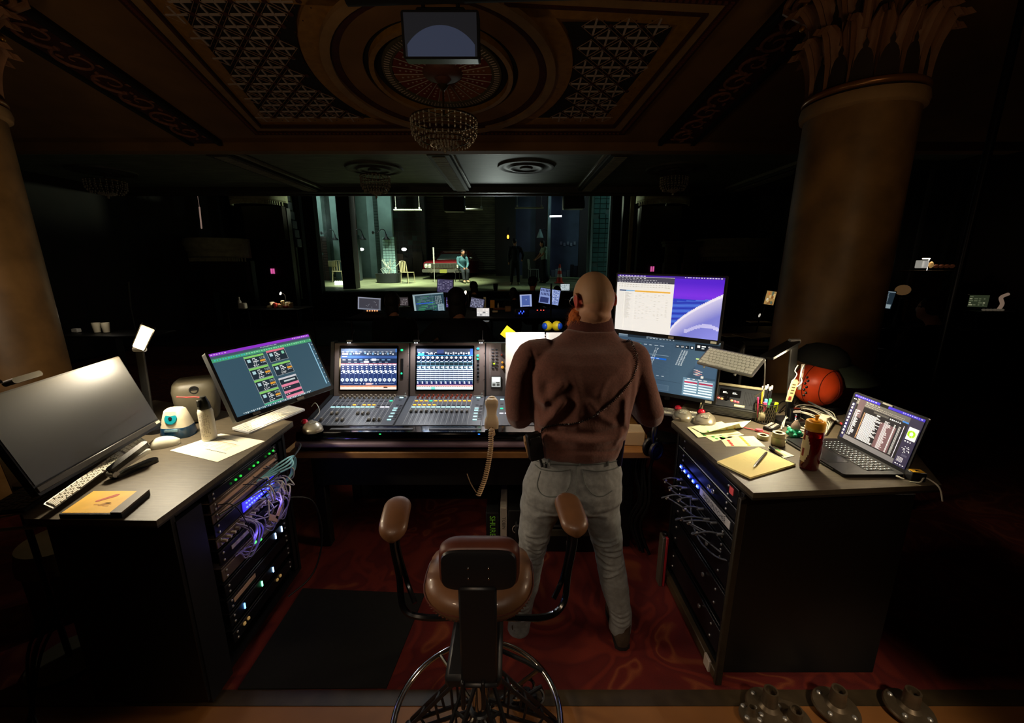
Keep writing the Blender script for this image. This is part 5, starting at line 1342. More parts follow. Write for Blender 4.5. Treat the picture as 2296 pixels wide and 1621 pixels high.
# paper sheet
def sheet(lb,q,z,m=PAPERM,th=.0008,name='paper_sheet',draw=None,cat='paper',group=None,curl=0):
    P =[at(*a,Z=z) for a in q];c =sum(P,Vector())/4
    t =thing(name,lb,cat,(c.x,c.y,z),0,group)
    def iq(u,v):return P[0]*(1-u)*(1-v)+P[1]*u*(1-v)+P[2]*u*v+P[3]*(1-u)*v
    mb =MB();n =8;vs =[]; 
    def zz(u,v):return curl*max(0,u-.6)**2*(.3+v)+.0006
    for i in range(n+1):
        for j in range(n+1):s_ =iq(i/n,j/n);vs.append((s_.x,s_.y,z+zz(i/n,j/n)))
    N =len(vs);fs =[]
    for i in range(n):
        for j in range(n):a_ =i*(n+1)+j;fs.append((a_,a_+n+1,a_+n+2,a_+1));fs.append((N+a_,N+a_+1,N+a_+n+2,N+a_+n+1))
    mb.add(vs+[(x,y,k-th) for x,y,k in vs],fs);part('sheet',mb,m,t,world=True)
    if draw:
        mb =MB()
        def r(u0,v0,u1,v1,c_):
            k_ =max(1,int((u1-u0)*10));m_ =max(1,int((v1-v0)*10))
            for i in range(k_):
                for j in range(m_):
                    qs =[(u0+(u1-u0)*(i+a_)/k_,v0+(v1-v0)*(j+b_)/m_) for a_,b_ in ((0,0),(1,0),(1,1),(0,1))]
                    v4 =[];
                    for u,v in qs:s_ =iq(u,v);v4.append((s_.x,s_.y,z+zz(u,v)+.0005))
                    mb.add(v4,[(0,1,2,3)],lin(c_))
        dk =[0]
        def dot(u,v,rr,c_):
            dk[0] += 1;s_ =iq(u,v)+Vector((0,0,.000004*dk[0]));s_.z =0;mb.add([(s_.x+rr*math.cos(a_*PI/6),s_.y+rr*math.sin(a_*PI/6),z+zz(u,v)+.0007+.000006*dk[0]) for a_ in range(12)],[tuple(range(12))],lin(c_))
        draw(r,dot);part('print',mb,PRINT,t,world=True,smooth=False)
    return t
def d_paper(r,dot):
    rn =random.Random(2)
    r(.06,.80,.60,.815,'4a4a3a');r(.42,.30,.86,.315,'3a3a2c');r(.15,.62,.75,.625,'a08a58');r(.30,.66,.70,.68,'c89a70')
    for k in range(9):
        for j in range(5):r(.12+j*.14,.40+k*.032,.12+j*.14+.04+.07*rn.random(),.407+k*.032,'a8a078')
sheet('cream printed paper sheet hanging over the right edge of the left desk',((381,1010),(487,1036),(594,989),(495,972)),DZ+.001,mat('paper_cream','f4ecd0',.8),draw=d_paper)
# pencil sharpener
p =at(389,982,Z=DZ);t =thing('pencil_sharpener','white and teal electric pencil sharpener on the left desk','sharpener',(p.x,p.y+.04,DZ),rad(8))
mb =MB()
def oct_(w,d,z):return [(w*math.copysign(abs(math.cos(a))**.6,math.cos(a)),d*math.copysign(abs(math.sin(a))**.6,math.sin(a)),z) for a in [2*PI*k/20 for k in range(20)]]
mb.loft([oct_(.070,.055,0),oct_(.072,.058,.02),oct_(.066,.054,.055)]);part('shavings_tray',mb,mat('tray_blue','1c4668',.2,spec=.8),t)
mb =MB();mb.loft([oct_(.066,.052,.055),oct_(.056,.046,.095),oct_(.042,.036,.140),oct_(.034,.024,.148)]);part('housing',mb,mat('sharp_white','d8ccb0',.4),t)
mb =MB();mb.M =Matrix.Translation((.0,-.040,.104)) @ Matrix.Rotation(rad(70),4,'X');mb.lathe([(.0,.006),(.028,.005),(.031,0),(.031,-.03)],24);part('teal_plate',mb,mat('teal_plastic','0c7c8c',.35),t)
mb =MB();mb.M =Matrix.Translation((.0,-.0405,.105)) @ Matrix.Rotation(rad(70),4,'X');mb.lathe([(.0,.008),(.008,.008),(.008,0)],16);part('pencil_hole',mb,BLACKPL,t)
mb =MB();mb.rbox((0,-.0565,.045),(.062,.004,.012),.003,'y');part('name_plate',mb,mat('plate_pale','8ab0c0',.4),t)
# grey speaker
p =at(440,965,Z=DZ)
t =thing('small_speaker','rounded grey desktop loudspeaker turned away on the left desk','speaker',(-1.785,2.25,DZ),rad(32))
mb =MB()
def sq(w,d,z,e=.45):return [(w*math.copysign(abs(math.cos(a))**e,math.cos(a)),d*math.copysign(abs(math.sin(a))**e,math.sin(a)),z) for a in [2*PI*(k+.5)/28 for k in range(28)]]
mb.loft([sq(.080,.075,.012),sq(.092,.086,.03),sq(.105,.100,.12),sq(.108,.104,.19),sq(.100,.096,.225),sq(.080,.078,.240)]);part('cabinet',mb,mat('speaker_grey','4e483a',.5,noise_=.1,scale=20),t,ang=60)
mb =MB();mb.lathe([(.06,0),(.07,.012),(.02,.016)],20);part('foot',mb,BLACKPL,t)
mb =MB();mb.M =Matrix.Translation((.0,-.100,.20)) @ Matrix.Rotation(PI/2,4,'X');mb.torus((0,0,0),.018,.005,20,6);mb.lathe([(.016,-.002),(.016,.002)],16);part('port',mb,BLACKPL,t)
# air duster can
p =at(471,985,Z=DZ);t =thing('air_duster_can','white compressed-air can with a long red straw on the left desk','can',(p.x,p.y,DZ),rad(-10))
mb =MB();mb.lathe([(.031,0),(.033,.004),(.033,.012)],28);part('base_rim',mb,ALU,t)
mb =MB();mb.lathe([(.033,.010),(.033,.150),(.030,.162),(.026,.168)],32);part('can_body',mb,mat('can_white','d8d0bc',.4),t)
mb =MB();rn =random.Random(3)
for k in range(26):
    for j in range(9):
        a =rad(-150+j*14+rn.random()*5);z =.028+k*.0045;c =lin('8a7a70' if k > 6 else ('c83050' if j == 5 and k > 22 else '70665c'))
        if rn.random() < .7:mb.add([(.0335*math.cos(a),.0335*math.sin(a),z),(.0335*math.cos(a+.14),.0335*math.sin(a+.14),z),(.0335*math.cos(a+.14),.0335*math.sin(a+.14),z+.0018),(.0335*math.cos(a),.0335*math.sin(a),z+.0018)],[(0,1,2,3)],c)
part('label_print',mb,PRINT,t,smooth=False)
mb =MB();mb.lathe([(.026,.162),(.028,.168),(.024,.195),(.016,.217),(.013,.228),(0,.230)],24);part('trigger_cap',mb,mat('cap_black','1e1d18',.4),t)
mb =MB();mb.tube([(-.012,0,.222),(-.05,-.002,.224),(-.09,-.002,.219),(-.15,-.002,.218)],.0028,8);part('straw',mb,mat('straw_red','c83c3c',.35),t)
mb =MB();mb.rbox((0,-.024,.198),(.010,.018,.036),.004,'x');part('trigger',mb,MATS['cap_black'],t)
# desk lamp 1
def led_lamp(lb,foot,zf,top,head_c,headR,headU,hw,hl,emitc,e,name='desk_lamp'):
    t =thing(name,lb,'lamp',foot)
    F =Vector(foot);T =Vector(top)-F;mb =MB();mb.rbox((0,0,.012),(.15,.12,.022),.03,'z');part('foot',mb,BLACKPL,t)
    mb =MB()
    mb.M =frame(T*.5,T.cross(Vector((0,1,0))).normalized(),T.normalized());L =T.length
    mb.rbox((0,0,0),(.042,.014,L),.006,'z');part('arm',mb,mat('lamp_dark','141312',.4,metal=.2),t)
    mb =MB();mb.M =frame(T*.55,T.cross(Vector((0,1,0))).normalized(),T.normalized());mb.box((0,-.008,0),(.020,.004,L*.7),.001);part('arm_inset',mb,mat('lamp_inset','48443a',.3,metal=.5),t)
    mb =MB();mb.M =Matrix.Translation(T) @ Matrix.Rotation(PI/2,4,'Y');mb.lathe([(.014,-.026),(.014,.026)],14);part('hinge',mb,ALU,t)
    H =frame(Vector(head_c)-F,headR,headU)
    mb =MB();mb.M =H;mb.rbox((0,0,0),(hl,.012,hw),.008,'y');part('head',mb,BLACKPL,t)
    mb =MB();mb.M =H;mb.rbox((0,-.0075,0),(hl*.92,.003,hw*.82),.006,'y');part('light_panel',mb,mat('led_panel_'+emitc,emitc,.4,emit=e),t)
    return t
LA =at(313,783,Y=2.05);LB =at(323,778,Y=2.05);H0 =at(311,780,Y=2.02);H1 =at(333,731,Y=1.90)
foot =Vector((LA.x-.05,2.08,DZ))
hd =(H1-H0); 
led_lamp('glowing warm LED desk lamp bent over the blank monitor at left',foot,DZ,LA,(H0+H1)/2,hd,Vector((-.72,.3,-.3)),.055,hd.length,'ffd890',26)
lamp('SPOT',(H0+H1)/2+Vector((.03,-.04,-.03)),(-1.62,1.75,.9),30,(1,.88,.66),.045,150,.6)
lamp('SPOT',(-.85,1.85,1.3),(-1.27,1.86,.72),5,(1,.82,.66),.04,50,.7)  # added warm spot brightening the front of the left rack
lamp('POINT',(-1.19,1.90,.66),None,.22,(.25,.2,1),.02)
lamp('POINT',(-1.20,1.72,.60),None,.12,(.25,.2,1),.02)
lamp('SPOT',(H0+H1)/2+Vector((-.02,.10,0)),(-4.1,3.1,1.7),42,(1,.80,.56),.05,95,.8)
lamp('POINT',(H0+H1)/2+Vector((.06,-.08,.0)),None,2.6,(1,.78,.45),.05)
# left computer monitor
LM =frame((-1.245,2.123,1.295),(.458,.888,.036),(-.391,.164,.906))
t =thing('left_monitor','monitor with slate blue screen, purple top bar and green headed panels','monitor',M=LM)
def ui_left(mb,w,h):
    r =S(mb,w,h);rn =random.Random(6);r(0,0,1,1,'3d5a6a');r(0,0,1,.045,'9a3cd8');greek(r,.01,.015,.14,6,'e8b8f8',.014,rn);greek(r,.80,.015,.19,9,'f0c0f8',.014,rn)
    r(0,.045,1,.085,'4a5a6c');greek(r,.45,.055,.17,12,'c8d8e0',.012,rn);r(0,.085,1,.14,'4ea878');greek(r,.02,.10,.28,12,'48c8c8',.022,rn);greek(r,.3,.10,.64,26,'9ae8b8',.018,rn)
    r(.955,.16,.965,.94,'9ad0f0')
    for k in range(10):r(.985,.10+k*.09,.993,.113+k*.09,'f0f8f8')
    def box(x,y,w_,h_,hd,orange=True,g=True):
        r(x,y,x+w_,y+h_,'c0c8cc');r(x+.003,y+.004,x+w_-.003,y+h_-.004,'26323c');r(x,y,x+w_,y+.032,hd)
        r(x+.02,y+.055,x+.05,y+.105,'b8e0e8')
        for k in range(4):r(x+.075+.012*(k % 2),y+.045+k*.026,x+.098+.012*(k % 3),y+.060+k*.026,'e8f0f0')
        r(x+.070,y+.045,x+.074,y+.15,'d0d8d8');greek(r,x+.06,y+.155,.06,3,'f0f4f4',.014,rn);greek(r,x+.06,y+.175,.05,2,'d0d4d4',.010,rn)
        if orange:greek(r,x+.14,y+.048,.05,4,'a8b8c0',.016,rn);greek(r,x+.14,y+.07,.05,3,'90a4b0',.012,rn);r(x+.135,y+.095,x+.185,y+.125,'f0a83c');greek(r,x+.135,y+.135,.05,3,'e0e4e4',.012,rn)
        else:r(x+.145,y+.05,x+.172,y+.10,'90d8b8')
    for k in range(4):box(.262,.155+k*.197,.19,.192,'8ed870')
    r(.262,.94,.452,.965,'50b890')
    box(.485,.135,.19,.20,'f07890',False);box(.485,.37,.19,.205,'8ed870')
    r(.485,.62,.675,.99,'c0c8cc');r(.488,.625,.672,.985,'26323c');r(.485,.62,.675,.650,'d8d8e0');r(.53,.675,.65,.70,'c8d8dc')
    for y in (.735,.85,.93):r(.487,y,.673,y+.04,'f08aa8')
    greek(r,.50,.79,.08,3,'e0d8e0',.014,rn);greek(r,.50,.90,.05,2,'e0d8e0',.012,rn)
    for k in range(40):r(.06+k*.0175,.968,.07+k*.0175,.978+.008*(k % 3),'d8ecf0')
screen(t,.535,.325,ui_left,SCR,.012,.035,.022)
mb =MB();mb.box((.06,-.004,-.175),(.040,.003,.014));part('sticker',mb,MATS['sticker_white'],t);mb =MB();mb.box((-.18,-.004,-.172),(.036,.003,.012));part('maker_tag',mb,MATS['sticker_white'],t)
mb =MB();mb.box((0,.055,0),(.12,.04,.12),.01);mb.tube([(0,.08,0),(.02,.20,-.06),(0,.26,-.12)],.012,8);part('arm_mount',mb,BLACKPL,t)
# white keyboard below it
kc =[at(*q,Z=DZ+.02) for q in ((511,953),(567,972),(693,918),(640,903))]
c =sum(kc,Vector())/4;d =(kc[2]-kc[1]); 
keyboard('white keyboard below the purple-barred monitor on the left desk',flatM(c.x,c.y,DZ+.004,math.atan2(d.y,d.x),rad(5)),d.length,.125,mat('kb_white_case','c8c8c8',.4),WHITEK,numpad=True)
# ------------------------------------------------------------------ oak table and mixing console
t =thing('console_table','long black-sided table with an oak front edge carrying the mixing console','table',(-.28,2.8,0))
TX0,TX1,TY0,TY1,TZ =-1.40,.905,2.33,3.15,.735
mb =MB();mb.box(((TX0+TX1)/2,(TY0+TY1)/2,TZ-.02),(TX1-TX0,TY1-TY0,.038),.003);part('tabletop',mb,WOOD,t,world=True)
mb =MB();mb.box(((TX0+TX1)/2,TY0+.10,TZ-.16),(TX1-TX0-.3,.02,.22),.003);part('apron',mb,BLACKP,t,world=True)
for x in (TX0+.15,TX1-.15):
    for y in (TY0+.14,TY1-.10):
        mb =MB();mb.box((x,y,(TZ-.04)/2),(.07,.07,TZ-.04),.006);part('leg',mb,BLACKP,t,world=True)
mb =MB();mb.box((-.25,3.02,.36),(1.9,.02,.70));part('modesty_panel',mb,BLACKP,t,world=True)
CBODY =mat('console_body','6e605a',.45,metal=.15,noise_=.08,scale=4)
CDARK =mat('console_dark','17181b',.4,noise_=.05)
GLOSSY =mat('console_gloss','060608',.12,coat=.5)
RAIL =mat('palm_rail','a892a0',.4,metal=.3)
CXL,CXR =-1.29,.40
console =thing('mixing_console','large digital mixing console with two tall touch screens and rows of faders','mixing console',(CXL,2.44,TZ))
A0,A1,B1 =Vector((CXL,2.44,.86)),Vector((CXL,2.865,.92)),Vector((CXL,2.97,1.294))
MA =frame(A0,(1,0,0),(A1-A0).cross(Vector((1,0,0))).normalized()*-1)          # local x right, y up the slope, z normal
MBs =frame(A1,(1,0,0),(B1-A1))                                             # local x right, z up the screen, y away
LA_,LB_ =(A1-A0).length,(B1-A1).length
def cp(name,mb,m,par=None,M=None,**k):
    if M is not None:mb.v =[tuple(M @ Vector(v)) for v in mb.v]
    par =par or console
    return part(name,mb,m,par,world=True,**k)
# chassis
W_ =CXR-CXL
mb =MB();prof =[(2.44,.858),(2.865,.918),(2.97,1.292),(3.02,1.29),(3.10,1.10),(3.08,.76),(2.50,.745),(2.44,.79)]
mb.loft([[(x,y,z) for y,z in prof] for x in (CXL,CXR)]);cp('chassis',mb,CDARK,smooth=False)
# side cheeks
for x in (CXL-.012,CXR+.012):
    mb =MB();mb.loft([[(x+dx,y,z) for y,z in [(2.42,.868),(2.86,.932),(2.965,1.302),(3.03,1.30),(3.11,1.10),(3.09,.75),(2.50,.74),(2.42,.785)]] for dx in (-.012,.012)]);cp('side_cheek',mb,BLACKPL,smooth=False)
mb =MB();mb.loft([[(x,y,z) for y,z in [(2.345,.835),(2.36,.855),(2.44,.862),(2.44,.79),(2.36,.775),(2.345,.80)]] for x in (CXL-.02,CXR+.02)]);cp('front_lip',mb,GLOSSY)
mb =MB();mb.M =Matrix.Translation(((CXL+CXR)/2,2.335,.785)) ;mb.rbox((0,0,0),(W_+.03,.035,.032),.012,'x');cp('palm_rail',mb,RAIL)
for x in (CXL+.03,CXR-.03):
    mb =MB();mb.rbox((x,2.42,TZ+.018),(.12,.12,.034),.012,'z');cp('rubber_foot',mb,BLACKPL)
for x0,x1 in ((.17,.68),(.78,1.10)):
    mb =MB();mb.box((CXL+(x0+x1)/2,2.40,.8600),(x1-x0,.028,.003),.001);cp('lip_inlay',mb,mat('lip_inlay','4a4a4c',.35))
# surface panels per bay
BW =.55
for b in range(3):
    x0 =b*BW;x1 =min(W_,(b+1)*BW)-.006 if b < 2 else W_
    mb =MB();mb.box(((x0+x1)/2,LA_/2,.002),(x1-x0-.004,LA_-.006,.006),.002);cp('fader_panel',mb,mat('fader_surface','464a52',.45,noise_=.05),M=MA)
    mb =MB();mb.box(((x0+x1)/2,-.002,LB_/2),(x1-x0-.004,.008,LB_-.004),.003);cp('screen_panel',mb,CBODY,M=MBs)
# touch screens ---------------------------------------------------
def ui_c1(mb,w,h):
    r =S(mb,w,h);rn =random.Random(1);r(0,0,1,1,'24386c');r(0,0,1,.09,'5c6c88');r(.97,0,1,.2,'4c7cc8')
    for k in range(12):r(.02+k*.078,.075,.055+k*.078,.09,'e4ecf4')
    r(.0,.09,1,.175,'30405c');greek(r,.22,.105,.14,4,'f4f8ff',.03,rn);r(.02,.11,.13,.155,'f8c8cc');r(.15,.11,.19,.155,'6ca0d8')
    for k in range(12):r(.42+k*.045,.10+.01*(k % 3),.45+k*.045,.13+.02*(k % 2),'e8f0f8' if k % 3 else '8cc0f0')
    r(0,.175,1,.24,'4064a8');r(.02,.185,.11,.205,'f0e0e8')
    r(0,.24,1,.37,'1c2c48')
    for k in range(9):r(.03+k*.10,.265,.03+k*.10+.055,.285,'88b8e8' if k in (3,7,8) else 'd0dcf0')
    r(.55,.245,.63,.30,'e8eef8');r(.41,.305,.50,.35,'f8f4f8')
    for k in range(7):r(.13+k*.11,.325,.18+k*.11,.34,'b8c8e0')
    for k in range(12):
        x =k/12;r(x+.004,.37,x+.075,.41,'f4e0ec');r(x+.078,.37,x+.081,.83,'88a0d0')
        for y in (.43,.48,.53):r(x+.03,y,x+.058,y+.022,'f4f8ff')
        r(x+.008,.55,x+.035,.57,'d8e8f8');r(x+.045,.535,x+.078,.60,'f8fcff');r(x+.005,.60,x+.03,.62,'d0e0f4')
        disc(mb,w,h,x+.04,.765,.030,'dce8ec');disc(mb,w,h,x+.04,.765,.008,'24386c');r(x+.036,.78,x+.044,.82,'dce8ec')
    r(0,.365,1,.372,'f06070')
    r(.04,.855,.22,.862,'a0b8e8');r(.68,.855,.96,.862,'a0b8e8')
    for x in (.36,.42,.58,.64):disc(mb,w,h,x,.86,.010,'f0f4ff')
    r(.45,.84,.56,.885,'f4d0d4');r(.25,.85,.32,.862,'c0d0f0')
    r(0,.905,1,.938,'f0a070');r(0,.935,1,1,'f4e8dc')
    for k in range(12):r(.02+k*.083,.925,.07+k*.083,.934,'d06848')
    r(.77,.935,.84,.965,'4c4038')
def ui_c2(mb,w,h):
    r =S(mb,w,h);rn =random.Random(2);r(0,0,1,1,'182440');r(0,0,1,.10,'4c5468');r(.36,.03,.48,.12,'4c5c98');r(.95,0,1,.18,'4064b0')
    for k in range(5):r(.02+k*.075,.09,.055+k*.075,.107,'e8f0f8')
    r(.02,.115,.13,.16,'3c9cf0');greek(r,.20,.115,.14,4,'f4f8ff',.025,rn)
    for k in range(10):r(.50+k*.046,.08+.012*(k % 3),.53+k*.046,.13+.015*(k % 2),'e4ecf8')
    r(0,.165,1,.175,'40a8e8')
    for k in range(12):
        x =k/12;r(x+.077,.17,x+.080,.86,'a8c0e0');disc(mb,w,h,x+.035,.22,.024,'f0f4f8')
        r(x+.005,.31,x+.055,.325,'e0ecf8');r(x+.055,.28,x+.075,.30,'a8b8d8');r(x+.005,.345,x+.075,.405,'24343c')
        r(x+.012,.44,x+.04,.47,'d8e8f4');r(x+.045,.43,x+.07,.49,'f8fcff')
        for j in range(6):r(x,.505+j*.047,x+.083,.505+j*.047+.026,'dce6f4');r(x+.01,.53+j*.047,x+.035,.547+j*.047,'38486c');r(x+.045,.528+j*.047,x+.07,.545+j*.047,'38486c')
        r(x+.004,.80,x+.072,.875,'20285c');r(x+.010,.80,x+.026,.86,'e8ecfc');r(x+.03,.82,x+.034,.87,'c8ccf0')
    for y in (.33,.415,.495,.79):r(0,y,1,y+.006,'88d0e8')
    r(0,.885,1,.90,'b070b0');r(0,.90,1,.94,'f8b8a8');r(0,.93,1,1,'d8f4f4')
    for k in range(24):r(.01+k*.0415,.918,.035+k*.0415,.93,'8c3828')
    r(.26,.945,.33,1,'80e0d0')
for b,ui in ((0,ui_c1),(1,ui_c2)):
    x0 =b*BW+.052;w =.405;z0,z1 =.05,.345
    mb =MB();mb.rbox((x0+w/2,-.006,(z0+z1)/2+.005),(w+.022,.008,z1-z0+.035),.01,'y');cp('touch_screen',mb,GLOSSY,M=MBs)
    mb =MB();q =MB();ui(q,w,z1-z0);M2 =MBs @ Matrix.Translation((x0+w/2,-.0105,(z0+z1)/2));q.v =[tuple(M2 @ Vector(v)) for v in q.v];cp('display',q,SCR,smooth=False)
# channel strips --------------------------------------------------
def strip(x,k,bay,fader_s,lit):
    w =.405/12
    q =MB();q.box((x,.36,.0055),(.0012,.14,.0006));return q
lines =MB();slots =MB()
LEDW =mat('key_lit_cyan','b4f0f4',.4,emit=.9);LEDO =mat('key_lit_amber','ffb428',.4,emit=1.1);LEDG =mat('key_lit_green','28f0a0',.4,emit=1.2);LEDR =mat('knob_lit_red','7c3424',.4,emit=.22)
KEYD =mat('key_dark','3c3c40',.4)
CAPW =mat('fader_cap','5a564e',.3);CAPS =mat('fader_stripe','e8e4dc',.4)
kn =MB();kn.lathe([(.0085,0),(.008,.014),(.0065,.017),(0,.017)],14);kn.box((0,.005,.017),(.0015,.006,.001));KN =kn.mesh('gain_knob');KN.materials.append(mat('knob_grey','9a9080',.35,metal=.4))
kn =MB();kn.lathe([(.007,0),(.0065,.014),(.005,.017),(0,.017)],14);KNR =kn.mesh('gain_knob');KNR.materials.append(LEDR)
fc =MB();fc.loft([[(-.008*a,-.015*b,z),(.008*a,-.015*b,z),(.008*a,.015*b,z),(-.008*a,.015*b,z)] for a,b,z in ((1,1,.004),(1,.95,.010),(.8,.35,.015),(.8,.30,.016))]);FC =fc.mesh('fader',False);FC.materials.append(CAPW)
fs_ =MB();fs_.box((0,0,.0165),(.0135,.0028,.0025));fs_.box((0,-.008,.014),(.010,.002,.001));FS =fs_.mesh('stripe',False);FS.materials.append(CAPS)
def pk(me_name,m,dims):
    q =MB();q.box((0,0,dims[2]/2),dims,.0008);me =q.mesh(me_name,False);me.materials.append(m);return me
K_on =pk('channel_key',LEDW,(.026,.011,.004));K_am =pk('channel_key',LEDO,(.020,.010,.004));K_gr =pk('channel_key',LEDG,(.020,.010,.004));K_off =pk('channel_key',KEYD,(.020,.010,.003));K_wh =pk('channel_key',mat('key_lit_white','f0f0ff',.4,emit=.9),(.026,.011,.004))
inv =root_matrix(console).inverted()
def cput(name,me,x,y,z=.005):
    M =inv @ MA @ Matrix.Translation((x,y,z));o =bpy.data.objects.new(name,me);COL.objects.link(o);o.parent =console;o.matrix_basis =M;return o
F1 =[.16,.36,.36,.16,.16,-1,.36,.36,.36,.16,.16,.16]
for bay in range(2):
    for k in range(12):
        x =bay*BW+.052+(k+.5)*.405/12
        lines.box((x+.405/24,LA_*.5,.0056),(.0013,LA_*.92,.0008))
        if k == 0:lines.box((x-.405/24,LA_*.5,.0056),(.0013,LA_*.92,.0008))
        slots.box((x,LA_*.30,.0056),(.0035,LA_*.36,.0006))
        cput('gain_knob',KN if bay == 0 else KNR,x,LA_*.90)
        cput('gain_knob',KN if bay == 0 else KNR,x+.006,LA_*.97)
        K =(K_am if bay else K_off); 
        if bay == 0 and k == 11:K =K_gr
        if bay == 1 and k == 3:K =K_gr
        cput('channel_key',K,x,LA_*.80)
        K =K_am if (bay == 0 and k in (4,6,7,8)) or (bay == 1 and k < 5) else K_off
        cput('channel_key',K,x,LA_*.655)
        K =K_on if not (bay == 0 and k == 9) else K_off
        if bay == 0 and k > 9:K =K_wh
        cput('channel_key',K,x,LA_*.575)
        s_ =F1[k] if bay == 0 else .43
        if s_ > 0:
            o =cput('fader',FC,x,LA_*s_)
            c_ =bpy.data.objects.new('stripe',FS);COL.objects.link(c_);c_.parent =o
        mbx =None
cp('strip_lines',lines,mat('line_pale','bcbcb6',.5),M=MA,kind='stuff')
cp('fader_slots',slots,mat('slot_black','020202',.6),M=MA,kind='stuff')
nm =MB()
for bay in range(2):
    for k in range(12):
        x =bay*BW+.052+(k+.5)*.405/12;nm.box((x,LA_*.045,.0056),(.018,.005,.0006));nm.box((x,LA_*1.0,.0056),(.003,.003,.0006))
cp('strip_marks',nm,mat('mark_pale','6c6c68',.5),M=MA,kind='stuff')
# side controls of each bay
for bay in range(3):
    x =bay*BW+.50 if bay < 2 else 1.16
    for j,(sy,on) in enumerate(((.92,1),(.84,0),(.66,0),(.54,1),(.47,1),(.37,1),(.27,1),(.17,1))):
        cput('bank_key',K_on if on else K_off,x-.012*(bay == 0)*0,LA_*sy)
    if bay < 2:
        for j in range(10):
            cput('small_key',K_off,x+.028,LA_*(.20+.05*j))
    # vertical meter bridge strip with lights on the upright panel
    if bay < 2:
        q =MB();q.box((x-.005,-.007,.20),(.020,.002,.15));o =cp('meter_strip',q,mat('meter_frame','6a6460',.4),M=MBs)
        q =MB();q.box((x-.005,-.0085,.20),(.017,.002,.146));cp('meter_slot',q,BLACKPL,M=MBs)
        for z,c_,hh,ww in ((.335-.04*(bay),LEDG,.014,.016),(.165 if bay == 0 else .27,LEDG,.012,.012)):
            q =MB();q.box((x-.008,-.010,z),(ww,.004,hh),.001);cp('meter_light',q,c_,M=MBs)
    if bay == 1:
        q =MB();q.rbox((x-.006,-.010,.345),(.020,.004,.014),.006,'y');cp('blue_key',q,mat('key_lit_blue','28a8ff',.4,emit=1.2),M=MBs)
        for j in range(5):q =MB();q.box((x-.005,-.010,.235-j*.027),(.015,.004,.014),.001);cp('round_key',q,KEYD,M=MBs)
    for z in (.04,.12,.22,.31):
        if bay:q =MB();q.M =Matrix.Translation((bay*BW-.012,-.007,z)) @ Matrix.Rotation(PI/2,4,'X');q.lathe([(.003,-.001),(.003,.001)],8);cp('panel_screw',q,BLACKPL,M=MBs)
# third bay: small lcd, lit knobs, keys
x0 =2*BW
q =MB();q.rbox((x0+.075,-.008,.105),(.075,.006,.085),.008,'y');cp('small_lcd',q,mat('lcd_frame','4a4440',.4),M=MBs)
q =MB();q.rect(-.032,-.036,.032,.036,'b8bcb8',0);q.rect(-.026,.0,.026,.03,'e8ecec',.0004);q.rect(-.026,-.03,-.004,-.012,'4c4c48',.0004);q.rect(.004,-.03,.026,-.012,'4c4c48',.0004);q.rect(.0,-.008,.026,-.002,'3c3c38',.0004)
M2 =MBs @ Matrix.Translation((x0+.075,-.0115,.105));q.v =[tuple(M2 @ Vector(v)) for v in q.v];cp('lcd_picture',q,SCR,smooth=False)
for (x,z,c_,s_) in ((.12,.21,mat('knob_amber','d8942c',.4,emit=.5),.011),(.12,.245,mat('knob_amber','d8942c'),.008),(.06,.235,mat('led_lime','c8f028',.4,emit=1),.006),(.165,.345,LEDG,.012),(.115,.30,LEDR,.008),(.16,.31,LEDR,.007),(.165,.27,CAPS,.012),(.165,.22,CAPS,.011)):
    q =MB();q.M =Matrix.Translation((x0+x,-.012,z)) @ Matrix.Rotation(PI/2,4,'X');q.lathe([(s_,-.006),(s_*.85,.008),(0,.009)],18);cp('assign_knob',q,c_,M=MBs)
q =MB();q.box((x0+.142,-.0075,.25),(.004,.001,.24));q.box((x0+.03,-.0075,.25),(.0015,.001,.24));cp('panel_lines',q,MATS['line_pale'],M=MBs)
for k in range(14):
    q =MB();q.box((x0+.05+(k % 2)*.028,-.010,.34-.022*(k//2)),(.016,.004,.009),.001);cp('assign_key',q,KEYD,M=MBs)
for k in range(12):cput('channel_key',[K_on,K_off,K_gr,K_off][k % 4] if k < 8 else K_wh,x0+.12+(k % 3)*.035,LA_*(.85-.16*(k//3)))
for k in range(10):cput('channel_key',K_off,x0+.25+(k % 2)*.035,LA_*(.9-.1*(k//2)))
tx =text('YAMAHA',.016,mat('maker_letters','5a5652',.5),console,(0,0,0));tx.matrix_basis =inv @ MBs @ Matrix.Translation((x0+.085,-.0075,.375)) @ Matrix.Rotation(PI/2,4,'X')
for x,s_,c_ in ((.46,.0,'28c060'),(1.06,0,'2878ff')):
    q =MB();q.box((CXL+x+.03,2.352,.845),(.012,.004,.005));cp('lip_light',q,mat('lip_'+c_,c_,.4,emit=2))
# gooseneck lights on top of the console
def goose(lb,x,bend,lit=True):
    t =thing('gooseneck_light',lb,'lamp',(x,2.985,1.292))
    mb =MB();mb.lathe([(.009,0),(.009,.012),(.005,.014)],12);mb.tube(spline([(0,0,.01),(.004*bend,.01,.05),(.02*bend,.01,.09),(.035*bend,-.02,.085)] if bend else [(0,0,.01),(0,.005,.05),(.002,.0,.09)],6),.0028,6);part('neck',mb,BLACKPL,t)
    mb =MB();mb.M =Matrix.Translation((.0,-.02,.012));mb.rbox((-.008,0,.006),(.042,.018,.010),.004,'z');part('head',mb,mat('goose_grey','8a8884',.3,metal=.6),t)
    for dx in (-.018,-.002):
        mb =MB();mb.ell((dx,-.03,.004),(.004,.004,.003),8,5);part('led',mb,mat('goose_led','eef4ff',.3,emit=6),t)
    return t
goose('small LED gooseneck light at the left end of the console top',-1.17,1)
goose('small LED gooseneck light over the middle of the console',-.685,0)
goose('small LED gooseneck light near the right end of the console',-.215,0)
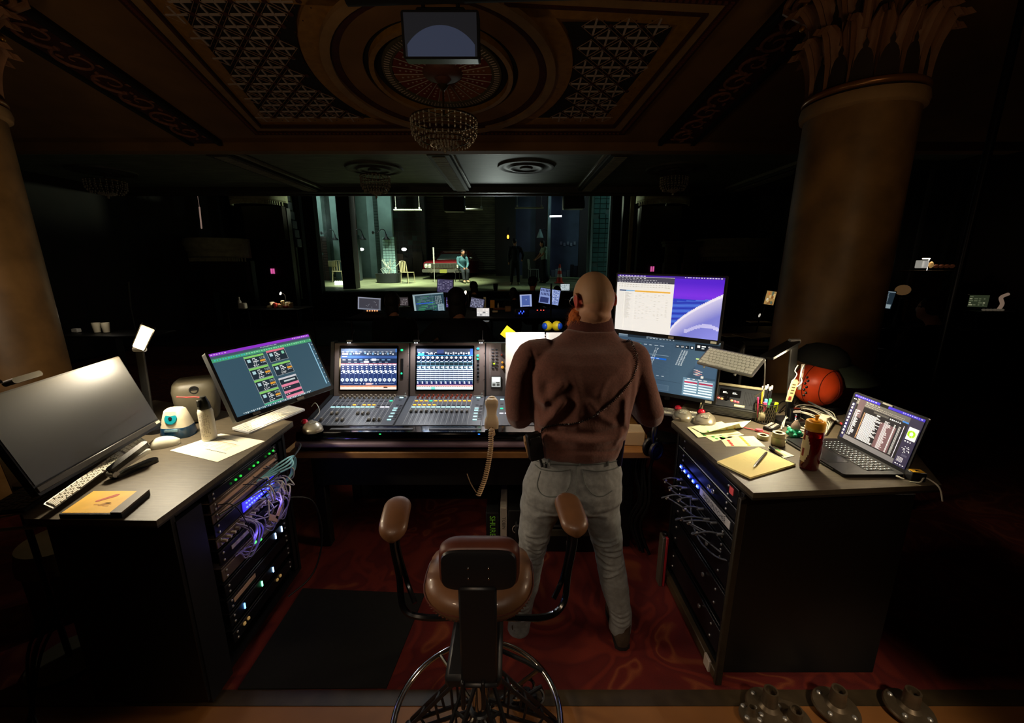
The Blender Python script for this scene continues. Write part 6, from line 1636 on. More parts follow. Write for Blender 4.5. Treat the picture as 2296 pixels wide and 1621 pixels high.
for x in (-1.17,-.685,-.215):lamp('SPOT',(x,2.90,1.36),(x+.02,2.66,.9),8,(.95,.97,1),.01,130,.8)
lamp('SPOT',(.22,2.86,1.50),(-.08,2.93,1.2),11,(1,.78,.66),.03,120,.8)
for x,lb in ((-.77+.005,'small pin-like joystick lamp lying at the bend of bay one'),(-.215,'small pin-like joystick lamp lying at the bend of bay two')):
    t =thing('bend_clip',lb,'clip',(x,2.845,.925));mb =MB();mb.lathe([(.012,0),(.010,.005),(.003,.008),(.003,.022),(.005,.026),(0,.028)],14);mb.tube([(0,0,.006),(-.06,-.005,.006)],.003,6);part('stem',mb,ALU,t)

# trackball mouse -------------------------------------------------
def trackball(lb,p,rz,s=1,stickers=1):
    t =thing('trackball_mouse',lb,'mouse',p,rz,s=s)
    mb =MB();rings =[]
    for i in range(15):
        u =i/14*2-1;wv =.048*math.sqrt(max(0,1-abs(u)**2.5))*(1-.22*u)+.001;hh =.044*(1-.65*max(0,-u)**1.6-.55*max(0,u)**2.4)
        rings.append([(wv*math.cos(a_),u*.075,max(.0,hh*math.sin(a_)**.75)) for a_ in [PI*k/12 for k in range(13)]])
    mb.loft(rings);sh =part('shell',mb,mat('trackball_silver','9a917c',.32,metal=.45),t,ang=80)
    mb =MB();mb.ell((-.030,.035,.036),.0195,20,14);part('ball',mb,mat('ball_red','b81428',.12,coat=.8),t)
    mb =MB();mb.torus((-.030,.035,.033),.020,.003,24,6);part('socket',mb,BLACKPL,t)
    mb =MB();mb.ell((.004,.030,.036),(.012,.018,.008),14,8);part('button',mb,mat('trackball_silver','9a917c'),t)
    for k in range(stickers):
        mb =MB();mb.M =Matrix.Translation((.004,-.012-.022*k,.0425-.004*k)) @ Matrix.Rotation(rad(10+10*k),4,'X');mb.box((0,0,0),(.034,.013,.0015));st_ =part('sticker',mb,MATS['sticker_white'],t)
        mb =MB();mb.M =Matrix.Translation((.004,-.012-.022*k,.0435-.004*k)) @ Matrix.Rotation(rad(10+10*k),4,'X');[mb.box((-.012+.006*j,0,0),(.0035,.006,.001)) for j in range(5)];part('marker_writing',mb,BLACKPL,t)
    return t
p =at(705,958,Z=.865);trackball('silver trackball with a red ball at the left front corner of the console',(p.x,2.385,.862),rad(35),1.12)
cable('thin white cable running back from the trackball on the console corner',[(p.x-.02,2.46,.90),(p.x-.01,2.52,.93),(p.x-.07,2.6,.96),(p.x-.15,2.7,.90)],.002,mat('cable_white','c8c4b8',.5))
# telephone handset lying on the console, coiled cord hanging -----
t =thing('telephone_handset','beige telephone handset standing on the console with its coiled cord below','telephone',(-.125,2.40,.87),0)
CRM =mat('phone_beige','dcc49c',.38)
mb =MB()
def hx(w,d,z,y=0,e=.6):return [(w*math.copysign(abs(math.cos(a))**e,math.cos(a)),y+d*math.copysign(abs(math.sin(a))**e,math.sin(a)),z) for a in [2*PI*(k+.5)/20 for k in range(20)]]
mb.loft([hx(.042,.022,.0,-.01),hx(.044,.026,.03,-.012),hx(.040,.028,.055,-.005),hx(.030,.018,.075,.012),hx(.031,.015,.10,.022),hx(.038,.018,.125,.03),hx(.041,.024,.145,.03),hx(.039,.024,.162,.03),hx(.028,.016,.174,.03)])
part('handle',mb,CRM,t,ang=70)
mb =MB();mb.M =Matrix.Translation((0,.055,.150)) @ Matrix.Rotation(rad(80),4,'X');mb.lathe([(.028,-.016),(.034,0),(.030,.014),(0,.016)],24);part('earpiece',mb,CRM,t)
mb =MB();mb.M =Matrix.Translation((0,.026,.02)) @ Matrix.Rotation(rad(80),4,'X');mb.lathe([(.026,-.016),(.032,0),(.030,.014),(0,.016)],24);part('mouthpiece',mb,CRM,t)
mb =MB();mb.rbox((.0,-.035,.004),(.024,.016,.022),.005,'z');part('plug',mb,mat('phone_brown','7a6444',.5),t)  # plug is a darker brown than the handset
path =spline([(-.122,2.36,.872),(-.115,2.31,.862),at(1101,965,Y=2.285),at(1100,1005,Y=2.27),at(1094,1045,Y=2.25),at(1085,1080,Y=2.235),at(1072,1112,Y=2.22)],10)
mb =MB();mb.tube(coil(path,.0125,.004,78),.0040,6);solo('telephone_cable',mb,mat('cord_beige','c4a67c',.45),'beige coiled telephone cord hanging down in front of the console','cord')
cable('thin straight cream wire beside the end of the coiled cord',[at(1068,1104,Y=2.24),at(1056,1085,Y=2.25),at(1047,1062,Y=2.26)],.003,mat('cord_beige','c4a67c'))
# open binder of white paper, standing on the third bay
b0,b1,b2 =at(1133,745,Y=2.95),at(1222,740,Y=2.96),at(1300,748,Y=2.90)
def page(x0,x1,lb,yaw):
    t =thing('script_page',lb,'paper',(x0,2.80,1.0),0,group=None)
    w =x1-x0;mb =MB();n =8
    vs =[]
    for i in range(n+1):
        u =i/n
        for j in range(2):
            vs.append((u*w,yaw*(u-.0)*.05+.012*math.sin(u*PI)+(.15 if j else 0),.44 if j else 0))
    N =len(vs);fs =[(i*2,i*2+2,i*2+3,i*2+1) for i in range(n)]+[(N+i*2,N+i*2+1,N+i*2+3,N+i*2+2) for i in range(n)]
    mb.add(vs+[(x,y+.004,z) for x,y,z in vs],fs);part('sheet',mb,mat('page_white','f4f0ea',.75),t);return t
bt =at(1178,744,Y=2.98).z
page(-.045,.235,'left white page of the open score standing on the console',.3);page(.245,.50,'right white page of the open score standing on the console',-.4)
for nm in ('script_page','script_page.001'):
    o =bpy.data.objects[nm];o.location.z =bt-.44;o.location.y =2.795
t =thing('binder_rings','chrome ring mechanism at the top of the open score','ring binder',(.238,2.955,bt-.03))
for k in range(3):
    mb =MB();mb.torus((0,0,-.02*k),.010,.0022,16,6,Matrix.Rotation(PI/2,3,'X'));part('ring',mb,ALU,t)
mb =MB();mb.box((0,.01,-.02),(.03,.012,.07),.003);part('ring_plate',mb,BLACKPL,t)
# lamp of the score
lamp('SPOT',(.25,2.62,1.66),(.15,2.90,1.2),7.5,(1,.93,.85),.03,95,.5)
p =at(1139,747,Y=3.0);mb =MB();mb.M =Matrix.Translation(p) @ Matrix.Rotation(rad(38),4,'Y');mb.box((0,0,0),(.082,.004,.082));solo('sticky_note',mb,mat('sticky_yellow','f0d818',.7),'bright yellow sticky note turned on its corner at the top left of the score','note')
lamp('SPOT',(-.02,2.80,1.62),p,.8,(1,.95,.8),.02,60,.5)
# blue and yellow rubber hose ends
for k,(x,y) in enumerate(((1226,731),(1250,731))):
    p =at(x,y,Y=3.12);t =thing('ear_defender',['left yellow and blue ear-cup behind the score','right yellow and blue ear-cup behind the score'][k],'ear defender',(p.x,3.12,p.z),rad(-50 if k == 0 else 50))
    mb =MB();mb.M =Matrix.Rotation(PI/2,4,'X');mb.lathe([(0,-.03),(.030,-.03),(.040,-.012),(.036,.01),(.030,.02)],24);part('cup',mb,mat('cup_yellow','d8c020',.4),t)
    mb =MB();mb.ell((0,-.022,0),(.026,.018,.026),18,12);part('blue_cap',mb,mat('cap_blue','1c50d0',.25,coat=.4),t)
mb =MB();p =at(1238,745,Y=3.12);mb.box((p.x,3.14,p.z-.02),(.26,.06,.02),.004);mb.box((p.x,3.14,(p.z-.02+TZ)/2),(.03,.03,p.z-.02-TZ));solo('rear_perch',mb,BLACKPL,'small black perch under the yellow and blue ear-cups','stand')
lamp('SPOT',(.30,2.9,1.72),(.26,3.1,1.4),1.2,(1,.95,.85),.02,70,.5)
# white box and items on the table right of the man
t =thing('white_carton','small cream carton on the oak table right of the man','box',(.74,2.50,TZ),rad(-6));mb =MB();mb.box((0,0,.045),(.20,.14,.09),.004);part('carton',mb,mat('carton_cream','b8a488',.6),t);mb =MB();mb.box((0,0,.0905),(.19,.13,.002));part('lid',mb,mat('carton_lid','c4b498',.6),t)
cable('black cable coiled on the oak table beside the cream carton',[(.55,2.42,TZ+.006),(.60,2.38,TZ+.008),(.64,2.43,TZ+.006),(.59,2.47,TZ+.008),(.56,2.44,TZ+.02),(.50,2.5,TZ+.006)],.005,BLKC)
lamp('SPOT',(.62,2.2,1.25),(.70,2.45,.75),3.2,(1,.7,.4),.02,60,.5)
lamp('SPOT',(-1.38,2.05,1.15),(-1.33,2.36,.74),4.5,(1,.8,.5),.02,50,.5)  # added spot brightening the left end of the oak edge
# boxes under the console
def spine(lb,x0,x1,y0,c,txt=None,tc='9ae028',h=.27,y=2.43,rot=True,ts=.05,name='box_file'):
    a =at(x0,y0,Y=y);b =at(x1,y0,Y=y);w =b.x-a.x
    t =thing(name,lb,'box',((a.x+b.x)/2,y,0));mb =MB();mb.box((0,.15,a.z/2+.002),(w-.003,.30,a.z-.004),.003);part('carton',mb,mat('file_'+c,c,.6),t)
    if txt:text(txt,ts,mat('ink_'+tc,tc,.6),t,(0,-.002,a.z*.62),(PI/2,rad(-90) if False else 0,0)).rotation_euler =(PI/2,rad(90) if rot else 0,0)
    return t
spine('black box with a green sideways word under the console',1089,1118,1150,'0c0c0c','SHURE','7ac83c',ts=.052)
spine('cream spine with handwritten capitals under the console',1121,1137,1139,'9a8f80','TOBIN','1c1814',ts=.030)
t =spine('black box with a white round symbol under the console',1139,1180,1145,'101010')
mb =MB();mb.M =Matrix.Translation((-.0,-.003,.14)) @ Matrix.Rotation(PI/2,4,'X');mb.torus((0,0,0),.030,.003,28,5);mb.box((0,.004,0),(.004,.04,.002));mb.box((0,0,0),(.035,.004,.002));mb.box((.008,-.008,0),(.016,.004,.002));part('round_symbol',mb,MATS['strip_white'],t)
spine('orange carton with red lettering standing behind the left leg of the man',1218,1240,1150,'b8643c','Prime','a82c1c',ts=.040)
spine('black book spine with small white print right of the orange carton',1241,1256,1146,'0e0e10')
t =thing('floor_box','black wooden bench unit low on the carpet between the legs of the man','box',(.33,2.5,0));mb =MB();mb.box((0,0,.10),(.62,.24,.20),.01);part('carcass',mb,BLACKP,t)
mb =MB();mb.box((0,-.125,.15),(.5,.01,.05),.003);part('grey_rail',mb,mat('rail_olive','3c3a2c',.5),t);mb =MB();mb.box((.06,-.128,.07),(.07,.012,.05),.004);mb.ell((.06,-.137,.07),(.012,.004,.012),10,6);part('metal_latch',mb,ALU,t)
# ------------------------------------------------------------------ right side desk and rack
t =thing('right_desk','grey wood-grain desk on a tall black equipment rack at right','desk',(1.3,1.7,0))
RP =[(.938,1.455),(1.73,1.515),(1.90,1.80),(1.98,2.2),(1.98,2.75),(1.25,2.75),(.905,2.215)]
mb =MB();mb.prism(RP,DZ-.022,DZ);part('worktop',mb,DESKM,t,world=True,smooth=False)
mb =MB();mb.prism(RP,DZ-.032,DZ-.0222);part('edge_strip',mb,EDGE,t,world=True,smooth=False)
rackbox(t,.93,1.62,1.50,2.18,DZ-.032,-1)
mb =MB();mb.box((.925,1.495,.47),(.03,.022,.93),.004);part('front_edge',mb,mat('rack_edge_worn','2a2418',.5,noise_=.4,scale=20),t,world=True)
mb =MB();mb.box((.922,1.85,.045),(.03,.70,.05),.004);part('plinth',mb,DARKTRIM,t,world=True)
mb =MB();mb.box((.905,1.56,.05),(.012,.05,.06),.002);part('pale_tag',mb,MATS['strip_white'],t,world=True)
RF =.932
def runit2(z0,h,lb,m=UNITM):return runit(z0,h,lb,m,0,1.535,2.14,RF,1)
u =runit2(.865,.08,'dark drawer unit under the right worktop with a pink square sticker');mb =MB();mb.box((-.006,-.255,.05),(.003,.03,.03));part('pink_sticker',mb,mat('pink_sticker','c84848',.6,emit=.12),u)
mb =MB();mb.tube([(-.012,-.28,.012),(-.012,.28,.012)],.003,6);part('pull_rail',mb,ALU,u)
u =runit2(.80,.058,'black rack unit with twin chrome jack sockets on the right')
for y in (-.075,-.115):mb =MB();mb.M =Matrix.Translation((-.01,y,.03)) @ Matrix.Rotation(-PI/2,4,'Y');mb.torus((0,0,0),.010,.003,16,6);part('socket_ring',mb,ALU,u)
u =runit2(.738,.055,'black rack unit with five bright blue lights and a printed white strip')
for k in range(5): 
    y =.245-k*.052;mb =MB();mb.box((-.007,y,.030),(.006,.020,.016),.002);part('blue_light',mb,mat('led_blue','2038ff',.3,emit=9),u)
    mb =MB();mb.box((-.0105,y,.030),(.003,.008,.006));part('light_core',mb,mat('led_core','b8d0ff',.3,emit=9),u)
mb =MB();mb.box((-.0065,-.135,.024),(.003,.285,.036));o =part('title_strip',mb,mat('strip_bright','b8b0a8',.6,emit=.06),u)
tx =text('MADI SPLITCHER',.032,mat('ink_black','0a0a0a',.6),o,(-.0085,-.135,.022));tx.rotation_euler =(PI/2,0,-PI/2);tx.scale =(.9,1,1)
for k in range(3):lamp('POINT',(RF-.04,1.82+.27-.05-k*.10,.768),None,.03,(.12,.16,1),.008)
lamp('SPOT',(.60,1.50,1.3),(.93,1.72,.70),4,(1,.9,.85),.03,50,.6)
u =runit2(.665,.05,'patch shelf with grey plugged cables below the printed strip')
u2 =runit2(.60,.05,'deep black shelf unit below the plugged cables')
GREYC =mat('cable_grey','56585a',.4);rn =random.Random(4)
for k in range(8):
    y =2.06-k*.065;z =.70-.012*(k % 3)
    t =thing('patch_cable','one of eight grey patch cables with silver tips in front of the right rack','cable',(RF,y,z),group='grey patch cables of the right rack')
    L =.05+.06*rn.random();mb =MB();mb.tube(spline([(0,0,0),(-L*.8,.01,.008),(-L*1.3,.05,-.02-.02*rn.random()),(-L*.9,.085,-.055),(-L*.2,.06-.10*rn.random(),-.07)],6),.0038,6);part('lead',mb,GREYC,t)
    mb =MB();mb.M =Matrix.Translation((-.018,0,.002)) @ Matrix.Rotation(PI/2,4,'Y');mb.lathe([(.0065,-.014),(.0065,.014),(.004,.018)],12);part('plug',mb,ALU,t)
    mb =MB();mb.M =Matrix.Translation((-L*.9,.085,-.055)) @ Matrix.Rotation(.6,4,'X');mb.lathe([(.006,-.012),(.006,.012)],10);part('end_sleeve',mb,mat('sleeve_white','c8c0b0',.5),t)
cable('long grey cable running down from the patch shelf of the right rack',[(RF,1.95,.66),(RF-.03,1.85,.60),(RF-.035,1.74,.56),(RF-.02,1.62,.57),(RF-.0,1.55,.60)],.004,GREYC)
for z,y0_,lb in ((.47,.16,'upper black rack drawer of the right rack with round key lock'),(.30,.16,'middle black rack drawer of the right rack with round key lock'),(.12,.15,'lowest black rack drawer of the right rack')):
    u =runit2(z,y0_-.02,lb);mb =MB();mb.M =Matrix.Translation((-.010,-.12,.09)) @ Matrix.Rotation(-PI/2,4,'Y');mb.lathe([(.010,0),(.010,.006),(.004,.007)],14);part('key_lock',mb,ALU,u)
cables_bundle =[]
rn =random.Random(12)
for k in range(9):
    x =.80+.06*rn.random();y =2.34+.10*rn.random()
    cable('one of nine thick black looms falling between console table and right rack',[(x+.05,y,.80),(x-.03+.05*rn.random(),y+.03,.62),(x+.03*rn.random(),y-.02,.40),(x-.05*rn.random(),y,.22),(x+.02,y-.05,.05)],.010,BLKC,6,'black cable looms at the right')
# red and grey upright
p =at(1478,1300,Z=.02);t =thing('red_upright_case','narrow upright case with a red edge standing at the foot of the right rack','case',(p.x+.01,p.y,0));hh =at(1481,1200,Y=p.y).z
mb =MB();mb.box((-.012,0,hh/2),(.018,.06,hh),.003);part('grey_side',mb,mat('upright_grey','4a443a',.5),t);mb =MB();mb.box((.005,0,hh/2),(.014,.062,hh),.003);part('red_edge',mb,mat('upright_red','9a2028',.5),t)
mb =MB();mb.lathe([(.014,hh),(.016,hh+.015),(.010,hh+.022),(0,hh+.023)],14,(0,0,0));part('top_knob',mb,BLACKG,t)
# headphones hung on the left side of the right desk
t =thing('headphones','black headphones lit blue hanging beside the right rack','headphones',(.845,2.26,.80),rad(20))
mb =MB();mb.tube(spline([(-.02,0,.02),(-.03,.0,.10),(.0,.02,.15),(.03,.04,.10),(.02,.05,.02)],6),.008,8);part('headband',mb,BLACKPL,t)
for y in (-.005,.055):
    mb =MB();mb.M =Matrix.Translation((0,y,-.02)) @ Matrix.Rotation(PI/2,4,'X');mb.torus((0,0,0),.036,.014,28,8,None,.046);mb.lathe([(0,-.012),(.034,-.012),(.030,.012),(0,.014)],24);part('ear_cup',mb,mat('cup_black_blue','101018',.4),t)
# monitors --------------------------------------------------------
UM =frame((.868,2.364,1.619),(.80,-.60,-.02),(-.027,-.03,.998))
t =thing('upper_monitor','upper monitor with a white spreadsheet beside a violet and blue wallpaper','monitor',M=UM)
def ui_up(mb,w,h):
    r =S(mb,w,h);rn =random.Random(7)
    # wallpaper: curved bands
    N =96;M_ =60
    def colr(u,v):
        c =Vector(lin('5a28d8')).lerp(Vector(lin('8038f0')),max(0,1-abs(v-.30)*5)) if v < .36 else Vector(lin('3040c8'))
        e1 =.42-.10*(u-.55)*2
        if v > e1:c =Vector(lin('2c38b8')).lerp(Vector(lin('5078e8')),.5+.5*math.sin(v*70+u*9))
        e2 =.98-.70*max(0,(u-.56)/.44)**.62
        if v > e2:c =Vector(lin('d8d4f8')).lerp(Vector(lin('7c80d8')),min(1,(v-e2)*3.2))
        if abs(v-e2) < .025:c =Vector(lin('f4f0ff'))
        e3 =.90-.12*math.sin(max(0,(u-.72))*9)
        if u > .70 and abs(v-e3) < .03:c =Vector(lin('c0c0f4'))
        return tuple(c)
    for i in range(N):
        for j in range(M_):
            u0,u1 =.54+.46*i/N,.54+.46*(i+1)/N;mb.rect((u0-.5)*w,(.5-(j+1)/M_)*h,(u1-.5)*w,(.5-j/M_)*h,colr((u0+u1)/2,(j+.5)/M_),.0004)
    r(0,0,1,.035,'4a28a0');r(0,.03,.57,1,'f6f4ee');r(0,.035,.57,.135,'4c4a58');greek(r,.01,.05,.3,8,'c8c8d0',.012,rn);greek(r,.02,.08,.40,14,'b0b0b8',.010,rn);greek(r,.02,.112,.5,18,'c8c8d0',.010,rn)
    greek(r,.02,.008,.28,9,'e8e0f8',.014,rn);greek(r,.66,.008,.33,14,'e8e0f8',.014,rn)
    for k in range(2):greek(r,.02,.16+k*.035,.52,18,'c0bcb0',.010,rn)
    r(.03,.265,.17,.285,'38507c');r(.10,.265,.19,.285,'88b8e0');r(.19,.265,.54,.292,'f0b848')
    for k in range(26):
        y =.31+k*.018
        for x in (.03,.05,.07): 
            if rn.random() < .6:r(x,y,x+.008,y+.006,'b8b4a8')
        r(.09,y,.09+.03+.04*rn.random(),y+.006,'a8a49c')
        for j in range(9):
            if rn.random() < .33:r(.2+j*.038,y,.215+j*.038+.008*rn.random(),y+.006,'b0aca4')
    r(.087,.3,.0885,.98,'d8d4c8');r(.188,.3,.1895,.98,'d8d4c8')
screen(t,.585,.33,ui_up,SCR,.010,.03,.024)
for x in (.05,.275): 
    mb =MB();mb.box((x,-.003,-.178),(.030,.003,.013));part('sticker',mb,MATS['sticker_white'],t)
mb =MB();mb.box((0,.05,0),(.12,.04,.12),.01);mb.tube([(0,.08,0),(0,.20,-.02),(0,.22,-.63)],.018,10);part('pole_mount',mb,BLACKPL,t)
LMn =frame((.905,2.405,1.262),(.80,-.60,0),(.0,.03,1))
t =thing('lower_monitor','lower monitor with a slate blue audio program window below the spreadsheet screen','monitor',M=LMn)
def ui_low(mb,w,h):
    r =S(mb,w,h);rn =random.Random(17);r(0,0,1,1,'3e566c');r(0,0,1,.02,'90a4b4');r(0,.02,.2,.05,'5c7488');r(.2,.02,1,.05,'30404c');greek(r,.3,.03,.3,9,'b8c8d4',.012,rn)
    r(0,.10,.57,.105,'56708a'); 
    for k in range(30):r(.0,.12+k*.022,.56,.123+k*.022,'4a6278')
    r(.10,.0,.30,.05,'22303c')
    for k in range(22):r(.12,.16+k*.02,.24,.168+k*.02,'3fae78')
    r(.245,.14,.25,.62,'48c088')
    r(.20,.375,.52,.405,'1c68d8');greek(r,.3,.383,.18,3,'b8d8f8',.012,rn)
    greek(r,.28,.15,.22,4,'b8c8d4',.012,rn)
    for k in range(24):greek(r,.40-.004*k,.20+k*.0235,.04,2,'c8d4dc',.010,rn)
    r(.26,.32,.54,.33,'8098a8')
    for i,x in enumerate((.60,.645,.69,.735)):
        r(x,.10,x+.036,.155,'14202c')
    # transport symbols
    def tri(x,y,s_):mb.add([((x-.5)*w,-.0060,(.5-y-s_)*h),((x-.5)*w,-.0060,(.5-y+s_)*h),((x-.5+s_*.7)*w,-.0060,(.5-y)*h)],[(0,1,2)],lin('f0f4f8'))
    r(.608,.112,.612,.142,'f0f4f8');mb.add([((.628-.5)*w,-.0060,(.5-.112)*h),((.628-.5)*w,-.0060,(.5-.142)*h),((.613-.5)*w,-.0060,(.5-.127)*h)],[(0,1,2)],lin('f0f4f8'))
    r(.655,.113,.660,.142,'f0f4f8');r(.667,.113,.672,.142,'f0f4f8');tri(.700,.127,.016);r(.745,.113,.762,.142,'f0f4f8')
    r(.78,.05,1,.17,'141c24');r(.80,.075,.825,.115,'f0f4f8');greek(r,.84,.08,.12,2,'f0f4f8',.018,rn);greek(r,.84,.115,.13,2,'c8d0d8',.018,rn)
    for k in range(17):greek(r,.66-.003*k,.19+k*.0165,.07,3,'c0ccd4',.008,rn)
    r(.80,.30,1,.32,'c8e890');r(.86,.30,1,.32,'68c8e8');r(.80,.34,.99,.62,'44607c')
    for k in range(8):r(.79+.02*(k % 3),.50+k*.013,.83+.02*(k % 3),.51+k*.013,'e89890' if k % 2 else 'f0f0f0')
    r(.86,.60,.885,.64,'f8f4e8')
    r(.0,.78,.68,.785,'2c3c4c');r(0,.86,.57,.965,'50687e');r(.01,.87,.56,.955,'465e74')
    greek(r,.38,.70,.16,3,'a8b8c4',.012,rn)
    r(.70,.66,.99,.985,'64849c');greek(r,.74,.67,.20,4,'f0f4f8',.014,rn)
    for k,c_ in enumerate(('d0e4f4','c03050','d0e4f4')):r(.715,.70+k*.028,.835,.722+k*.028,c_);r(.85,.70+k*.028,.975,.722+k*.028,c_)
    for k in range(3):r(.715,.80+k*.045,.835,.825+k*.045,'d4e8f8');r(.85,.80+k*.045,.975,.825+k*.045,'d4e8f8')
    r(.715,.94,.975,.962,'e0f0fc')
screen(t,.585,.33,ui_low,SCR,.010,.03,.022)
mb =MB();mb.box((.265,-.003,-.176),(.034,.003,.013));part('sticker',mb,MATS['sticker_white'],t)
mb =MB();mb.box((0,.05,0),(.12,.04,.12),.01);mb.tube([(0,.06,0),(-.0,.13,.0)],.02,8);mb.lathe([(.0,-.505),(.10,-.505),(.10,-.49),(.02,-.485)],20,(0,.13,0));part('mount',mb,BLACKPL,t)
# a white keyboard partly hidden by the elbow
kc =at(1500,912,Z=DZ+.0);keyboard('white keyboard half hidden behind the right elbow of the man',flatM(.965,2.345,DZ+.0,rad(-26)),.28,.115,ALU,WHITEK)
# trackballs
p =at(1536,944,Z=DZ);trackball('silver trackball with two written stickers nearest the lower monitor',(p.x+.01,p.y+.06,DZ),rad(-28),1.05,2)
p =at(1588,955,Z=DZ);trackball('silver trackball with two written stickers beside the intercom box',(p.x+.01,p.y+.06,DZ),rad(-38),1.10,2)
# intercom speaker station
IC =Matrix.Translation((1.315,2.36,DZ+.002)) @ Matrix.Rotation(rad(-32),4,'Z') @ Matrix.Scale(.95,4)
t =thing('intercom_station','beige and black intercom loudspeaker box with red lit buttons','intercom',M=IC)
BEI =mat('intercom_beige','8c8468',.45,noise_=.06)
def prof_box(x0,x1,prof):return [[(x,y,z) for y,z in prof] for x in (x0,x1)]
mb =MB();mb.loft(prof_box(-.155,.155,[(-.085,.0),(-.105,.02),(-.105,.055),(.055,.150),(.10,.135),(.12,.08),(.12,.0)]));part('body',mb,mat('intercom_black','1c1c1c',.4),t,smooth=False)
IF_ =frame((0,-.025,.1035),(1,0,0),Vector((0,.160,.095)))  # sloped face: x right, z up slope, y into box
for x in (-.160,.160):
    mb =MB();mb.loft(prof_box(x-.008,x+.008,[(-.10,.0),(-.125,.02),(-.125,.060),(.055,.168),(.11,.150),(.13,.08),(.13,0)]));part('beige_cheek',mb,BEI,t,smooth=False)
mb =MB();mb.box((0,.06,.160),(.33,.024,.016),.005);part('top_bar',mb,BEI,t)
def ip(nm,mb,m,M=IF_,**k):mb.v =[tuple(M @ Vector(v)) for v in mb.v];return part(nm,mb,m,t,**k)
mb =MB();mb.rbox((.0,-.002,.0),(.29,.004,.165),.008,'y');ip('face_panel',mb,mat('intercom_face','24262a',.35))
mb =MB();mb.rbox((-.015,-.006,.030),(.115,.005,.062),.004,'y');ip('display_frame',mb,BLACKG)
for dx in (-.042,.012):
    q =MB();q.rect(dx-.022,.012,dx+.022,.046,'060606',.0095);q.rect(dx-.015,.030,dx+.004,.035,'f0f0f0',.010);q.rect(dx-.015,.022,dx+.012,.026,'d0d0d0',.010);ip('display',q,SCR,smooth=False)
for k,(x,z) in enumerate(((-.115,.040),(-.100,.040),(-.115,.026),(-.100,.026),(-.122,.010),(-.105,.006))):
    q =MB();q.box((x,-.007,z),(.011,.006,.010),.002);ip('red_key',q,mat('key_red','ff3048',.35,emit=1.4))
for k,(x,z,c_) in enumerate(((-.092,-.018,'ff6a60'),(-.074,-.022,'ff6a60'),(-.056,-.026,'ffa060'),(.000,-.030,'ffa060'),(.018,-.034,'ff5058'),(.034,-.036,'ff5058'))):
    q =MB();q.ell((x,-.006,z),(.008,.005,.007),12,6);ip('lit_key',q,mat('key_'+c_,c_,.35,emit=1.1))
for x,z in ((-.035,-.012),(-.020,-.020),(-.03,-.030)):q =MB();q.M =Matrix.Translation((x,-.006,z)) @ Matrix.Rotation(PI/2,4,'X');q.lathe([(.009,-.006),(.008,.008),(0,.009)],14);ip('round_knob',q,BLACKG)
q =MB();[q.ell((.065+.0085*i,-.0045,.055-.0085*j),(.0022,.0015,.0022),5,4) for i in range(9) for j in range(13)];ip('speaker_holes',q,MATS['slot_black'],kind='stuff')
q =MB();q.box((.045,-.005,-.066),(.055,.003,.016));ip('sticker',q,mat('sticker_cream','c8b480',.6))
q =MB();[q.box((-.01,-.104+.0,.012+.008*k),(.26,.004,.003)) for k in range(5)];part('front_ribs',q,mat('rib_grey','3a3834',.4),t)
mb =MB();mb.M =Matrix.Translation((.172,-.085,.045)) @ Matrix.Rotation(PI/2,4,'Y');mb.lathe([(.045,-.012),(.047,.0),(.042,.012),(.028,.014),(.028,.006),(.022,.006),(0,.008)],28);part('knob_hub',mb,BEI,t)
mb =MB();mb.M =Matrix.Translation((.180,-.085,.045)) @ Matrix.Rotation(PI/2,4,'Y');mb.lathe([(.022,-.002),(.022,.006),(.010,.010),(0,.010)],20);part('hub_cap',mb,mat('hub_blue_grey','8a98a8',.3,metal=.5),t)
cable('black gooseneck cable rising from the intercom box to the lower monitor',[(1.235,2.36,DZ+.10),(1.20,2.37,DZ+.15),(1.15,2.33,DZ+.14),(1.10,2.28,DZ+.08),(1.06,2.25,DZ+.01)],.004,BLKC)
# white keyboard raised above the intercom box
TK =frame((1.065,1.965,1.385),(.515,-.857,-.023),(.692,.400,.601)) 
Rk,Uk =Vector((.515,-.857,-.023)),Vector((.692,.400,.601));Nk =Rk.cross(Uk)
Mk =Matrix((Rk.normalized(),(Uk-Rk.normalized()*Uk.dot(Rk.normalized())).normalized(),Nk.normalized())).transposed().to_4x4();Mk.translation =Vector((1.039,1.928,1.392))
t =keyboard('white aluminium keyboard tilted up in the air above the intercom box',Mk,.279,.118,ALU,WHITEK)
o =text('KVM 1 TOP',.008,mat('ink_black','0a0a0a'),t,(0,0,0));o.location =(-.02,-.0525,.0108+.0045);o.rotation_euler =(0,0,0)
mb =MB();mb.box((-.02,-.0465,.0125),(.118,.0135,.0055),.001);part('space_bar_cover',mb,WHITEK,t)
kp =Mk @ Vector((0,0,-.01))
t =thing('keyboard_stand','black folding arm that carries the raised white keyboard','stand',(kp.x+.42,kp.y+.64,DZ))
mb =MB();F =t.location;mb.tube([(0,0,0),(0,0,.36),(-.05,-.08,.385),(kp.x-F.x+.03,kp.y-F.y+.03,kp.z-F.z-.01)],.010,8);part('arm',mb,BLACKPL,t)
mb =MB();mb.lathe([(0,0),(.06,0),(.06,.01),(.015,.018)],20);part('foot',mb,BLACKPL,t)
for s_ in (-.10,.06):
    mb =MB();mb.v =[];q =MB();q.tube([(s_,-.05,-.006),(s_,-.062,-.010),(s_,-.064,-.002)],.0035,8);q.v =[tuple(Mk @ Vector(v)) for v in q.v];part('support_hook',q,ALU,t,world=True)
cable('white cable curving down from the raised keyboard',[tuple(Mk @ Vector((.135,.055,.0))),tuple(Mk @ Vector((.150,.02,-.02))),(1.25,1.98,1.24),(1.30,2.12,1.16),(1.38,2.25,1.12)],.0025,MATS['cable_white'])
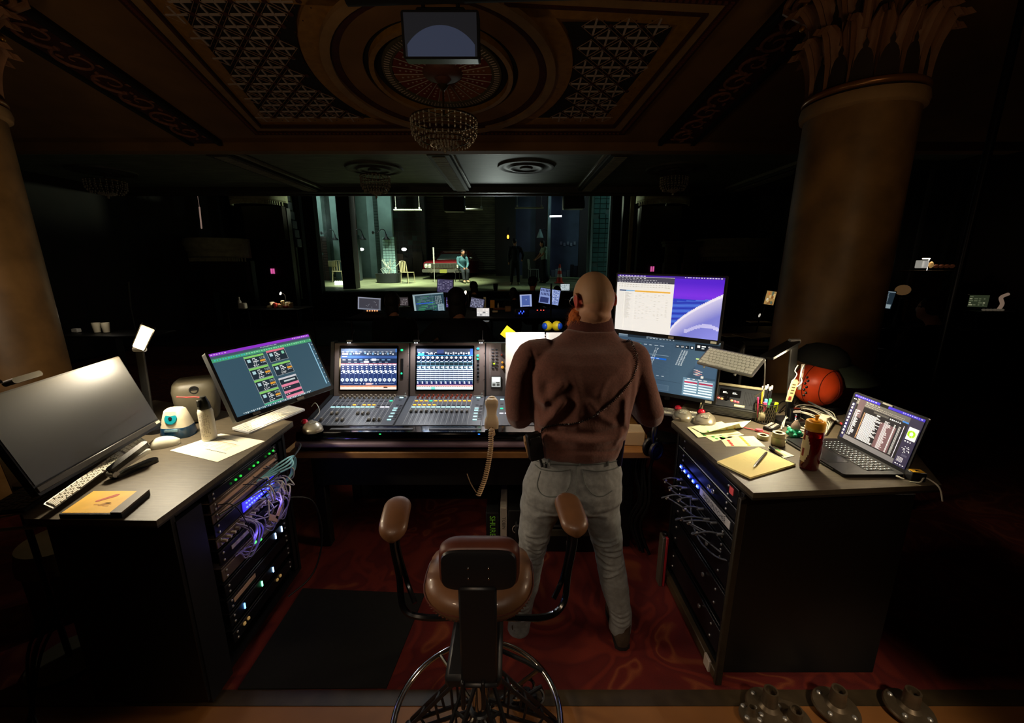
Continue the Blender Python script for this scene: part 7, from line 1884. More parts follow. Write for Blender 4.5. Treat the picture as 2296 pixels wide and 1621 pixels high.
# desk lamp 2: upright pole seen edge-on with a black head pointing left
ft =at(1768,948,Z=DZ);tp =at(1781,765,Y=ft.y-.02)
h0 =at(1778,768,Y=ft.y-.03);h1 =at(1722,800,Y=ft.y-.18)
hdv =h1-h0
led_lamp('black LED desk lamp over the right desk, head pointing left, lit underneath',(ft.x,ft.y,DZ),DZ,tp,(h0+h1)/2,hdv,Vector((-.35,-.72,0)).cross(hdv).cross(hdv),.06,hdv.length*1.05,'fff0d0',0)
L2 =bpy.data.objects['desk_lamp.001']
for ch in L2.children:
    if ch.name.startswith(('head','light_panel')):bpy.data.objects.remove(ch)
F =Vector((ft.x,ft.y,DZ));dirh =hdv.normalized();sidev =Vector((.55,-.83,0));sidev =(sidev-dirh*sidev.dot(dirh)).normalized();nh =dirh.cross(sidev);nh =nh if nh.z > 0 else -nh
HM =Matrix((dirh,sidev,nh)).transposed().to_4x4();HM.translation =(h0+h1)/2-F
mb =MB();mb.M =HM;mb.rbox((0,0,0),(hdv.length*1.15,.062,.012),.010,'z');part('head',mb,mat('lamp_head_black','060606',.45),L2)
mb =MB();mb.M =HM;mb.rbox((0,0,-.0075),(hdv.length*1.0,.046,.003),.006,'z');part('light_panel',mb,mat('led_panel_2','ffe0a8',.4,emit=14),L2)
lamp('SPOT',(h0+h1)/2-nh*.025,(h0+h1)/2-nh*.5+Vector((-.04,-.12,0)),30,(1,.86,.58),.04,150,.6)
lamp('POINT',(h0+h1)/2-nh*.03+Vector((.05,-.06,0)),None,2.2,(1,.84,.55),.04)
mb =MB();mb.M =Matrix.Translation((.0,-.03,.045)) @ Matrix.Rotation(rad(-6),4,'X');mb.rbox((0,0,.0),(.060,.035,.10),.006,'z');part('clock_base',mb,BLACKG,L2)
mb =MB();mb.box((0,-.052,.085),(.040,.002,.012));part('clock_label',mb,MATS['strip_bright'],L2)
for k,c_ in enumerate(('f0f0f0','ff6060','f0f0f0','f0f0f0','ff6060')):mb =MB();mb.box((0,-.050,.065-.009*k),(.005,.002,.003));part('tiny_light',mb,mat('tiny_'+c_,c_,.4,emit=1.6),L2)
# photo strips and tag hanging on the pole
for k,(dx,z0_,z1_,c_) in enumerate(((-.032,.16,.33,'8a4038'),(.020,.20,.34,'a07068'))):
    q =MB();n_ =6
    for i in range(n_):
        z_a =z0_+(z1_-z0_)*i/n_;z_b =z0_+(z1_-z0_)*(i+.9)/n_
        q.add([(dx-.008,-.016,z_a),(dx+.008,-.016,z_a),(dx+.008,-.016,z_b),(dx-.008,-.016,z_b)],[(0,1,2,3)],lin(['a09a90',c_,'4a3c38','b0a498',c_,'6a6058'][i % 6]))
    o =solo('photo_strip',q,PRINT,['narrow photo strip hanging left on the lamp pole','narrow photo strip hanging right on the lamp pole'][k],'photo',smooth=False);o.location =F;o.scale =(1,1,1)
    q =MB();q.box((dx,-.0135,(z0_+z1_)/2),(.018,.002,z1_-z0_+.004));o2 =part('card',q,MATS['strip_white'],o)
t =thing('paper_tag','cream paper tag with dark lines hanging from the lamp pole','tag',(F.x-.028,F.y-.03,DZ+.20),rad(10))
mb =MB();mb.M =Matrix.Rotation(rad(9),4,'Y');mb.prism([(-.022,-.065),(.018,-.065),(.022,.050),(.010,.062),(-.012,.062),(-.022,.050)],0,.0015,None,'y');part('card',mb,mat('tag_cream','e8d89c',.7),t)
q =MB();q.M =Matrix.Rotation(rad(9),4,'Y');[q.rect(-.012,.03-.016*k,.010,.035-.016*k,'5c5030',.001) for k in range(4)];q.rect(-.012,-.055,.006,-.035,'9a3828',.001);part('print',q,PRINT,t,smooth=False)
mb =MB();mb.tube(spline([(-.002,0,.06),(.008,-.004,.09),(-.004,0,.11),(.010,0,.14)],5),.0022,6);part('cord',mb,MATS['cable_white'],t)
cable('twisted white cord hanging on the lamp pole',[(F.x+.01,F.y-.03,DZ+.34),(F.x+.0,F.y-.035,DZ+.29),(F.x+.012,F.y-.035,DZ+.25),(F.x-.006,F.y-.03,DZ+.22)],.003,MATS['cable_white'])
# basketball with seams, cap hung over it
bc =at(1832,862,Y=2.40);BR =.128
t =thing('orange_ball','scuffed orange ball with seam lines behind the lamp pole','ball',(bc.x,bc.y,max(bc.z,DZ+BR)))
mb =MB();mb.ell((0,0,0),BR,40,28);part('skin',mb,mat('ball_orange','e84c20',.38,noise_=.12,scale=16,bump=.06),t)
for rot,R_,off in ((Matrix.Rotation(rad(20),3,'Z') @ Matrix.Rotation(PI/2,3,'X'),1,0),(Matrix.Rotation(rad(110),3,'Z') @ Matrix.Rotation(PI/2,3,'X'),1,0),(Matrix.Rotation(rad(20),3,'Z') @ Matrix.Rotation(PI/2,3,'X'),.78,.08),(Matrix.Rotation(rad(20),3,'Z') @ Matrix.Rotation(PI/2,3,'X'),.78,-.08)):
    mb =MB();c_ =rot @ Vector((0,0,off));mb.torus(c_,BR*R_+.0003,.0022,64,5,rot);part('seam',mb,mat('seam_dark','5c1408',.6),t)
mb =MB()
for k in range(7):
    a =rad(188+6*(k % 2));ph =rad(115-k*9);p_ =Vector((math.cos(a)*math.sin(ph),-abs(math.sin(a)*math.sin(ph))-.35*math.sin(ph),math.cos(ph))).normalized()*BR
    mb.ell(p_,(.010,.006,.008),6,4)
part('black_patches',mb,BLACKPL,t,kind='stuff')
cap_c =Vector(t.location)
t2 =thing('peaked_hat','dark cap with a long green-grey brim hung over the orange ball','cap',tuple(cap_c+Vector((.045,.06,.095))),rad(-28))
mb =MB();mb.lathe([(.140,.02),(.142,.04),(.132,.08),(.105,.115),(.06,.138),(0,.146)],36);o =part('crown',mb,mat('cap_cloth','0e0f0c',.9,noise_=.2,scale=40),t2);o.rotation_euler =(0,rad(8),0)
mb =MB();vs =[];n =16
for i in range(n+1):
    a =rad(-62+124*i/n)
    for rr,zz in ((.135,.030),(.185+.06*math.cos(a*1.3),-.02),(.205+.09*math.cos(a*1.3),-.065)):vs.append((rr*math.cos(a),rr*math.sin(a),zz+.006*math.cos(a*2)))
fs =[(i*3+j,i*3+j+1,i*3+j+4,i*3+j+3) for i in range(n) for j in range(2)]
N =len(vs);mb.add(vs+[(x,y,z+.004) for x,y,z in vs],fs+[tuple(N+q for q in reversed(f)) for f in fs]);part('brim',mb,mat('cap_brim','20281e',.8,noise_=.2,scale=40),t2)
# mesh pencil cup with pens
cpnt =at(1723,952,Z=DZ);cx_,cy_ =cpnt.x,cpnt.y+.045
t =thing('pencil_cup','black wire-mesh pencil cup full of pens on the right desk','cup',(cx_,cy_,DZ))
R_ =.052;H_ =.112
mb =MB();mb.lathe([(R_,0),(R_,.004),(0,.005)],28);mb.torus((0,0,H_),R_,.0035,36,6);mb.torus((0,0,.006),R_,.003,36,6);part('rim_and_base',mb,BLACKPL,t)
mb =MB()
for k in range(26):
    for sg in (-1,1):
        mb.tube([(R_*math.cos(a),R_*math.sin(a),H_*i/6) for i,a in ((i,2*PI*k/26+sg*i*.12) for i in range(7))],.0014,4)
part('wire_mesh',mb,mat('mesh_metal','6a6250',.35,metal=.7),t,kind='stuff')
mb =MB();mb.lathe([(R_-.004,.004),(R_-.004,H_*.9),(R_-.005,H_*.9),(R_-.005,.005)],28);part('inner_sleeve',mb,BLACKPL,t)
def pen(lb,dx,dy,tilt,c,L=.15,r=.0045,tip=None,cap=None,name='pen',cat='pen'):
    t =thing(name,lb,cat,M=Matrix.Translation((cx_+dx,cy_+dy,DZ+.008)) @ Matrix.Rotation(tilt[0],4,'Y') @ Matrix.Rotation(tilt[1],4,'X'))
    mb =MB();mb.lathe([(r*.3,0),(r,.015),(r,L)],12);part('barrel',mb,mat('pen_'+c,c,.35),t)
    if cap:mb =MB();mb.lathe([(r*1.15,L-.055),(r*1.25,L-.05),(r*1.1,L),(0,L+.002)],12);part('cap',mb,mat('pencap_'+cap,cap,.35),t)
    if tip:mb =MB();mb.lathe([(r*1.02,L-.002),(r*1.05,L+.012),(r*.9,L+.020),(0,L+.021)],12);part('eraser',mb,mat('penend_'+tip,tip,.4),t)
pen('yellow pencil leaning left in the mesh cup',-.030,-.012,(rad(-3),0),'e0a82c',.185,.0042,tip='c8a8a0',name='pencil',cat='pencil')
pen('pink highlighter in the mesh cup',-.018,-.026,(rad(-5),rad(3)),'9a9690',.118,.0085,cap='e84878',name='highlighter',cat='highlighter')
pen('light blue highlighter behind the pink one in the mesh cup',-.004,.0,(0,0),'9a9690',.125,.008,cap='58a8e0',name='highlighter',cat='highlighter')
pen('yellow green highlighter at the right of the mesh cup',.030,-.024,(rad(4),rad(3)),'8a8a80',.115,.0085,cap='c8e020',name='highlighter',cat='highlighter')
pen('green highlighter behind the yellow green one',.016,.006,(rad(3),0),'9a9690',.125,.008,cap='48b868',name='highlighter',cat='highlighter')
pen('black marker in the middle front of the mesh cup',.008,-.028,(rad(1),rad(4)),'16161a',.118,.0085,cap='101014',name='marker',cat='marker')
for k in range(5):pen('black pen with silver end standing tall in the mesh cup',-.016+.009*k,.012-.004*(k % 2),(rad(-2+k),0),'18181c',.175+.006*(k % 3),.0045,tip='c8c0a8')
for ob in list(bpy.data.objects):
    if ob.name.startswith('pen') and ob.get('label') == 'black pen with silver end standing tall in the mesh cup':ob['group']='black pens in the mesh cup'
pen('pink pen leaning over the left rim of the mesh cup',-.040,-.01,(rad(-7),0),'d83868',.14,.0045)
# notepad with pen
q4 =[(1600,1037),(1680,1072),(1783,1040),(1735,1004)]
q4 =[(1607,1034),(1682,1070),(1784,1040),(1702,1002)]
P4 =[at(*q,Z=DZ+.012) for q in q4]
t =thing('spiral_notepad','yellow spiral notepad with handwritten lines on the right desk','notepad',((P4[0]+P4[2])/2).xy.to_3d()+Vector((0,0,DZ)))
mb =MB();mb.prism([(q.x,q.y) for q in P4],DZ+.0005,DZ+.003);part('back_cover',mb,mat('card_dark','2c261c',.7),t,world=True,smooth=False)
mb =MB();mb.prism([(q.x*.992+.009,q.y*.992+.014) for q in P4],DZ+.003,DZ+.011);part('page_block',mb,mat('pad_yellow','ead88c',.75),t,world=True,smooth=False)
def i4(u,v):return P4[0]*(1-u)*(1-v)+P4[1]*u*(1-v)+P4[2]*u*v+P4[3]*(1-u)*v
q =MB();rn =random.Random(5)
for k in range(7):
    for j in range(9):
        if rn.random() < .5:a_ =i4(.20+j*.05+k*.04*0,.86-k*.075);b_ =i4(.20+j*.05+.02+.02*rn.random(),.86-k*.075+.004);c_ =Vector((0,.0018,0));q.add([tuple(a_+Vector((0,0,0))),tuple(b_),tuple(b_+c_),tuple(a_+c_)],[(0,1,2,3)],lin('a89858'))
q.v =[(x,y,DZ+.0113) for x,y,z in q.v];part('handwriting',q,PRINT,t,world=True,smooth=False)
mb =MB();n =26
for k in range(n):
    a_ =P4[2].lerp(P4[3],(k+.5)/n);mb.torus((a_.x,a_.y,DZ+.007),.0055,.0008,10,4,Matrix.Rotation(PI/2,3,'X') @ Matrix.Rotation(.5,3,'Y'))
part('spiral',mb,mat('spiral_wire','3a3428',.35,metal=.6),t,world=True,kind='stuff')
def lying_pen(lb,p0,p1,z,r,c,cap=None,clip=True,name='pen'):
    a_ =at(*p0,Z=z);b_ =at(*p1,Z=z);d =b_-a_;t =thing(name,lb,'pen',M=frame(a_,Vector((-d.y,d.x,0)),d))
    L =d.length;mb =MB();mb.lathe([(r*.25,0),(r*.9,L*.10),(r,L*.2),(r,L*.95),(r*.7,L),(0,L)],14);part('barrel',mb,mat('pen_'+c,c,.3),t)
    mb =MB();mb.lathe([(r*.15,-.006),(r*.35,.0),(r*.92,L*.10)],12);part('tip',mb,ALU,t)
    if cap:mb =MB();mb.lathe([(r*1.05,L*.55),(r*1.1,L),(0,L*1.005)],14);part('cap',mb,mat('pencap_'+cap,cap,.3),t)
    if clip:mb =MB();mb.box((0,-r*1.25,L*.80),(.003,.0015,L*.28));part('clip',mb,BLACKG,t)
    return t
lying_pen('black ballpoint pen lying across the yellow notepad',(1690,1047),(1719,1014),DZ+.017,.0055,'1e1c1a')
sheet('small white card with a green mark under the marker behind the notepad',((1722,1004),(1757,1027),(1781,1022),(1735,1000)),DZ+.002,PAPERM,name='card',draw=lambda r,dot:(r(.1,.2,.5,.7,'48b848'),r(.6,.3,.9,.5,'a8d090')))
lying_pen('black and white marker lying behind the notepad',(1756,1022),(1727,1002),DZ+.012,.0065,'c8b888','15151a',name='marker')
# dot sticker sheets
def d_dots(col,rows=4,cols=7,extra=None):
    def d(r,dot):
        for i in range(cols):
            for j in range(rows):
                cc =extra(i,j) if extra else None
                if cc:dot(.10+i*.8/(cols-1),.18+j*.64/(rows-1),.0085,cc)
                else:
                    dot(.10+i*.8/(cols-1),.18+j*.64/(rows-1),.0085,'a8a888');dot(.10+i*.8/(cols-1),.18+j*.64/(rows-1)+.0,.0078,'e8e2b4')
    return d
PSH =mat('label_sheet','e8e8b8',.6)
sheet('white label sheet with green dots, lowest of the fan by the trackballs',((1545,960),(1600,990),(1668,975),(1612,948)),DZ+.001,PSH,draw=d_dots(0,4,7,lambda i,j:'3cae38' if i > 2 and j < 2 else None),name='label_sheet')
sheet('white label sheet in the middle of the fan by the trackballs',((1541,958),(1565,981),(1662,972),(1618,945)),DZ+.004,PSH,draw=d_dots(0,4,7,lambda i,j:'3cae38' if j == 0 and i > 3 else None),name='label_sheet')
sheet('label sheet with yellow and green dots curling up at its right end, fan top',((1550,958),(1581,975),(1655,968),(1684,943)),DZ+.007,PSH,draw=d_dots(0,4,9,lambda i,j:'3cae38' if (j == 0 and 5 < i < 8) else ('e8b828' if i > 6 and j > 1 else None)),curl=.22,name='label_sheet')
sheet('label sheet with yellow and red dots behind the notepad',((1612,980),(1628,1001),(1716,1001),(1690,978)),DZ+.001,PSH,draw=d_dots(0,4,6,lambda i,j:'e0b020' if j in (2,) or (j == 2 and i) else ('d02c24' if j == 0 and i > 1 else ('e0b020' if j == 2 else None))),name='label_sheet')
# tape rolls
def tape(lb,px,py,z,R=.026,h=.022,c='d0c8a0'):
    p =at(px,py,Z=z);t =thing('tape_roll',lb,'tape',(p.x,p.y,z));mb =MB()
    prof =[(R*.62,0),(R,0),(R,h),(R*.62,h)];n =28;rings =[[(r_*math.cos(2*PI*i/n),r_*math.sin(2*PI*i/n),z_) for i in range(n)] for r_,z_ in prof];mb.loft(rings,closed=True);part('tape',mb,mat('tape_'+c,c,.5),t)
    mb =MB();rings =[[(r_*math.cos(2*PI*i/n),r_*math.sin(2*PI*i/n),z_) for i in range(n)] for r_,z_ in ((R*.55,.001),(R*.62,.001),(R*.62,h-.001),(R*.55,h-.001))];mb.loft(rings,closed=True);part('core',mb,mat('tape_core','6a5a3c',.7),t)
tape('single small cream tape roll left of the stacked pair',1710,984,DZ,.026)
tape('lower cream tape roll of the stack on the right desk',1744,996,DZ,.030,.020)
tape('middle cream tape roll of the stack on the right desk',1744,989,DZ+.021,.029,.022)
tape('top cream tape roll of the stack on the right desk',1745,979,DZ+.044,.027,.022)
# key box
p =at(1733,966,Z=DZ);mb =MB();mb.M =Matrix.Translation((p.x+.01,p.y+.03,DZ+.010)) @ Matrix.Rotation(rad(38),4,'Z');mb.box((0,0,0),(.10,.05,.018),.003);o =solo('keypad_remote',mb,BLACKPL,'small black keypad with pale keys between pen cup and tape rolls','keypad')
q =MB();q.M =mb.M;[q.box((-.036+.018*i,-.012+.024*j,.0105),(.012,.016,.003),.001) for i in range(5) for j in range(2)];part('keys',q,MATS['strip_white'],o)
mb =MB();p =at(1702,968,Z=DZ);mb.M =Matrix.Translation((p.x,p.y,DZ+.008)) @ Matrix.Rotation(rad(-20),4,'Z');mb.box((0,0,0),(.034,.022,.014),.003);solo('pink_eraser',mb,mat('pink_box','d05068',.6),'small pink box between the label sheets and the pen cup','box')
cable('red and white twisted wire beside the pink box',[(p.x-.02,p.y+.02,DZ+.005),(p.x-.06,p.y+.04,DZ+.008),(p.x+.03,p.y-.04,DZ+.005)],.0025,mat('wire_red','b84048',.5))
# green figure on a key ring: rubber ball with bumps
p =at(1780,982,Z=DZ);t =thing('green_bumpy_toy','teal green bumpy rubber ball with a clear top among the cables','toy',(p.x,p.y,DZ),s=1.1)
mb =MB();mb.ell((0,0,.026),(.028,.028,.026),20,14)
for k in range(9):a =2*PI*k/9;mb.ell((.026*math.cos(a),.026*math.sin(a),.022+.014*(k % 2)),(.010,.010,.010),8,6)
part('body',mb,mat('toy_green','1c8c68',.3,coat=.4),t)
mb =MB();mb.lathe([(.018,.048),(.020,.06),(.012,.075),(.006,.088),(0,.09)],16);part('clear_top',mb,mat('clear_plastic','b0988c',.1,trans=.6,ior=1.4),t)
# cable tangle
WC =mat('cable_offwhite','b8b4a4',.4);rn =random.Random(21)
for k in range(7):
    x =1.56+.05*k*.6;y =2.10+.03*k
    cable('one of seven off-white cables looping behind the bottle',[(x-.12,y-.02,DZ+.006),(x-.05,y+.06,DZ+.03+.03*rn.random()),(x+.04,y+.06,DZ+.05+.03*rn.random()),(x+.12,y-.0,DZ+.03),(x+.06,y-.09,DZ+.008),(x-.04,y-.07,DZ+.006),(x-.06,y+.02,DZ+.012)],.0032,WC,6,'off-white cables behind the bottle')
for k in range(6):
    x =1.66+.05*k;y =2.34+.02*k
    cable('one of six black cables heaped below the orange ball',[(x-.12,y-.02,DZ+.006),(x-.02,y+.05,DZ+.03+.04*rn.random()),(x+.06,y,DZ+.05*rn.random()+.02),(x+.10,y-.09,DZ+.008),(x+.0,y-.11,DZ+.01)],.0038,BLKC,6,'black cables below the ball')
c0 =at(1812,900,Y=2.3);c1 =at(1880,945,Z=DZ+.03)
cable('grey video cable slanting down in front of the orange ball',[tuple(c0),tuple((c0+c1)/2+Vector((0,0,.01))),tuple(c1)],.0045,GREYC)
mb =MB();mb.M =frame(c1,(c1-c0).normalized(),(0,0,1));mb.box((-.03,0,0),(.035,.012,.012),.002);o =solo('white_connector',mb,mat('sleeve_white','c8c0b0'),'white connector sleeve on the slanting video cable','connector');q =MB();q.M =mb.M;q.box((.02,0,0),(.02,.010,.010),.002);part('red_tip',q,mat('upright_red','9a2028'),o)
t =thing('power_strip','black power strip with a white plug behind the laptop','power strip',(1.80,2.30,DZ),rad(25));mb =MB();mb.rbox((0,0,.018),(.30,.06,.034),.01,'z');part('body',mb,BLACKPL,t)
for k in range(3):mb =MB();mb.lathe([(.0,.036),(.019,.036),(.019,.034)],18,(-.09+.09*k,0,0));part('outlet',mb,mat('outlet_grey','2a2a2c',.5),t)
mb =MB();mb.rbox((0,0,.06),(.055,.05,.045),.01,'z');o =solo('white_plug',mb,mat('plug_white','d8d0bc',.4),'white round charger plug on the power strip behind the laptop','plug');o.location =(1.74,2.18,DZ-.036);o.rotation_euler =(0,0,.5)
mb =MB();mb.prism([(.0,.02),(.006,.006),(.02,.005),(.009,-.004),(.013,-.018),(0,-.009),(-.013,-.018),(-.009,-.004),(-.02,.005),(-.006,.006)],0,.006);o =solo('yellow_star',mb,mat('star_yellow','c89c1c',.5),'little yellow star-shaped trinket among the cables','trinket');p =at(1843,940,Z=DZ+.01);o.location =(p.x,p.y,DZ+.01)
# black closed folder under the bottle and laptop
f4 =[at(*q,Z=DZ+.01) for q in ((1756,985),(1790,978),(1905,1030),(1868,1052))]
mb =MB();mb.prism([(q.x,q.y) for q in f4],DZ+.0005,DZ+.009);solo('black_folder',mb,mat('folder_black','141210',.45),'thin black folder lying between tape rolls and laptop','folder',smooth=False)
# bottle
p =at(1823,1056,Z=DZ);t =thing('drink_bottle','dark red translucent bottle with a yellow screw cap and spout','bottle',(p.x,p.y+.03,DZ+.0),rad(0))
br =.0365
mb =MB();mb.lathe([(.0,.001),(br*.92,.001),(br,.010),(br,.160),(br*.96,.170),(br*.93,.176),(br*.93,.182)],40);part('body',mb,mat('bottle_red','7a0c0c',.10,coat=.6,trans=.5,spec=.6),t)
mb =MB();mb.lathe([(0,.004),(br*.93,.004),(br*.95,.012),(br*.95,.150),(0,.150)],32);part('liquid',mb,mat('drink_dark','3a0605',.3),t)
mb =MB();mb.lathe([(br*.95,.176),(br*1.0,.178),(br*.98,.186),(br*.9,.188)],36);part('neck_ring',mb,mat('ring_yellow','c89430',.35),t)
mb =MB();mb.lathe([(br*.96,.186),(br*1.0,.190),(br*1.0,.210),(br*.96,.216),(br*.55,.217),(br*.5,.221),(0,.221)],40);mb.torus((0,0,.2185),br*.7,.0015,32,5);part('screw_cap',mb,mat('cap_yellow2','e0a020',.35),t)
mb =MB();mb.rbox((0,0,.230),(.012,.009,.022),.003,'z');mb.rbox((0,0,.240),(.017,.010,.006),.003,'z');part('spout',mb,MATS['cap_yellow2'],t)
mb =MB()
for i in range(12):
    for j in range(10):
        a0,a1 =rad(150+i*6),rad(156+i*6);z0,z1 =.035+j*.012,.047+j*.012;u =(i-5.5)/6;v =(j-4.5)/5
        if u*u+v*v < 1:mb.add([((br+.0006)*math.cos(a),(br+.0006)*math.sin(a),z) for a,z in ((a0,z0),(a1,z0),(a1,z1),(a0,z1))],[(0,1,2,3)],lin('7a2418' if (i-5)**2+(j-3)**2 < 4 or (j > 7 and i < 6) else 'd8cca8'))
part('label_oval',mb,PRINT,t)
# laptop
hL,hR,fR,fL =[at(*q,Z=DZ+.014) for q in ((1876.5,983),(2030,1064),(1895,1083),(1849,1047))]
hr =(hR-hL);wlen =.356;Rl =hr.normalized();back =Vector((-Rl.y,Rl.x,0));back =back if back.x > 0 else -back
hc =(hL+hR)/2
t =thing('laptop','open black laptop with a long white list on its dark screen at right','laptop',M=Matrix((Rl,back,Vector((0,0,1)))).transposed().to_4x4())
t.matrix_basis =Matrix.Translation((hc.x,hc.y,DZ+.012)) @ t.matrix_basis
sc =hr.length/wlen*.985
mb =MB();mb.rbox((0,-.125*sc,-.004),(.36*sc,.25*sc,.014),.012,'z');part('base',mb,mat('laptop_dark','2a2a2e',.35,metal=.6),t)
mb =MB();mb.box((0,-.075*sc,.0032),(.30*sc,.112*sc,.001));part('key_well',mb,BLACKPL,t)
mb =MB();mb.box((0,-.19*sc,.0034),(.15*sc,.085*sc,.0008),.0002);part('trackpad',mb,mat('trackpad','38383c',.2,metal=.5),t)
kk =MB();kk.box((0,0,.001),(.0172*sc,.0155*sc,.0022),.0008);KK =kk.mesh('key',False);KK.materials.append(mat('laptop_key','0c0c0e',.4))
gl =MB();gl.box((0,0,.0023),(.0042,.0035,.0004));GL =gl.mesh('legend',False);GL.materials.append(mat('key_legend','e8f0f4',.4,emit=.9))
for r_ in range(6):
    for k in range(14):
        if r_ == 5 and 4 <= k <= 8:
            continue
        o =put('key',KK,t,((-.135+.0208*k+(r_ % 3)*.002)*sc,(-.028-.0188*r_)*sc,.0036))
        g =bpy.data.objects.new('legend',GL);COL.objects.link(g);g.parent =o
mb =MB();mb.box((-.010*sc,(-.028-.0188*5)*sc,.0048),(.095*sc,.0155*sc,.0022),.0008);part('space_bar',mb,MATS['laptop_key'],t)
lidm =Matrix.Translation((0,0,.004)) @ Matrix.Rotation(rad(-10.5),4,'X')
def lp(nm,mb,m,**k):mb.v =[tuple(lidm @ Vector(v)) for v in mb.v];return part(nm,mb,m,t,**k)
lw,lh =.352*sc,.232*sc
mb =MB();mb.rbox((0,.004,lh/2+.004),(lw+.012,.007,lh+.014),.012,'y');lid =lp('lid',mb,MATS['laptop_dark'])
def ui_lap(mb,w,h):
    r =S(mb,w,h);rn =random.Random(31);r(0,0,1,1,'1c1c40');r(0,0,1,.05,'3a2cc0');r(.40,.0,.52,.07,'0a0a0c');greek(r,.02,.015,.34,10,'c0c0f0',.016,rn);greek(r,.72,.015,.26,9,'c0c0f0',.016,rn)
    r(.06,.06,.84,1,'38363a');r(.06,.06,.84,.18,'5c5a58');greek(r,.08,.08,.35,8,'b8b4b0',.014,rn);greek(r,.08,.12,.70,26,'9a9690',.012,rn);greek(r,.08,.155,.70,30,'a8a4a0',.010,rn)
    r(.07,.19,.84,.90,'1e1c20');r(.10,.06,.2,.45,'54464c');r(.50,.35,.72,.88,'60484e')
    r(0,.05,.06,.18,'101018');greek(r,.005,.09,.05,2,'e8e8f0',.018,rn)
    for k in range(10):r(.012,.20+k*.075,.040,.245+k*.075,['d8d4c8','b8a8a0','9c98d8','c8d0d0'][k % 4])
    for k in range(27):
        y =.30+k*.0215;r(.09,y,.105,y+.009,'d8d8d8');r(.115,y,.125+.06*rn.random(),y+.009,'f0f0f0')
        r(.23,y,.245,y+.009,'f0b080');r(.255,y,.42+.10*rn.random(),y+.010,'f8f4f0');r(.55,y,.60+.05*rn.random(),y+.009,'e0dce0');r(.68,y,.70,y+.009,'f8f8f8');r(.74,y,.77,y+.008,'d8d8d8')
    r(.36,.20,.58,.24,'4a4848');r(.42,.25,.47,.27,'c8c8c8');greek(r,.60,.215,.16,6,'f8f8f8',.022,rn);r(.76,.16,.84,.19,'3878c8')
    r(.06,.90,.84,1,'6a686c');r(.80,.25,.808,.90,'d8d0e0')
    r(.84,.05,1,1,'2c2840')
    r(.865,.22,.985,.46,'f0f4e8');disc(mb,w,h,.925,.34,.050,'9cd420',asp=.9);disc(mb,w,h,.925,.34,.022,'f0f4e8');mb.add([((.925-.5)*w,-.0060,(.5-.25)*h),((.905-.5)*w,-.0060,(.5-.44)*h),((.91-.5)*w,-.0060,(.5-.44)*h)],[(0,1,2)],lin('f0f4e8'));mb.add([((.925-.5)*w,-.0060,(.5-.25)*h),((.955-.5)*w,-.0060,(.5-.44)*h),((.95-.5)*w,-.0060,(.5-.44)*h)],[(0,1,2)],lin('f0f4e8'))
    greek(r,.87,.49,.10,3,'f0f0f8',.02,rn); 
    for k in range(18):x_,y_ =.87+rn.random()*.10,.58+rn.random()*.14;r(x_,y_,x_+.012,y_+.012,'d8d8e0')
    r(.90,.75,.97,.79,'48465c')
    for k in range(5):r(.865,.82+k*.02,.94,.826+k*.02,'e8e8f0')
    greek(r,.86,.95,.13,4,'e8e8f0',.016,rn)
q =MB();ui_lap(q,lw*.97,lh*.94);q.v =[(x,y-.0005,z+lh/2+.008) for x,y,z in q.v];lp('display',q,SCR,smooth=False)
q =MB();q.box((0,-.0015,lh+.006),(.05,.004,.008),.001);lp('webcam_cover',q,ALU)
# plug and cable in the laptop, small yellow-topped box
hp =hR+Vector((-.02,-.05,0)); 
pl =at(2012,1068,Z=DZ+.01);pe =at(2040,1080,Z=DZ+.008)
mb =MB();mb.M =frame(pl,(pe-pl).normalized(),(0,0,1));mb.box((.01,0,0),(.03,.008,.006),.002);solo('laptop_plug',mb,mat('sleeve_white','c8c0b0'),'white plug at the near right corner of the laptop','plug')
cable('white charging cable curling over the right end of the desk',[tuple(pe),(pe.x+.03,pe.y-.01,DZ+.01),(pe.x+.07,pe.y+.01,DZ+.02),(pe.x+.09,pe.y-.03,DZ),(pe.x+.095,pe.y-.05,DZ-.05)],.0028,WC)
p =at(2067,1056,Z=DZ+.05);t =thing('yellow_topped_box','small black box with a yellow label at the right end of the desk','box',(p.x,p.y+.02,DZ+.0),rad(-10),s=.72);mb =MB();mb.box((0,0,.028),(.075,.055,.055),.004);part('case',mb,BLACKPL,t);mb =MB();mb.box((0,0,.0563),(.060,.042,.002));part('yellow_label',mb,mat('label_yellow','e8b020',.6),t);q =MB();q.prism([(-.012,-.01),(.012,-.01),(0,.012)],.0575,.058);part('triangle_mark',q,BLACKPL,t)
# floor flanges at the bottom right
IRON =mat('cast_iron','685a46',.4,metal=.6,noise_=.3,scale=20)
def flange(lb,px,py,z,R,h,rz=0,tilt=0):
    p =at(px,py,Z=z);t =thing('pipe_flange',lb,'pipe flange',M=Matrix.Translation((p.x,p.y,z)) @ Matrix.Rotation(rz,4,'Z') @ Matrix.Rotation(tilt,4,'X'))
    mb =MB();mb.lathe([(0,0),(R,0),(R*1.02,.008),(R*.97,.016),(R*.5,.022),(R*.36,.035),(R*.32,h),(R*.24,h),(R*.24,h-.03),(0,h-.03)],40);part('disc',mb,IRON,t,ang=30)
    for k in range(4):
        a =k*PI/2+.6;mb =MB();mb.lathe([(.010,.012),(.010,.022),(.006,.026),(0,.026)],8,(R*.74*math.cos(a),R*.74*math.sin(a),0));part('bolt',mb,ALU,t)
flange('leftmost large iron pipe flange at the foot of the right rack',1722,1590,.02,.085,.10)
flange('small iron flange lying in front of the leftmost large one',1683,1606,.015,.045,.05)
flange('second iron pipe flange from the left, cut by the bottom edge',1776,1619,.015,.075,.08,0,rad(8))
flange('third iron pipe flange from the left below the right desk',1873,1588,.02,.085,.10)
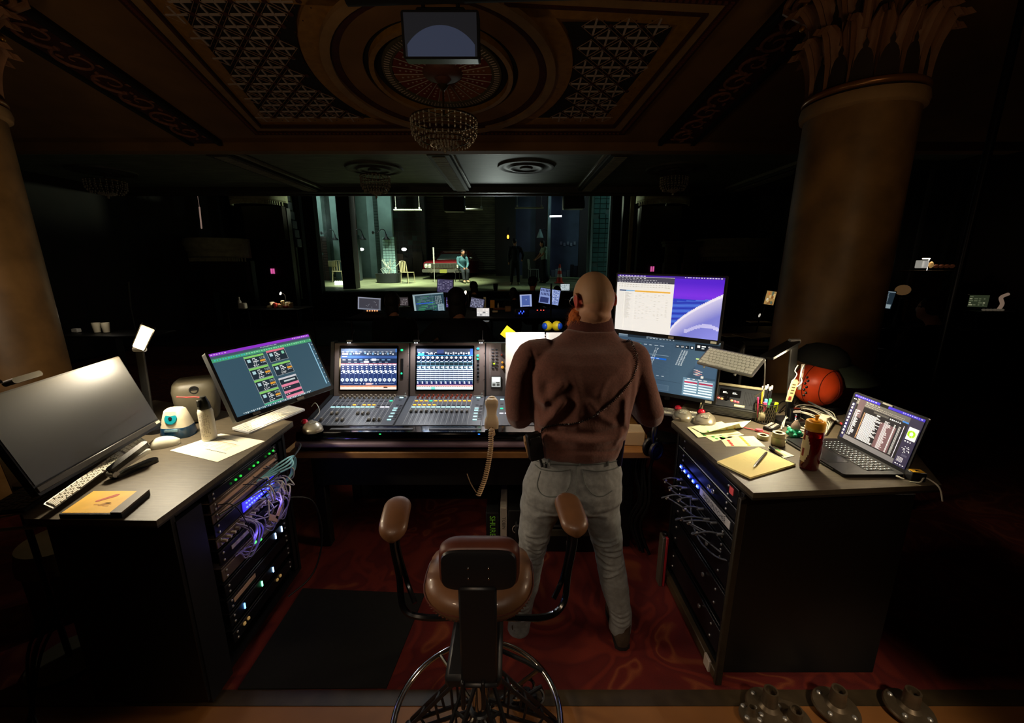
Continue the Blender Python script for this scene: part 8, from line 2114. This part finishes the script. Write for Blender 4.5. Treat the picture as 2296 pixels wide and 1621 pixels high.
flange('rightmost iron pipe flange below the right desk',2037,1592,.02,.085,.10)
# floor clutter at far left below the desk
t =thing('round_base_stand','round grey stand base with a dark pole on the carpet at far left','stand',(-2.12,1.62,0));mb =MB();mb.lathe([(0,0),(.15,0),(.15,.014),(.03,.022),(0,.022)],40);part('base',mb,mat('stand_olive','5a543e',.5),t);mb =MB();mb.tube([(0,0,.02),(-.02,0,.80)],.012,8);part('pole',mb,BLACKPL,t)
t =thing('tan_drum','tan and brown cylindrical drum at far left behind the left desk','drum',(-2.42,1.95,0));mb =MB();mb.lathe([(.16,0),(.165,.30)],36);part('lower_drum',mb,mat('drum_brown','5a3014',.6),t);mb =MB();mb.lathe([(.18,.30),(.18,.34),(.165,.42),(0,.42)],36);part('top_ring',mb,mat('drum_tan','8a7448',.6),t)
for k,(dx) in enumerate((0,.03,.06)):
    cable(['thin','thicker','looped'][k]+' black cable trailing over the floor at the far left',[(-1.80-dx,1.50,.55),(-1.95-dx,1.42,.30),(-2.0,1.36,.05),(-1.98+dx,1.30,.012),(-2.0+dx*2,1.22,.01),(-2.02-dx,1.05,.01)],.006+.003*(k == 1),BLKC)
t =thing('white_rope_tie','white twisted rope and strip hanging at the far left edge','rope',(-2.05,1.50,.78));mb =MB();mb.tube([(-.10,0,.0),(.10,0,.02)],.008,8);part('rope',mb,MATS['sleeve_white'],t);mb =MB();mb.tube([(-.10,0,.05),(.10,0,.09)],.004,6);part('strip',mb,MATS['sleeve_white'],t)
# ------------------------------------------------------------------ the man at the console, seen from behind
man =thing('person','bald bearded man in a brown fleece and faded jeans standing at the console','person',(.27,1.70,0))
minv =root_matrix(man).inverted()
def mpart(name,me,m,parent=None,**k):
    par =parent or man
    if isinstance(me,bpy.types.Mesh):me.transform(minv);return part(name,me,m,par,**k)
    return part(name,me,m,par,world=True,**k)
def sect(y,xl,xr,Y,ry,n=26,e=.85,dz=0):
    a,b =at(xl,y,Y=Y),at(xr,y,Y=Y);c =(a+b)/2;rx =(b.x-a.x)/2
    return [(c.x+rx*math.copysign(abs(math.cos(t))**e,math.cos(t)),Y+ry*math.copysign(abs(math.sin(t))**e,math.sin(t)),c.z+dz) for t in [2*PI*k/n for k in range(n)]]
# --- shirt
sh =MB()
sh.loft([sect(1019,1206,1385,1.70,.105),sect(1008,1204,1390,1.70,.122),sect(985,1203,1398,1.705,.135),sect(960,1198,1404,1.71,.128),sect(920,1194,1414,1.725,.128),sect(880,1190,1424,1.74,.134),
    sect(840,1188,1430,1.76,.138),sect(805,1190,1432,1.78,.130),sect(783,1203,1424,1.795,.110),sect(768,1225,1408,1.81,.090),sect(755,1252,1388,1.82,.078),sect(738,1272,1376,1.83,.070)])
def A(x,y,Y):return tuple(at(x,y,Y=Y))
limb(sh,[A(1232,786,1.80),A(1190,800,1.79),A(1166,845,1.77),A(1162,895,1.75),A(1166,935,1.755),(at(1170,935,Y=1.90).x,1.90,at(1166,935,Y=1.755).z+.015),(at(1185,935,Y=1.755).x+.05,2.06,at(1166,935,Y=1.755).z+.06)],[.060,.072,(.060,.066),(.062,.064),.062,.052,.044],20)
limb(sh,[A(1388,786,1.80),A(1420,800,1.79),A(1436,845,1.77),A(1448,890,1.75),A(1460,935,1.755),(at(1460,935,Y=1.755).x-.02,1.90,at(1460,935,Y=1.755).z+.02),(at(1460,935,Y=1.755).x-.10,2.05,at(1460,935,Y=1.755).z+.08)],[.060,.070,(.055,.064),(.056,.062),.060,.052,.044],20)
# cloth folds grown into the shirt
shm =remeshed(sh,.0075,4,'fleece_top')
def rough(me,fn):
    new =[v.co +v.normal*fn(v.co) for v in me.vertices];me.vertices.foreach_set('co',[c for q in new for c in q]);me.update()
def ridges(me,folds,back_y):
    """soft cloth ridges and valleys pressed along curves on the rear side"""
    n =len(me.vertices);co =np.empty(n*3);me.vertices.foreach_get('co',co);co =co.reshape(n,3)
    nr =np.empty(n*3);me.vertices.foreach_get('normal',nr);nr =nr.reshape(n,3);w =np.clip(-nr[:,1]*1.6+.1,0,1);d =np.zeros(n)
    for pts,am,sg in folds:
        P =np.array([tuple(at(q.x,q.y,Y=back_y)) for q in spline([(x,y,0) for x,y in pts],24)])
        m =((co[:,None,0]-P[None,:,0])**2+(co[:,None,2]-P[None,:,2])**2).min(1);d += .72*am*np.exp(-m/(sg*sg))
    co[:,1] -= w*d;me.vertices.foreach_set('co',co.ravel());me.update()
ridges(shm,[([(1203,850),(1206,885),(1218,905)],.016,.018),([(1218,905),(1240,885),(1262,862)],.018,.020),([(1216,955),(1242,925),(1262,900)],.020,.020),([(1228,870),(1226,885)],-.012,.018),
    ([(1232,925),(1216,930),(1208,915)],-.018,.014),([(1240,955),(1264,930),(1280,905)],-.014,.016),([(1212,988),(1260,978),(1330,982),(1398,974)],.016,.018),([(1212,968),(1270,964),(1340,968),(1395,960)],-.012,.014),
    ([(1404,900),(1402,935),(1410,965)],.016,.014),([(1380,990),(1394,962),(1400,930)],.010,.012),([(1290,850),(1300,900),(1292,945)],.010,.022),([(1345,880),(1362,850),(1390,835)],.010,.018),
    ([(1196,800),(1200,850),(1196,930)],-.012,.013),([(1428,820),(1424,870),(1418,930)],-.010,.013),([(1320,900),(1345,930),(1372,945)],.010,.016),([(1215,1008),(1300,1002),(1380,1008)],-.008,.010)],1.62)
rough(shm,lambda p:noise.noise(Vector((p.x*9,p.y*9,p.z*6)))*.006+noise.noise(Vector((p.x*22,p.y*20,p.z*16)))*.0015)
shbvh =BVHTree.FromPolygons([v.co.copy() for v in shm.vertices],[tuple(p.vertices) for p in shm.polygons])
FLEECE =mat('brown_fleece','70463a',.95,noise_=.22,scale=120,bump=.25,sheen=.35)
mpart('fleece_top',shm,FLEECE)
# --- collar
cl =MB()
def csect(y,xl,xr,Y,ry,tilt=0):return [(x,yy,z +(yy-Y)*tilt) for x,yy,z in sect(y,xl,xr,Y,ry,32,1.0)]
cl.loft([csect(748,1268,1380,1.825,.074,.3),csect(735,1274,1377,1.83,.068,.3),csect(718,1279,1374,1.835,.062,.3),csect(711,1282,1372,1.835,.059,.3),csect(711,1287,1367,1.835,.053,.3),csect(735,1290,1364,1.835,.05,.3)],cap=False)
mpart('collar',cl,mat('collar_fleece','5a2c24',.95,noise_=.2,scale=120,bump=.25,sheen=.3))
# --- jeans
JE =mat('faded_denim','787a78',.9,noise_=.20,scale=55,bump=.3)
jn =MB()
jn.loft([sect(1006,1206,1384,1.70,.108),sect(1025,1198,1389,1.70,.124),sect(1055,1184,1393,1.695,.140),sect(1085,1171,1393,1.69,.146),sect(1110,1170,1392,1.69,.138),sect(1130,1185,1375,1.69,.11)])
limb(jn,[A(1222,1085,1.69),A(1215,1125,1.69),A(1200,1180,1.70),A(1192,1238,1.72),A(1182,1300,1.75),A(1168,1365,1.78),A(1163,1408,1.80)],[.098,(.096,.105),(.076,.085),.064,.062,.056,(.060,.066)],22)
limb(jn,[A(1340,1085,1.69),A(1338,1125,1.69),A(1356,1180,1.69),A(1365,1238,1.70),A(1375,1300,1.71),A(1390,1365,1.72),A(1391,1408,1.73)],[.098,(.100,.105),(.076,.085),.066,.066,.056,(.054,.062)],22)
jm =remeshed(jn,.0075,3,'jeans')
jf =[]
rn =random.Random(3)
for x0,x1,ys in ((1332,1400,(1196,1209,1223,1236,1250,1266,1284)),(1164,1222,(1188,1202,1217,1230,1246,1262))):
    for y in ys:
        a_ =x0+rn.uniform(-2,26);b_ =min(x1,a_+rn.uniform(26,52));sl =rn.uniform(-9,9);jf += [([(a_,y-sl),((a_+b_)/2,y+rn.uniform(0,6)),(b_,y+sl)],rn.uniform(.006,.012),rn.uniform(.005,.009)),([(a_+6,y+7-sl),(b_-4,y+7+sl)],-.006,.006)]
for y in (1380,1392,1403):jf += [([(1370,y),(1390,y+5),(1412,y)],.009,.006)];jf += [([(1142,y+4),(1162,y+8),(1186,y+3)],.009,.006)]
jf += [([(1290,1112),(1318,1132),(1352,1136)],.010,.010),([(1270,1112),(1240,1130),(1203,1136)],.010,.010),([(1288,1100),(1290,1125)],-.014,.010)]
ridges(jm,jf,1.66)
rough(jm,lambda p:noise.noise(Vector((p.x*14,p.y*14,p.z*20)))*.0045+noise.noise(Vector((p.x*40,p.y*40,p.z*40)))*.0012)
jbvh =BVHTree.FromPolygons([v.co.copy() for v in jm.vertices],[tuple(p.vertices) for p in jm.polygons])
jeans =mpart('jeans',jm,JE)
def onsurf(bvh,x,y,off=.004,fallback=1.6):
    r =ray(x,y).normalized();h =bvh.ray_cast(CAMP,r)
    return (h[0]+h[1]*off*(1 if h[1].dot(r) < 0 else -1)) if h[0] is not None else at(x,y,Y=fallback)
def stitch(name,pts,r,m,bvh=jbvh,parent=None,k=8):
    P =[onsurf(bvh,q.x,q.y,r*.4) for q in spline([(x,y,0) for x,y in pts],k)];mb =MB();mb.tube(P,r,5);return mpart(name,mb,m,parent or jeans)
SEAM =mat('denim_seam','565b58',.9)
stitch('waistband_edge',[(1200,1032),(1230,1040),(1290,1042),(1350,1039),(1388,1032)],.0028,SEAM)
stitch('pocket_edge',[(1200,1042),(1215,1052),(1250,1056),(1280,1052)],.0026,SEAM);stitch('pocket_edge',[(1305,1052),(1340,1056),(1372,1052),(1390,1044)],.0026,SEAM)
stitch('pocket_side',[(1280,1052),(1278,1085),(1262,1112)],.0022,SEAM);stitch('pocket_side',[(1306,1052),(1312,1085),(1330,1108),(1352,1112),(1372,1100)],.0022,SEAM)
stitch('pocket_side',[(1212,1056),(1205,1090),(1222,1112),(1262,1112)],.0022,SEAM)
stitch('seat_seam',[(1293,1042),(1293,1075),(1290,1110)],.0026,SEAM)
for x in (1232,1300,1362):
    P =[onsurf(jbvh,x,y,.004) for y in (1018,1030,1044)];mb =MB();mb.tube(P,.005,5);mpart('belt_loop',mb,SEAM,jeans)
# --- body: head, neck, trunk, arms and hands in one skin
bd =MB()
HC =at(1330,664,Y=1.855)
yaw =rad(20);fwd =Vector((-math.sin(yaw),math.cos(yaw),0));tilt =rad(16)
HR =Matrix.Rotation(yaw,3,'Z') @ Matrix.Rotation(-tilt,3,'X')       # local +y = face direction
def hd(x,y,z):return tuple(HC +HR @ Vector((x,y,z)))
bd.ell(HC,(.083,.103,.108),28,20,HR);bd.ell(hd(0,-.022,-.012),(.079,.085,.094),24,16,HR)
bd.ell(hd(0,.030,-.065),(.062,.070,.062),20,14,HR);bd.ell(hd(0,.055,-.095),(.040,.042,.034),16,10,HR)
bd.ell(hd(0,.098,.010),(.045,.018,.016),12,8,HR)
limb(bd,[hd(0,.095,.012),hd(0,.122,-.018),hd(0,.118,-.030)],[.009,.0125,.013],10)
for s_ in (-1,1):
    bd.ell(hd(s_*.016,.106,-.030),(.010,.012,.009),8,6,HR)
    er =HR @ Matrix.Rotation(s_*rad(-24),3,'Z')
    pts =[hd(s_*(.083+.016*q),-.006-.010*q+.016*math.sin(a)*-1,-.018+.030*math.cos(a)) for a,q in [(rad(-20+i*24),.9) for i in range(10)]]
    bd.tube(pts,.0055,8);bd.ell(hd(s_*.088,-.006,-.020),(.008,.018,.030),12,8,er);bd.ell(hd(s_*.086,.004,-.050),(.007,.010,.012),8,6,er)
    bd.ell(hd(s_*.034,.088,-.008),(.014,.010,.008),10,6,HR)
bd.ell(hd(0,.104,-.062),(.024,.010,.007),10,6,HR)
limb(bd,[hd(0,-.02,-.06),A(1327,712,1.835),A(1325,745,1.82),A(1320,790,1.80)],[(.072,.070),(.076,.058),(.072,.050),.05],20)
bd.loft([sect(1110,1195,1372,1.69,.09),sect(1050,1210,1370,1.70,.09),sect(985,1228,1370,1.72,.08),sect(880,1222,1396,1.76,.09),sect(805,1225,1400,1.80,.075),sect(775,1250,1390,1.815,.05)])
eL =Vector(A(1166,935,1.755));eR =Vector(A(1460,935,1.755))
wL =Vector((eL.x+.065,2.08,eL.z+.065));wR =Vector((eR.x-.115,2.07,eR.z+.09))
limb(bd,[A(1205,800,1.79),A(1164,870,1.76),eL,(eL.x+.03,1.92,eL.z+.03),wL],[.045,.042,.040,.036,.028],14)
limb(bd,[A(1420,800,1.79),A(1442,870,1.76),eR,(eR.x-.04,1.92,eR.z+.04),wR],[.045,.042,.040,.036,.028],14)
hand(bd,wL,(.05,1,.02),(.1,.1,-1),.19,.40,-1);hand(bd,wR,(-.10,1,.02),(-.1,.1,-1),.19,.40,1)
for pts in ([A(1222,1110,1.69),A(1192,1238,1.72),A(1166,1400,1.79)],[A(1340,1110,1.69),A(1365,1238,1.70),A(1391,1400,1.73)]):limb(bd,pts,[.080,.052,.038],14)
bm_ =remeshed(bd,.0062,2,'body')
ears =[Vector(hd(s_*.092,-.008,-.022)) for s_ in (-1,1)]
ca =bm_.color_attributes.new('Col','FLOAT_COLOR','POINT');buf =[]
inv3 =HR.inverted()
for v in bm_.vertices:
    c =Vector(lin('c09070'));q =inv3 @ (v.co -HC)
    if q.length < .16:
        e =min((v.co-x).length for x in ears)
        if q.z >-.045 and q.y < .07:c =c.lerp(Vector(lin('a88a62')),.55)
        if e < .036:c =c.lerp(Vector(lin('b83a2a')),min(1,(.036-e)/.012))  # ears: natural red plus backlight glow put into the colour
        if q.y > .09 and abs(q.x) < .03 and -.072 < q.z <-.055:c =Vector(lin('a04a40'))
    buf += [*c,1]
ca.data.foreach_set('color',buf)
body =mpart('body',bm_,mat('man_skin','c09070',.58,attr=True,sss=.06,bump=.08,scale=90))
# eyes and brows, glasses temple
for s_ in (-1,1):
    mb =MB();mb.ell(hd(s_*.034,.092,-.006),.0105,14,10);mpart('eye',mb,mat('eye_white','d8d4cc',.2),body)
    mb =MB();mb.ell(hd(s_*.034,.1015,-.006),(.0045,.0025,.0045),10,6,HR);mpart('iris',mb,mat('iris','2c3c48',.2),body)
    mb =MB();mb.tube([hd(s_*.014,.103,.014),hd(s_*.034,.104,.019),hd(s_*.052,.092,.015)],.004,6);mpart('eyebrow',mb,mat('ginger_hair','b85a1c',.8),body)
gm =mat('glasses_frame','1a1410',.3)
gl_ =MB()
for s_ in (-1,1):
    gl_.tube([hd(s_*.034+.024*math.cos(a),.115,-.004+.018*math.sin(a)) for a in [2*PI*i/20 for i in range(20)]],.0018,6,closed=True)
    gl_.tube([hd(s_*.058,.112,.002),hd(s_*.078,.06,.004),hd(s_*.088,.0,.006),hd(s_*.090,-.022,.000),hd(s_*.086,-.036,-.014)],.0022,6)
gl_.tube([hd(-.010,.118,0),hd(.010,.118,0)],.0018,6);mpart('glasses',gl_,gm)
# ginger beard of fine strands over a soft core
bc_ =MB();bc_.ell(hd(-.022,.072,-.112),(.080,.046,.044),20,12,HR);bc_.ell(hd(-.068,.035,-.088),(.040,.046,.044),14,10,HR);bc_.ell(hd(.045,.030,-.085),(.030,.046,.038),14,10,HR)
bcm =remeshed(bc_,.006,2,'beard')
rough(bcm,lambda p:noise.noise(p*70)*.006)
bb =mpart('beard',bcm,mat('ginger_beard','b4622a',.85,noise_=.35,scale=90,sss=.05))
st_ =MB();rn =random.Random(9);vts =[v for v in bcm.vertices]
for k in range(1500):
    v =rn.choice(vts);p =root_matrix(man) @ v.co;d =(v.normal +Vector((rn.uniform(-.4,.4),rn.uniform(-.4,.4),rn.uniform(-.9,-.1)))+fwd*.25).normalized()
    L =rn.uniform(.012,.030);q =Vector((-d.y,d.x,0)).normalized()*.0007 if abs(d.z) < .98 else Vector((.0007,0,0))
    st_.add([tuple(p-q),tuple(p+q),tuple(p+d*L)],[(0,1,2)])
mpart('beard_strands',st_,mat('ginger_strands','d8803c',.6),bb,kind='stuff',smooth=False)
# shoes
for nm,hx_,hy,tx_,ty_ in (('shoe',A(1162,1416,1.80),None,None,None),('shoe',A(1390,1420,1.725),None,None,None)):
    c =Vector(hx_);s_ =MB();fx =c.x;fy =c.y-.01;o_ =.02 if fx > .3 else -.03
    s_.loft([[(fx+o_*t_+w_*math.cos(a),fy-.055+t_*.30+.0,max(.0,.052*h_+h_*.052*math.sin(a))) for a in [2*PI*k/18 for k in range(18)]] for t_,w_,h_ in ((0,.018,.6),(.03,.034,1.0),(.15,.042,1.25),(.35,.042,1.25),(.55,.044,.95),(.75,.050,.75),(.92,.044,.6),(1.0,.020,.4))])
    limb(s_,[(fx,fy,.05),(fx,fy,.13)],[.045,.048],16)
    mpart('shoe',remeshed(s_,.007,2,'shoe'),mat('suede_shoe','3a2c1e',.85,noise_=.25,scale=60))
    s2 =MB();s2.prism([(fx+o_*(t_)+sg*w_,fy-.055+t_*.30) for sg,seq in ((1,[(0,.015),(.05,.036),(.4,.040),(.75,.052),(.95,.042),(1.0,.02)]),(-1,[(1.0,.02),(.95,.042),(.75,.052),(.4,.040),(.05,.036),(0,.015)])) for t_,w_ in seq],0.002,.022);mpart('sole',s2,mat('sole_dark','14100c',.8),None)
# belt pack, pouch, keys
p =onsurf(shbvh,1212,985,.0);mb =MB();c =at(1199,1000,Y=1.60);mb.M =Matrix.Translation(c) @ Matrix.Rotation(rad(-8),4,'Y') @ Matrix.Rotation(rad(20),4,'Z');mb.rbox((0,0,0),(.060,.030,.115),.008,'y');mb.box((0,-.017,.03),(.045,.004,.03),.002)
solo('radio_pack',mb,BLACKPL,'black radio pack clipped at the left hip of the man','radio')
mb =MB();c =at(1182,1000,Y=1.63);mb.M =Matrix.Translation(c) @ Matrix.Rotation(rad(-14),4,'Y');mb.box((0,0,0),(.014,.06,.075),.003);solo('beige_pack',mb,mat('pack_beige','a8845c',.5),'beige flat pack beside the radio at the left hip of the man','pack')
mb =MB();c =at(1387,1010,Y=1.66);mb.M =Matrix.Translation(c) @ Matrix.Rotation(rad(4),4,'Y');mb.rbox((0,0,0),(.030,.06,.115),.008,'z');solo('phone_pouch',mb,mat('pouch_indigo','141028',.5),'dark indigo pouch at the right hip of the man','pouch')
t =thing('key_bunch','black clip with keys sticking out of the left back pocket of the man','keys',onsurf(jbvh,1222,1032,.008))
o_ =t.location; 
for k,(x0,y0,x1,y1) in enumerate(((1208,1012,1218,1046),(1222,1010,1226,1048),(1228,1018,1234,1044))):
    mb =MB();a_,b_ =onsurf(jbvh,x0,y0,.010),onsurf(jbvh,x1,y1,.008);mb.tube([a_-o_,(a_+b_)/2-o_+Vector((0,-.004,0)),b_-o_],.006-.001*k,7);part('clip_strap' if k == 0 else 'key',mb,BLACKPL if k < 2 else ALU,t)
# coiled cord over the right shoulder and across the back
pp =[(1404,768),(1413,766),(1422,782),(1427,800),(1426,822),(1418,845),(1404,866),(1386,887),(1366,906),(1344,923),(1322,937),(1300,946),(1276,951),(1250,952),(1222,956),(1212,975)]
path =[onsurf(shbvh,q.x,q.y,.0055,1.64) for q in spline([(x,y,0) for x,y in pp],6)]
path =[path[0]]+[(path[i-1]+path[i]*2+path[i+1])/4 for i in range(1,len(path)-1)]+[path[-1]]
mb =MB();mb.tube(coil(path,.0036,.0016,120),.0015,6)
solo('coiled_headset_cord',mb,mat('cord_black_glint','5a5a5a',.22,spec=1.0,metal=1),'black coiled headset cord running over the right shoulder of the man','cord')

# ------------------------------------------------------------------ drafting stool
LEA =mat('tan_leather','62422a',.42,noise_=.12,scale=30,bump=.12,coat=.15)
LEAD =mat('dark_leather','4a2418',.45,noise_=.15,scale=30,bump=.12)
CHROME =mat('chrome','c8c4bc',.12,metal=1)
sx_,sy_ =-.115,1.18
t =thing('drafting_stool','tan leather drafting stool with armrests and a chrome foot ring','stool',(sx_,sy_,0))
def sp(name,mb,m,par=None,**k):return part(name,mb,m,par or t,world=True,**k)
def supe(cx,cy,z,rx,ry,e=.7,n=32):return [(cx+rx*math.copysign(abs(math.cos(a))**e,math.cos(a)),cy+ry*math.copysign(abs(math.sin(a))**e,math.sin(a)),z+.012*math.cos(2*a)) for a in [2*PI*k/n for k in range(n)]]
mb =MB();mb.loft([supe(sx_,sy_+.09,.685,.08,.07),supe(sx_,sy_+.09,.695,.140,.11),supe(sx_,sy_+.09,.72,.175,.15),supe(sx_,sy_+.09,.755,.188,.165),supe(sx_,sy_+.09,.79,.178,.155),supe(sx_,sy_+.09,.803,.145,.12),supe(sx_,sy_+.09,.797,.06,.05)])
seat =sp('seat',mb,LEA,ang=80)
mb =MB();mb.tube([(x,y,z+.004) for x,y,z in supe(sx_,sy_+.09,.755,.190,.167)],.0028,6,closed=True);sp('piping',mb,LEAD,seat)
mb =MB()
for k in range(70):
    a =2*PI*k/70;q =supe(sx_,sy_+.09,.735,.184,.160,.7,70)[k];mb.box(q,(.006,.004,.002))
sp('stitching',mb,LEAD,seat,kind='stuff')
# backrest
bx0,bx1 =at(981,1260,Y=1.0).x,at(1166,1260,Y=1.0).x;bzt =at(1070,1224,Y=1.0).z;bzb =at(1070,1320,Y=1.0).z
bw,bh,bcx,bcz =bx1-bx0,bzt-bzb,(bx0+bx1)/2,(bzt+bzb)/2
mb =MB();n =36
def rr(sx,sz_,y,bend=.0):
    out =[]
    for k in range(n):
        a =2*PI*k/n;u =math.copysign(abs(math.cos(a))**.42,math.cos(a));v =math.copysign(abs(math.sin(a))**.42,math.sin(a));out.append((bcx+bw/2*sx*u,y+bend*u*u,bcz+bh/2*sz_*v))
    return out
mb.loft([rr(.80,.76,.992),rr(.90,.90,.994),rr(.97,.97,1.0),rr(1.0,1.0,1.018),rr(1.0,1.0,1.035),rr(.92,.90,1.055),rr(.6,.5,1.062)]);bk_ =sp('backrest',mb,LEAD,ang=60)
mb =MB();mb.loft([rr(.78,.74,.982),rr(.90,.88,.985),rr(.92,.90,.996)]);sp('back_shell',mb,BLACKPL,bk_)
for dx in (-.028,.028):
    for dz in (-.02,.012):mb =MB();mb.ell((bcx+dx,.981,bcz+dz),(.004,.003,.004),8,5);sp('bolt',mb,CHROME,bk_)
# back support bar
px0,px1 =at(1032,1400,Y=1.0).x,at(1115,1400,Y=1.0).x
mb =MB();mb.box(((px0+px1)/2,.985,.80),(px1-px0,.016,.34),.006);mb.box(((px0+px1)/2,1.05,.635),(px1-px0,.16,.016),.006);sp('support_bar',mb,BLACKPL)
mb =MB();mb.box((sx_,1.10,.635),(.17,.24,.045),.012);sp('tilt_mechanism',mb,BLACKPL)
for dx in (-.03,.03):mb =MB();mb.box((sx_+dx,.978,.60),(.012,.02,.10),.003);sp('mechanism_rib',mb,BLACKPL)
mb =MB();mb.tube([(sx_+.07,1.1,.63),(sx_+.16,1.06,.625),(sx_+.21,1.05,.60)],.007,8);sp('lever',mb,BLACKPL)
mb =MB();mb.lathe([(.030,.30),(.030,.50),(.018,.51),(.018,.63)],24,(sx_,sy_,0));sp('gas_column',mb,CHROME)
# footring with spokes
rc =.30;mb =MB();mb.torus((sx_-.01,sy_,.25),rc,.0115,72,10);ring =sp('foot_ring',mb,CHROME)
mb =MB();mb.lathe([(.034,.22),(.040,.225),(.040,.28),(.034,.285)],24,(sx_,sy_,0));sp('ring_hub',mb,BLACKPL)
for k in range(4):
    a =rad(38+90*k);d =Vector((math.cos(a),math.sin(a),0));mb =MB();mb.tube([Vector((sx_,sy_,.25))+d*.035,Vector((sx_,sy_,.25))+d*rc*.99],.008,8);sp('ring_spoke',mb,CHROME)
# truss-legged base
for k in range(5):
    a =rad(-126+72*k);d =Vector((math.cos(a),math.sin(a),0));s_ =Vector((-d.y,d.x,0));c0_ =Vector((sx_,sy_,0));mb =MB()
    top =c0_+d*.035+Vector((0,0,.46));mid =c0_+d*.31+Vector((0,0,.07));low =c0_+d*.035+Vector((0,0,.28))
    for sd in (-.022,.022):
        mb.tube([top+s_*sd,mid+s_*sd],.0075,6);mb.tube([low+s_*sd,mid+s_*sd-Vector((0,0,.01))],.0075,6)
    for u in (.25,.5,.75): 
        mb.tube([top.lerp(mid,u)+s_*.022,top.lerp(mid,u)-s_*.022],.006,6);mb.tube([top.lerp(mid,u)+s_*.022,low.lerp(mid,u*.9)+s_*.022],.005,6);mb.tube([top.lerp(mid,u)-s_*.022,low.lerp(mid,u*.9)-s_*.022],.005,6)
    sp('truss_leg',mb,BLACKPL)
    mb =MB();mb.M =Matrix.Translation(mid+Vector((0,0,-.038))) @ Matrix.Rotation(a,4,'Z') @ Matrix.Rotation(PI/2,4,'X');mb.lathe([(.012,-.024),(.030,-.024),(.032,-.010),(.032,.010),(.030,.024),(.012,.024)],20);sp('caster',mb,BLACKPL)
# armrests
for k,(xn,yn,xf,yf,wpx,hook) in enumerate(((876,1192,896,1120,50,-1),(1296,1186,1266,1112,56,1))):
    pn,pf =at(xn,yn,Z=.975),at(xf,yf,Z=.985);d =(pf-pn).normalized();L =(pf-pn).length;w =.098
    mb =MB();n =16;rings =[]
    for i in range(n+1):
        u =i/n;c =pn.lerp(pf,u)+Vector((0,0,-.030*(1-u)**3 if k == 0 else -.02*(1-u)**3));e =(1-(1-min(1,max(.03,min(u,1-u)*3.4)))**2.6)**.5
        s_ =Vector((-d.y,d.x,0)).normalized();rings.append([tuple(c +s_*w/2*e*math.copysign(abs(math.cos(a))**.7,math.cos(a))+Vector((0,0,1))*.026*(.4+.6*e)*math.sin(a)) for a in [2*PI*q/18 for q in range(18)]])
    mb.loft(rings);arm =sp('armrest',mb,LEA,ang=80)
    m_ =pn.lerp(pf,.45);mb =MB();sgn =hook
    mb.tube(spline([m_+Vector((0,.0,-.02)),m_+Vector((.012*sgn,-.01,-.10)),m_+Vector((.03*sgn*-1*.3,-.03,-.22)),Vector((m_.x-.03*sgn,m_.y-.07,.66)),Vector((m_.x-.10*sgn,sy_+.04,.635)),Vector((sx_+.07*sgn,sy_+.02,.655))],6),.012,8)
    mb.tube(spline([m_+d*.07+Vector((0,.0,-.02)),m_+d*.05+Vector((.01*sgn,0,-.14)),Vector((m_.x-.02*sgn,m_.y+.02,.70)),Vector((m_.x-.06*sgn,m_.y-.03,.645))],6),.010,8)
    sp('arm_bracket',mb,BLACKG)
# chrome castor clutter seen through the ring
t =thing('cable_reel_base','chrome and black cable clamp lying on the carpet inside the ring of the stool','clamp',(.06,1.42,0))
for k in range(4):
    a =k*1.4;mb =MB();mb.torus((.05*math.cos(a),.04*math.sin(a),.03+.01*k),.028,.007,20,6,Matrix.Rotation(.8+k*.5,3,'X'));part('clamp_ring',mb,CHROME,t)
mb =MB();mb.lathe([(0,0),(.05,0),(.05,.02),(0,.02)],20);mb.tube([(-.06,-.03,.02),(.07,.02,.06)],.008,8);part('clamp_body',mb,BLACKPL,t)
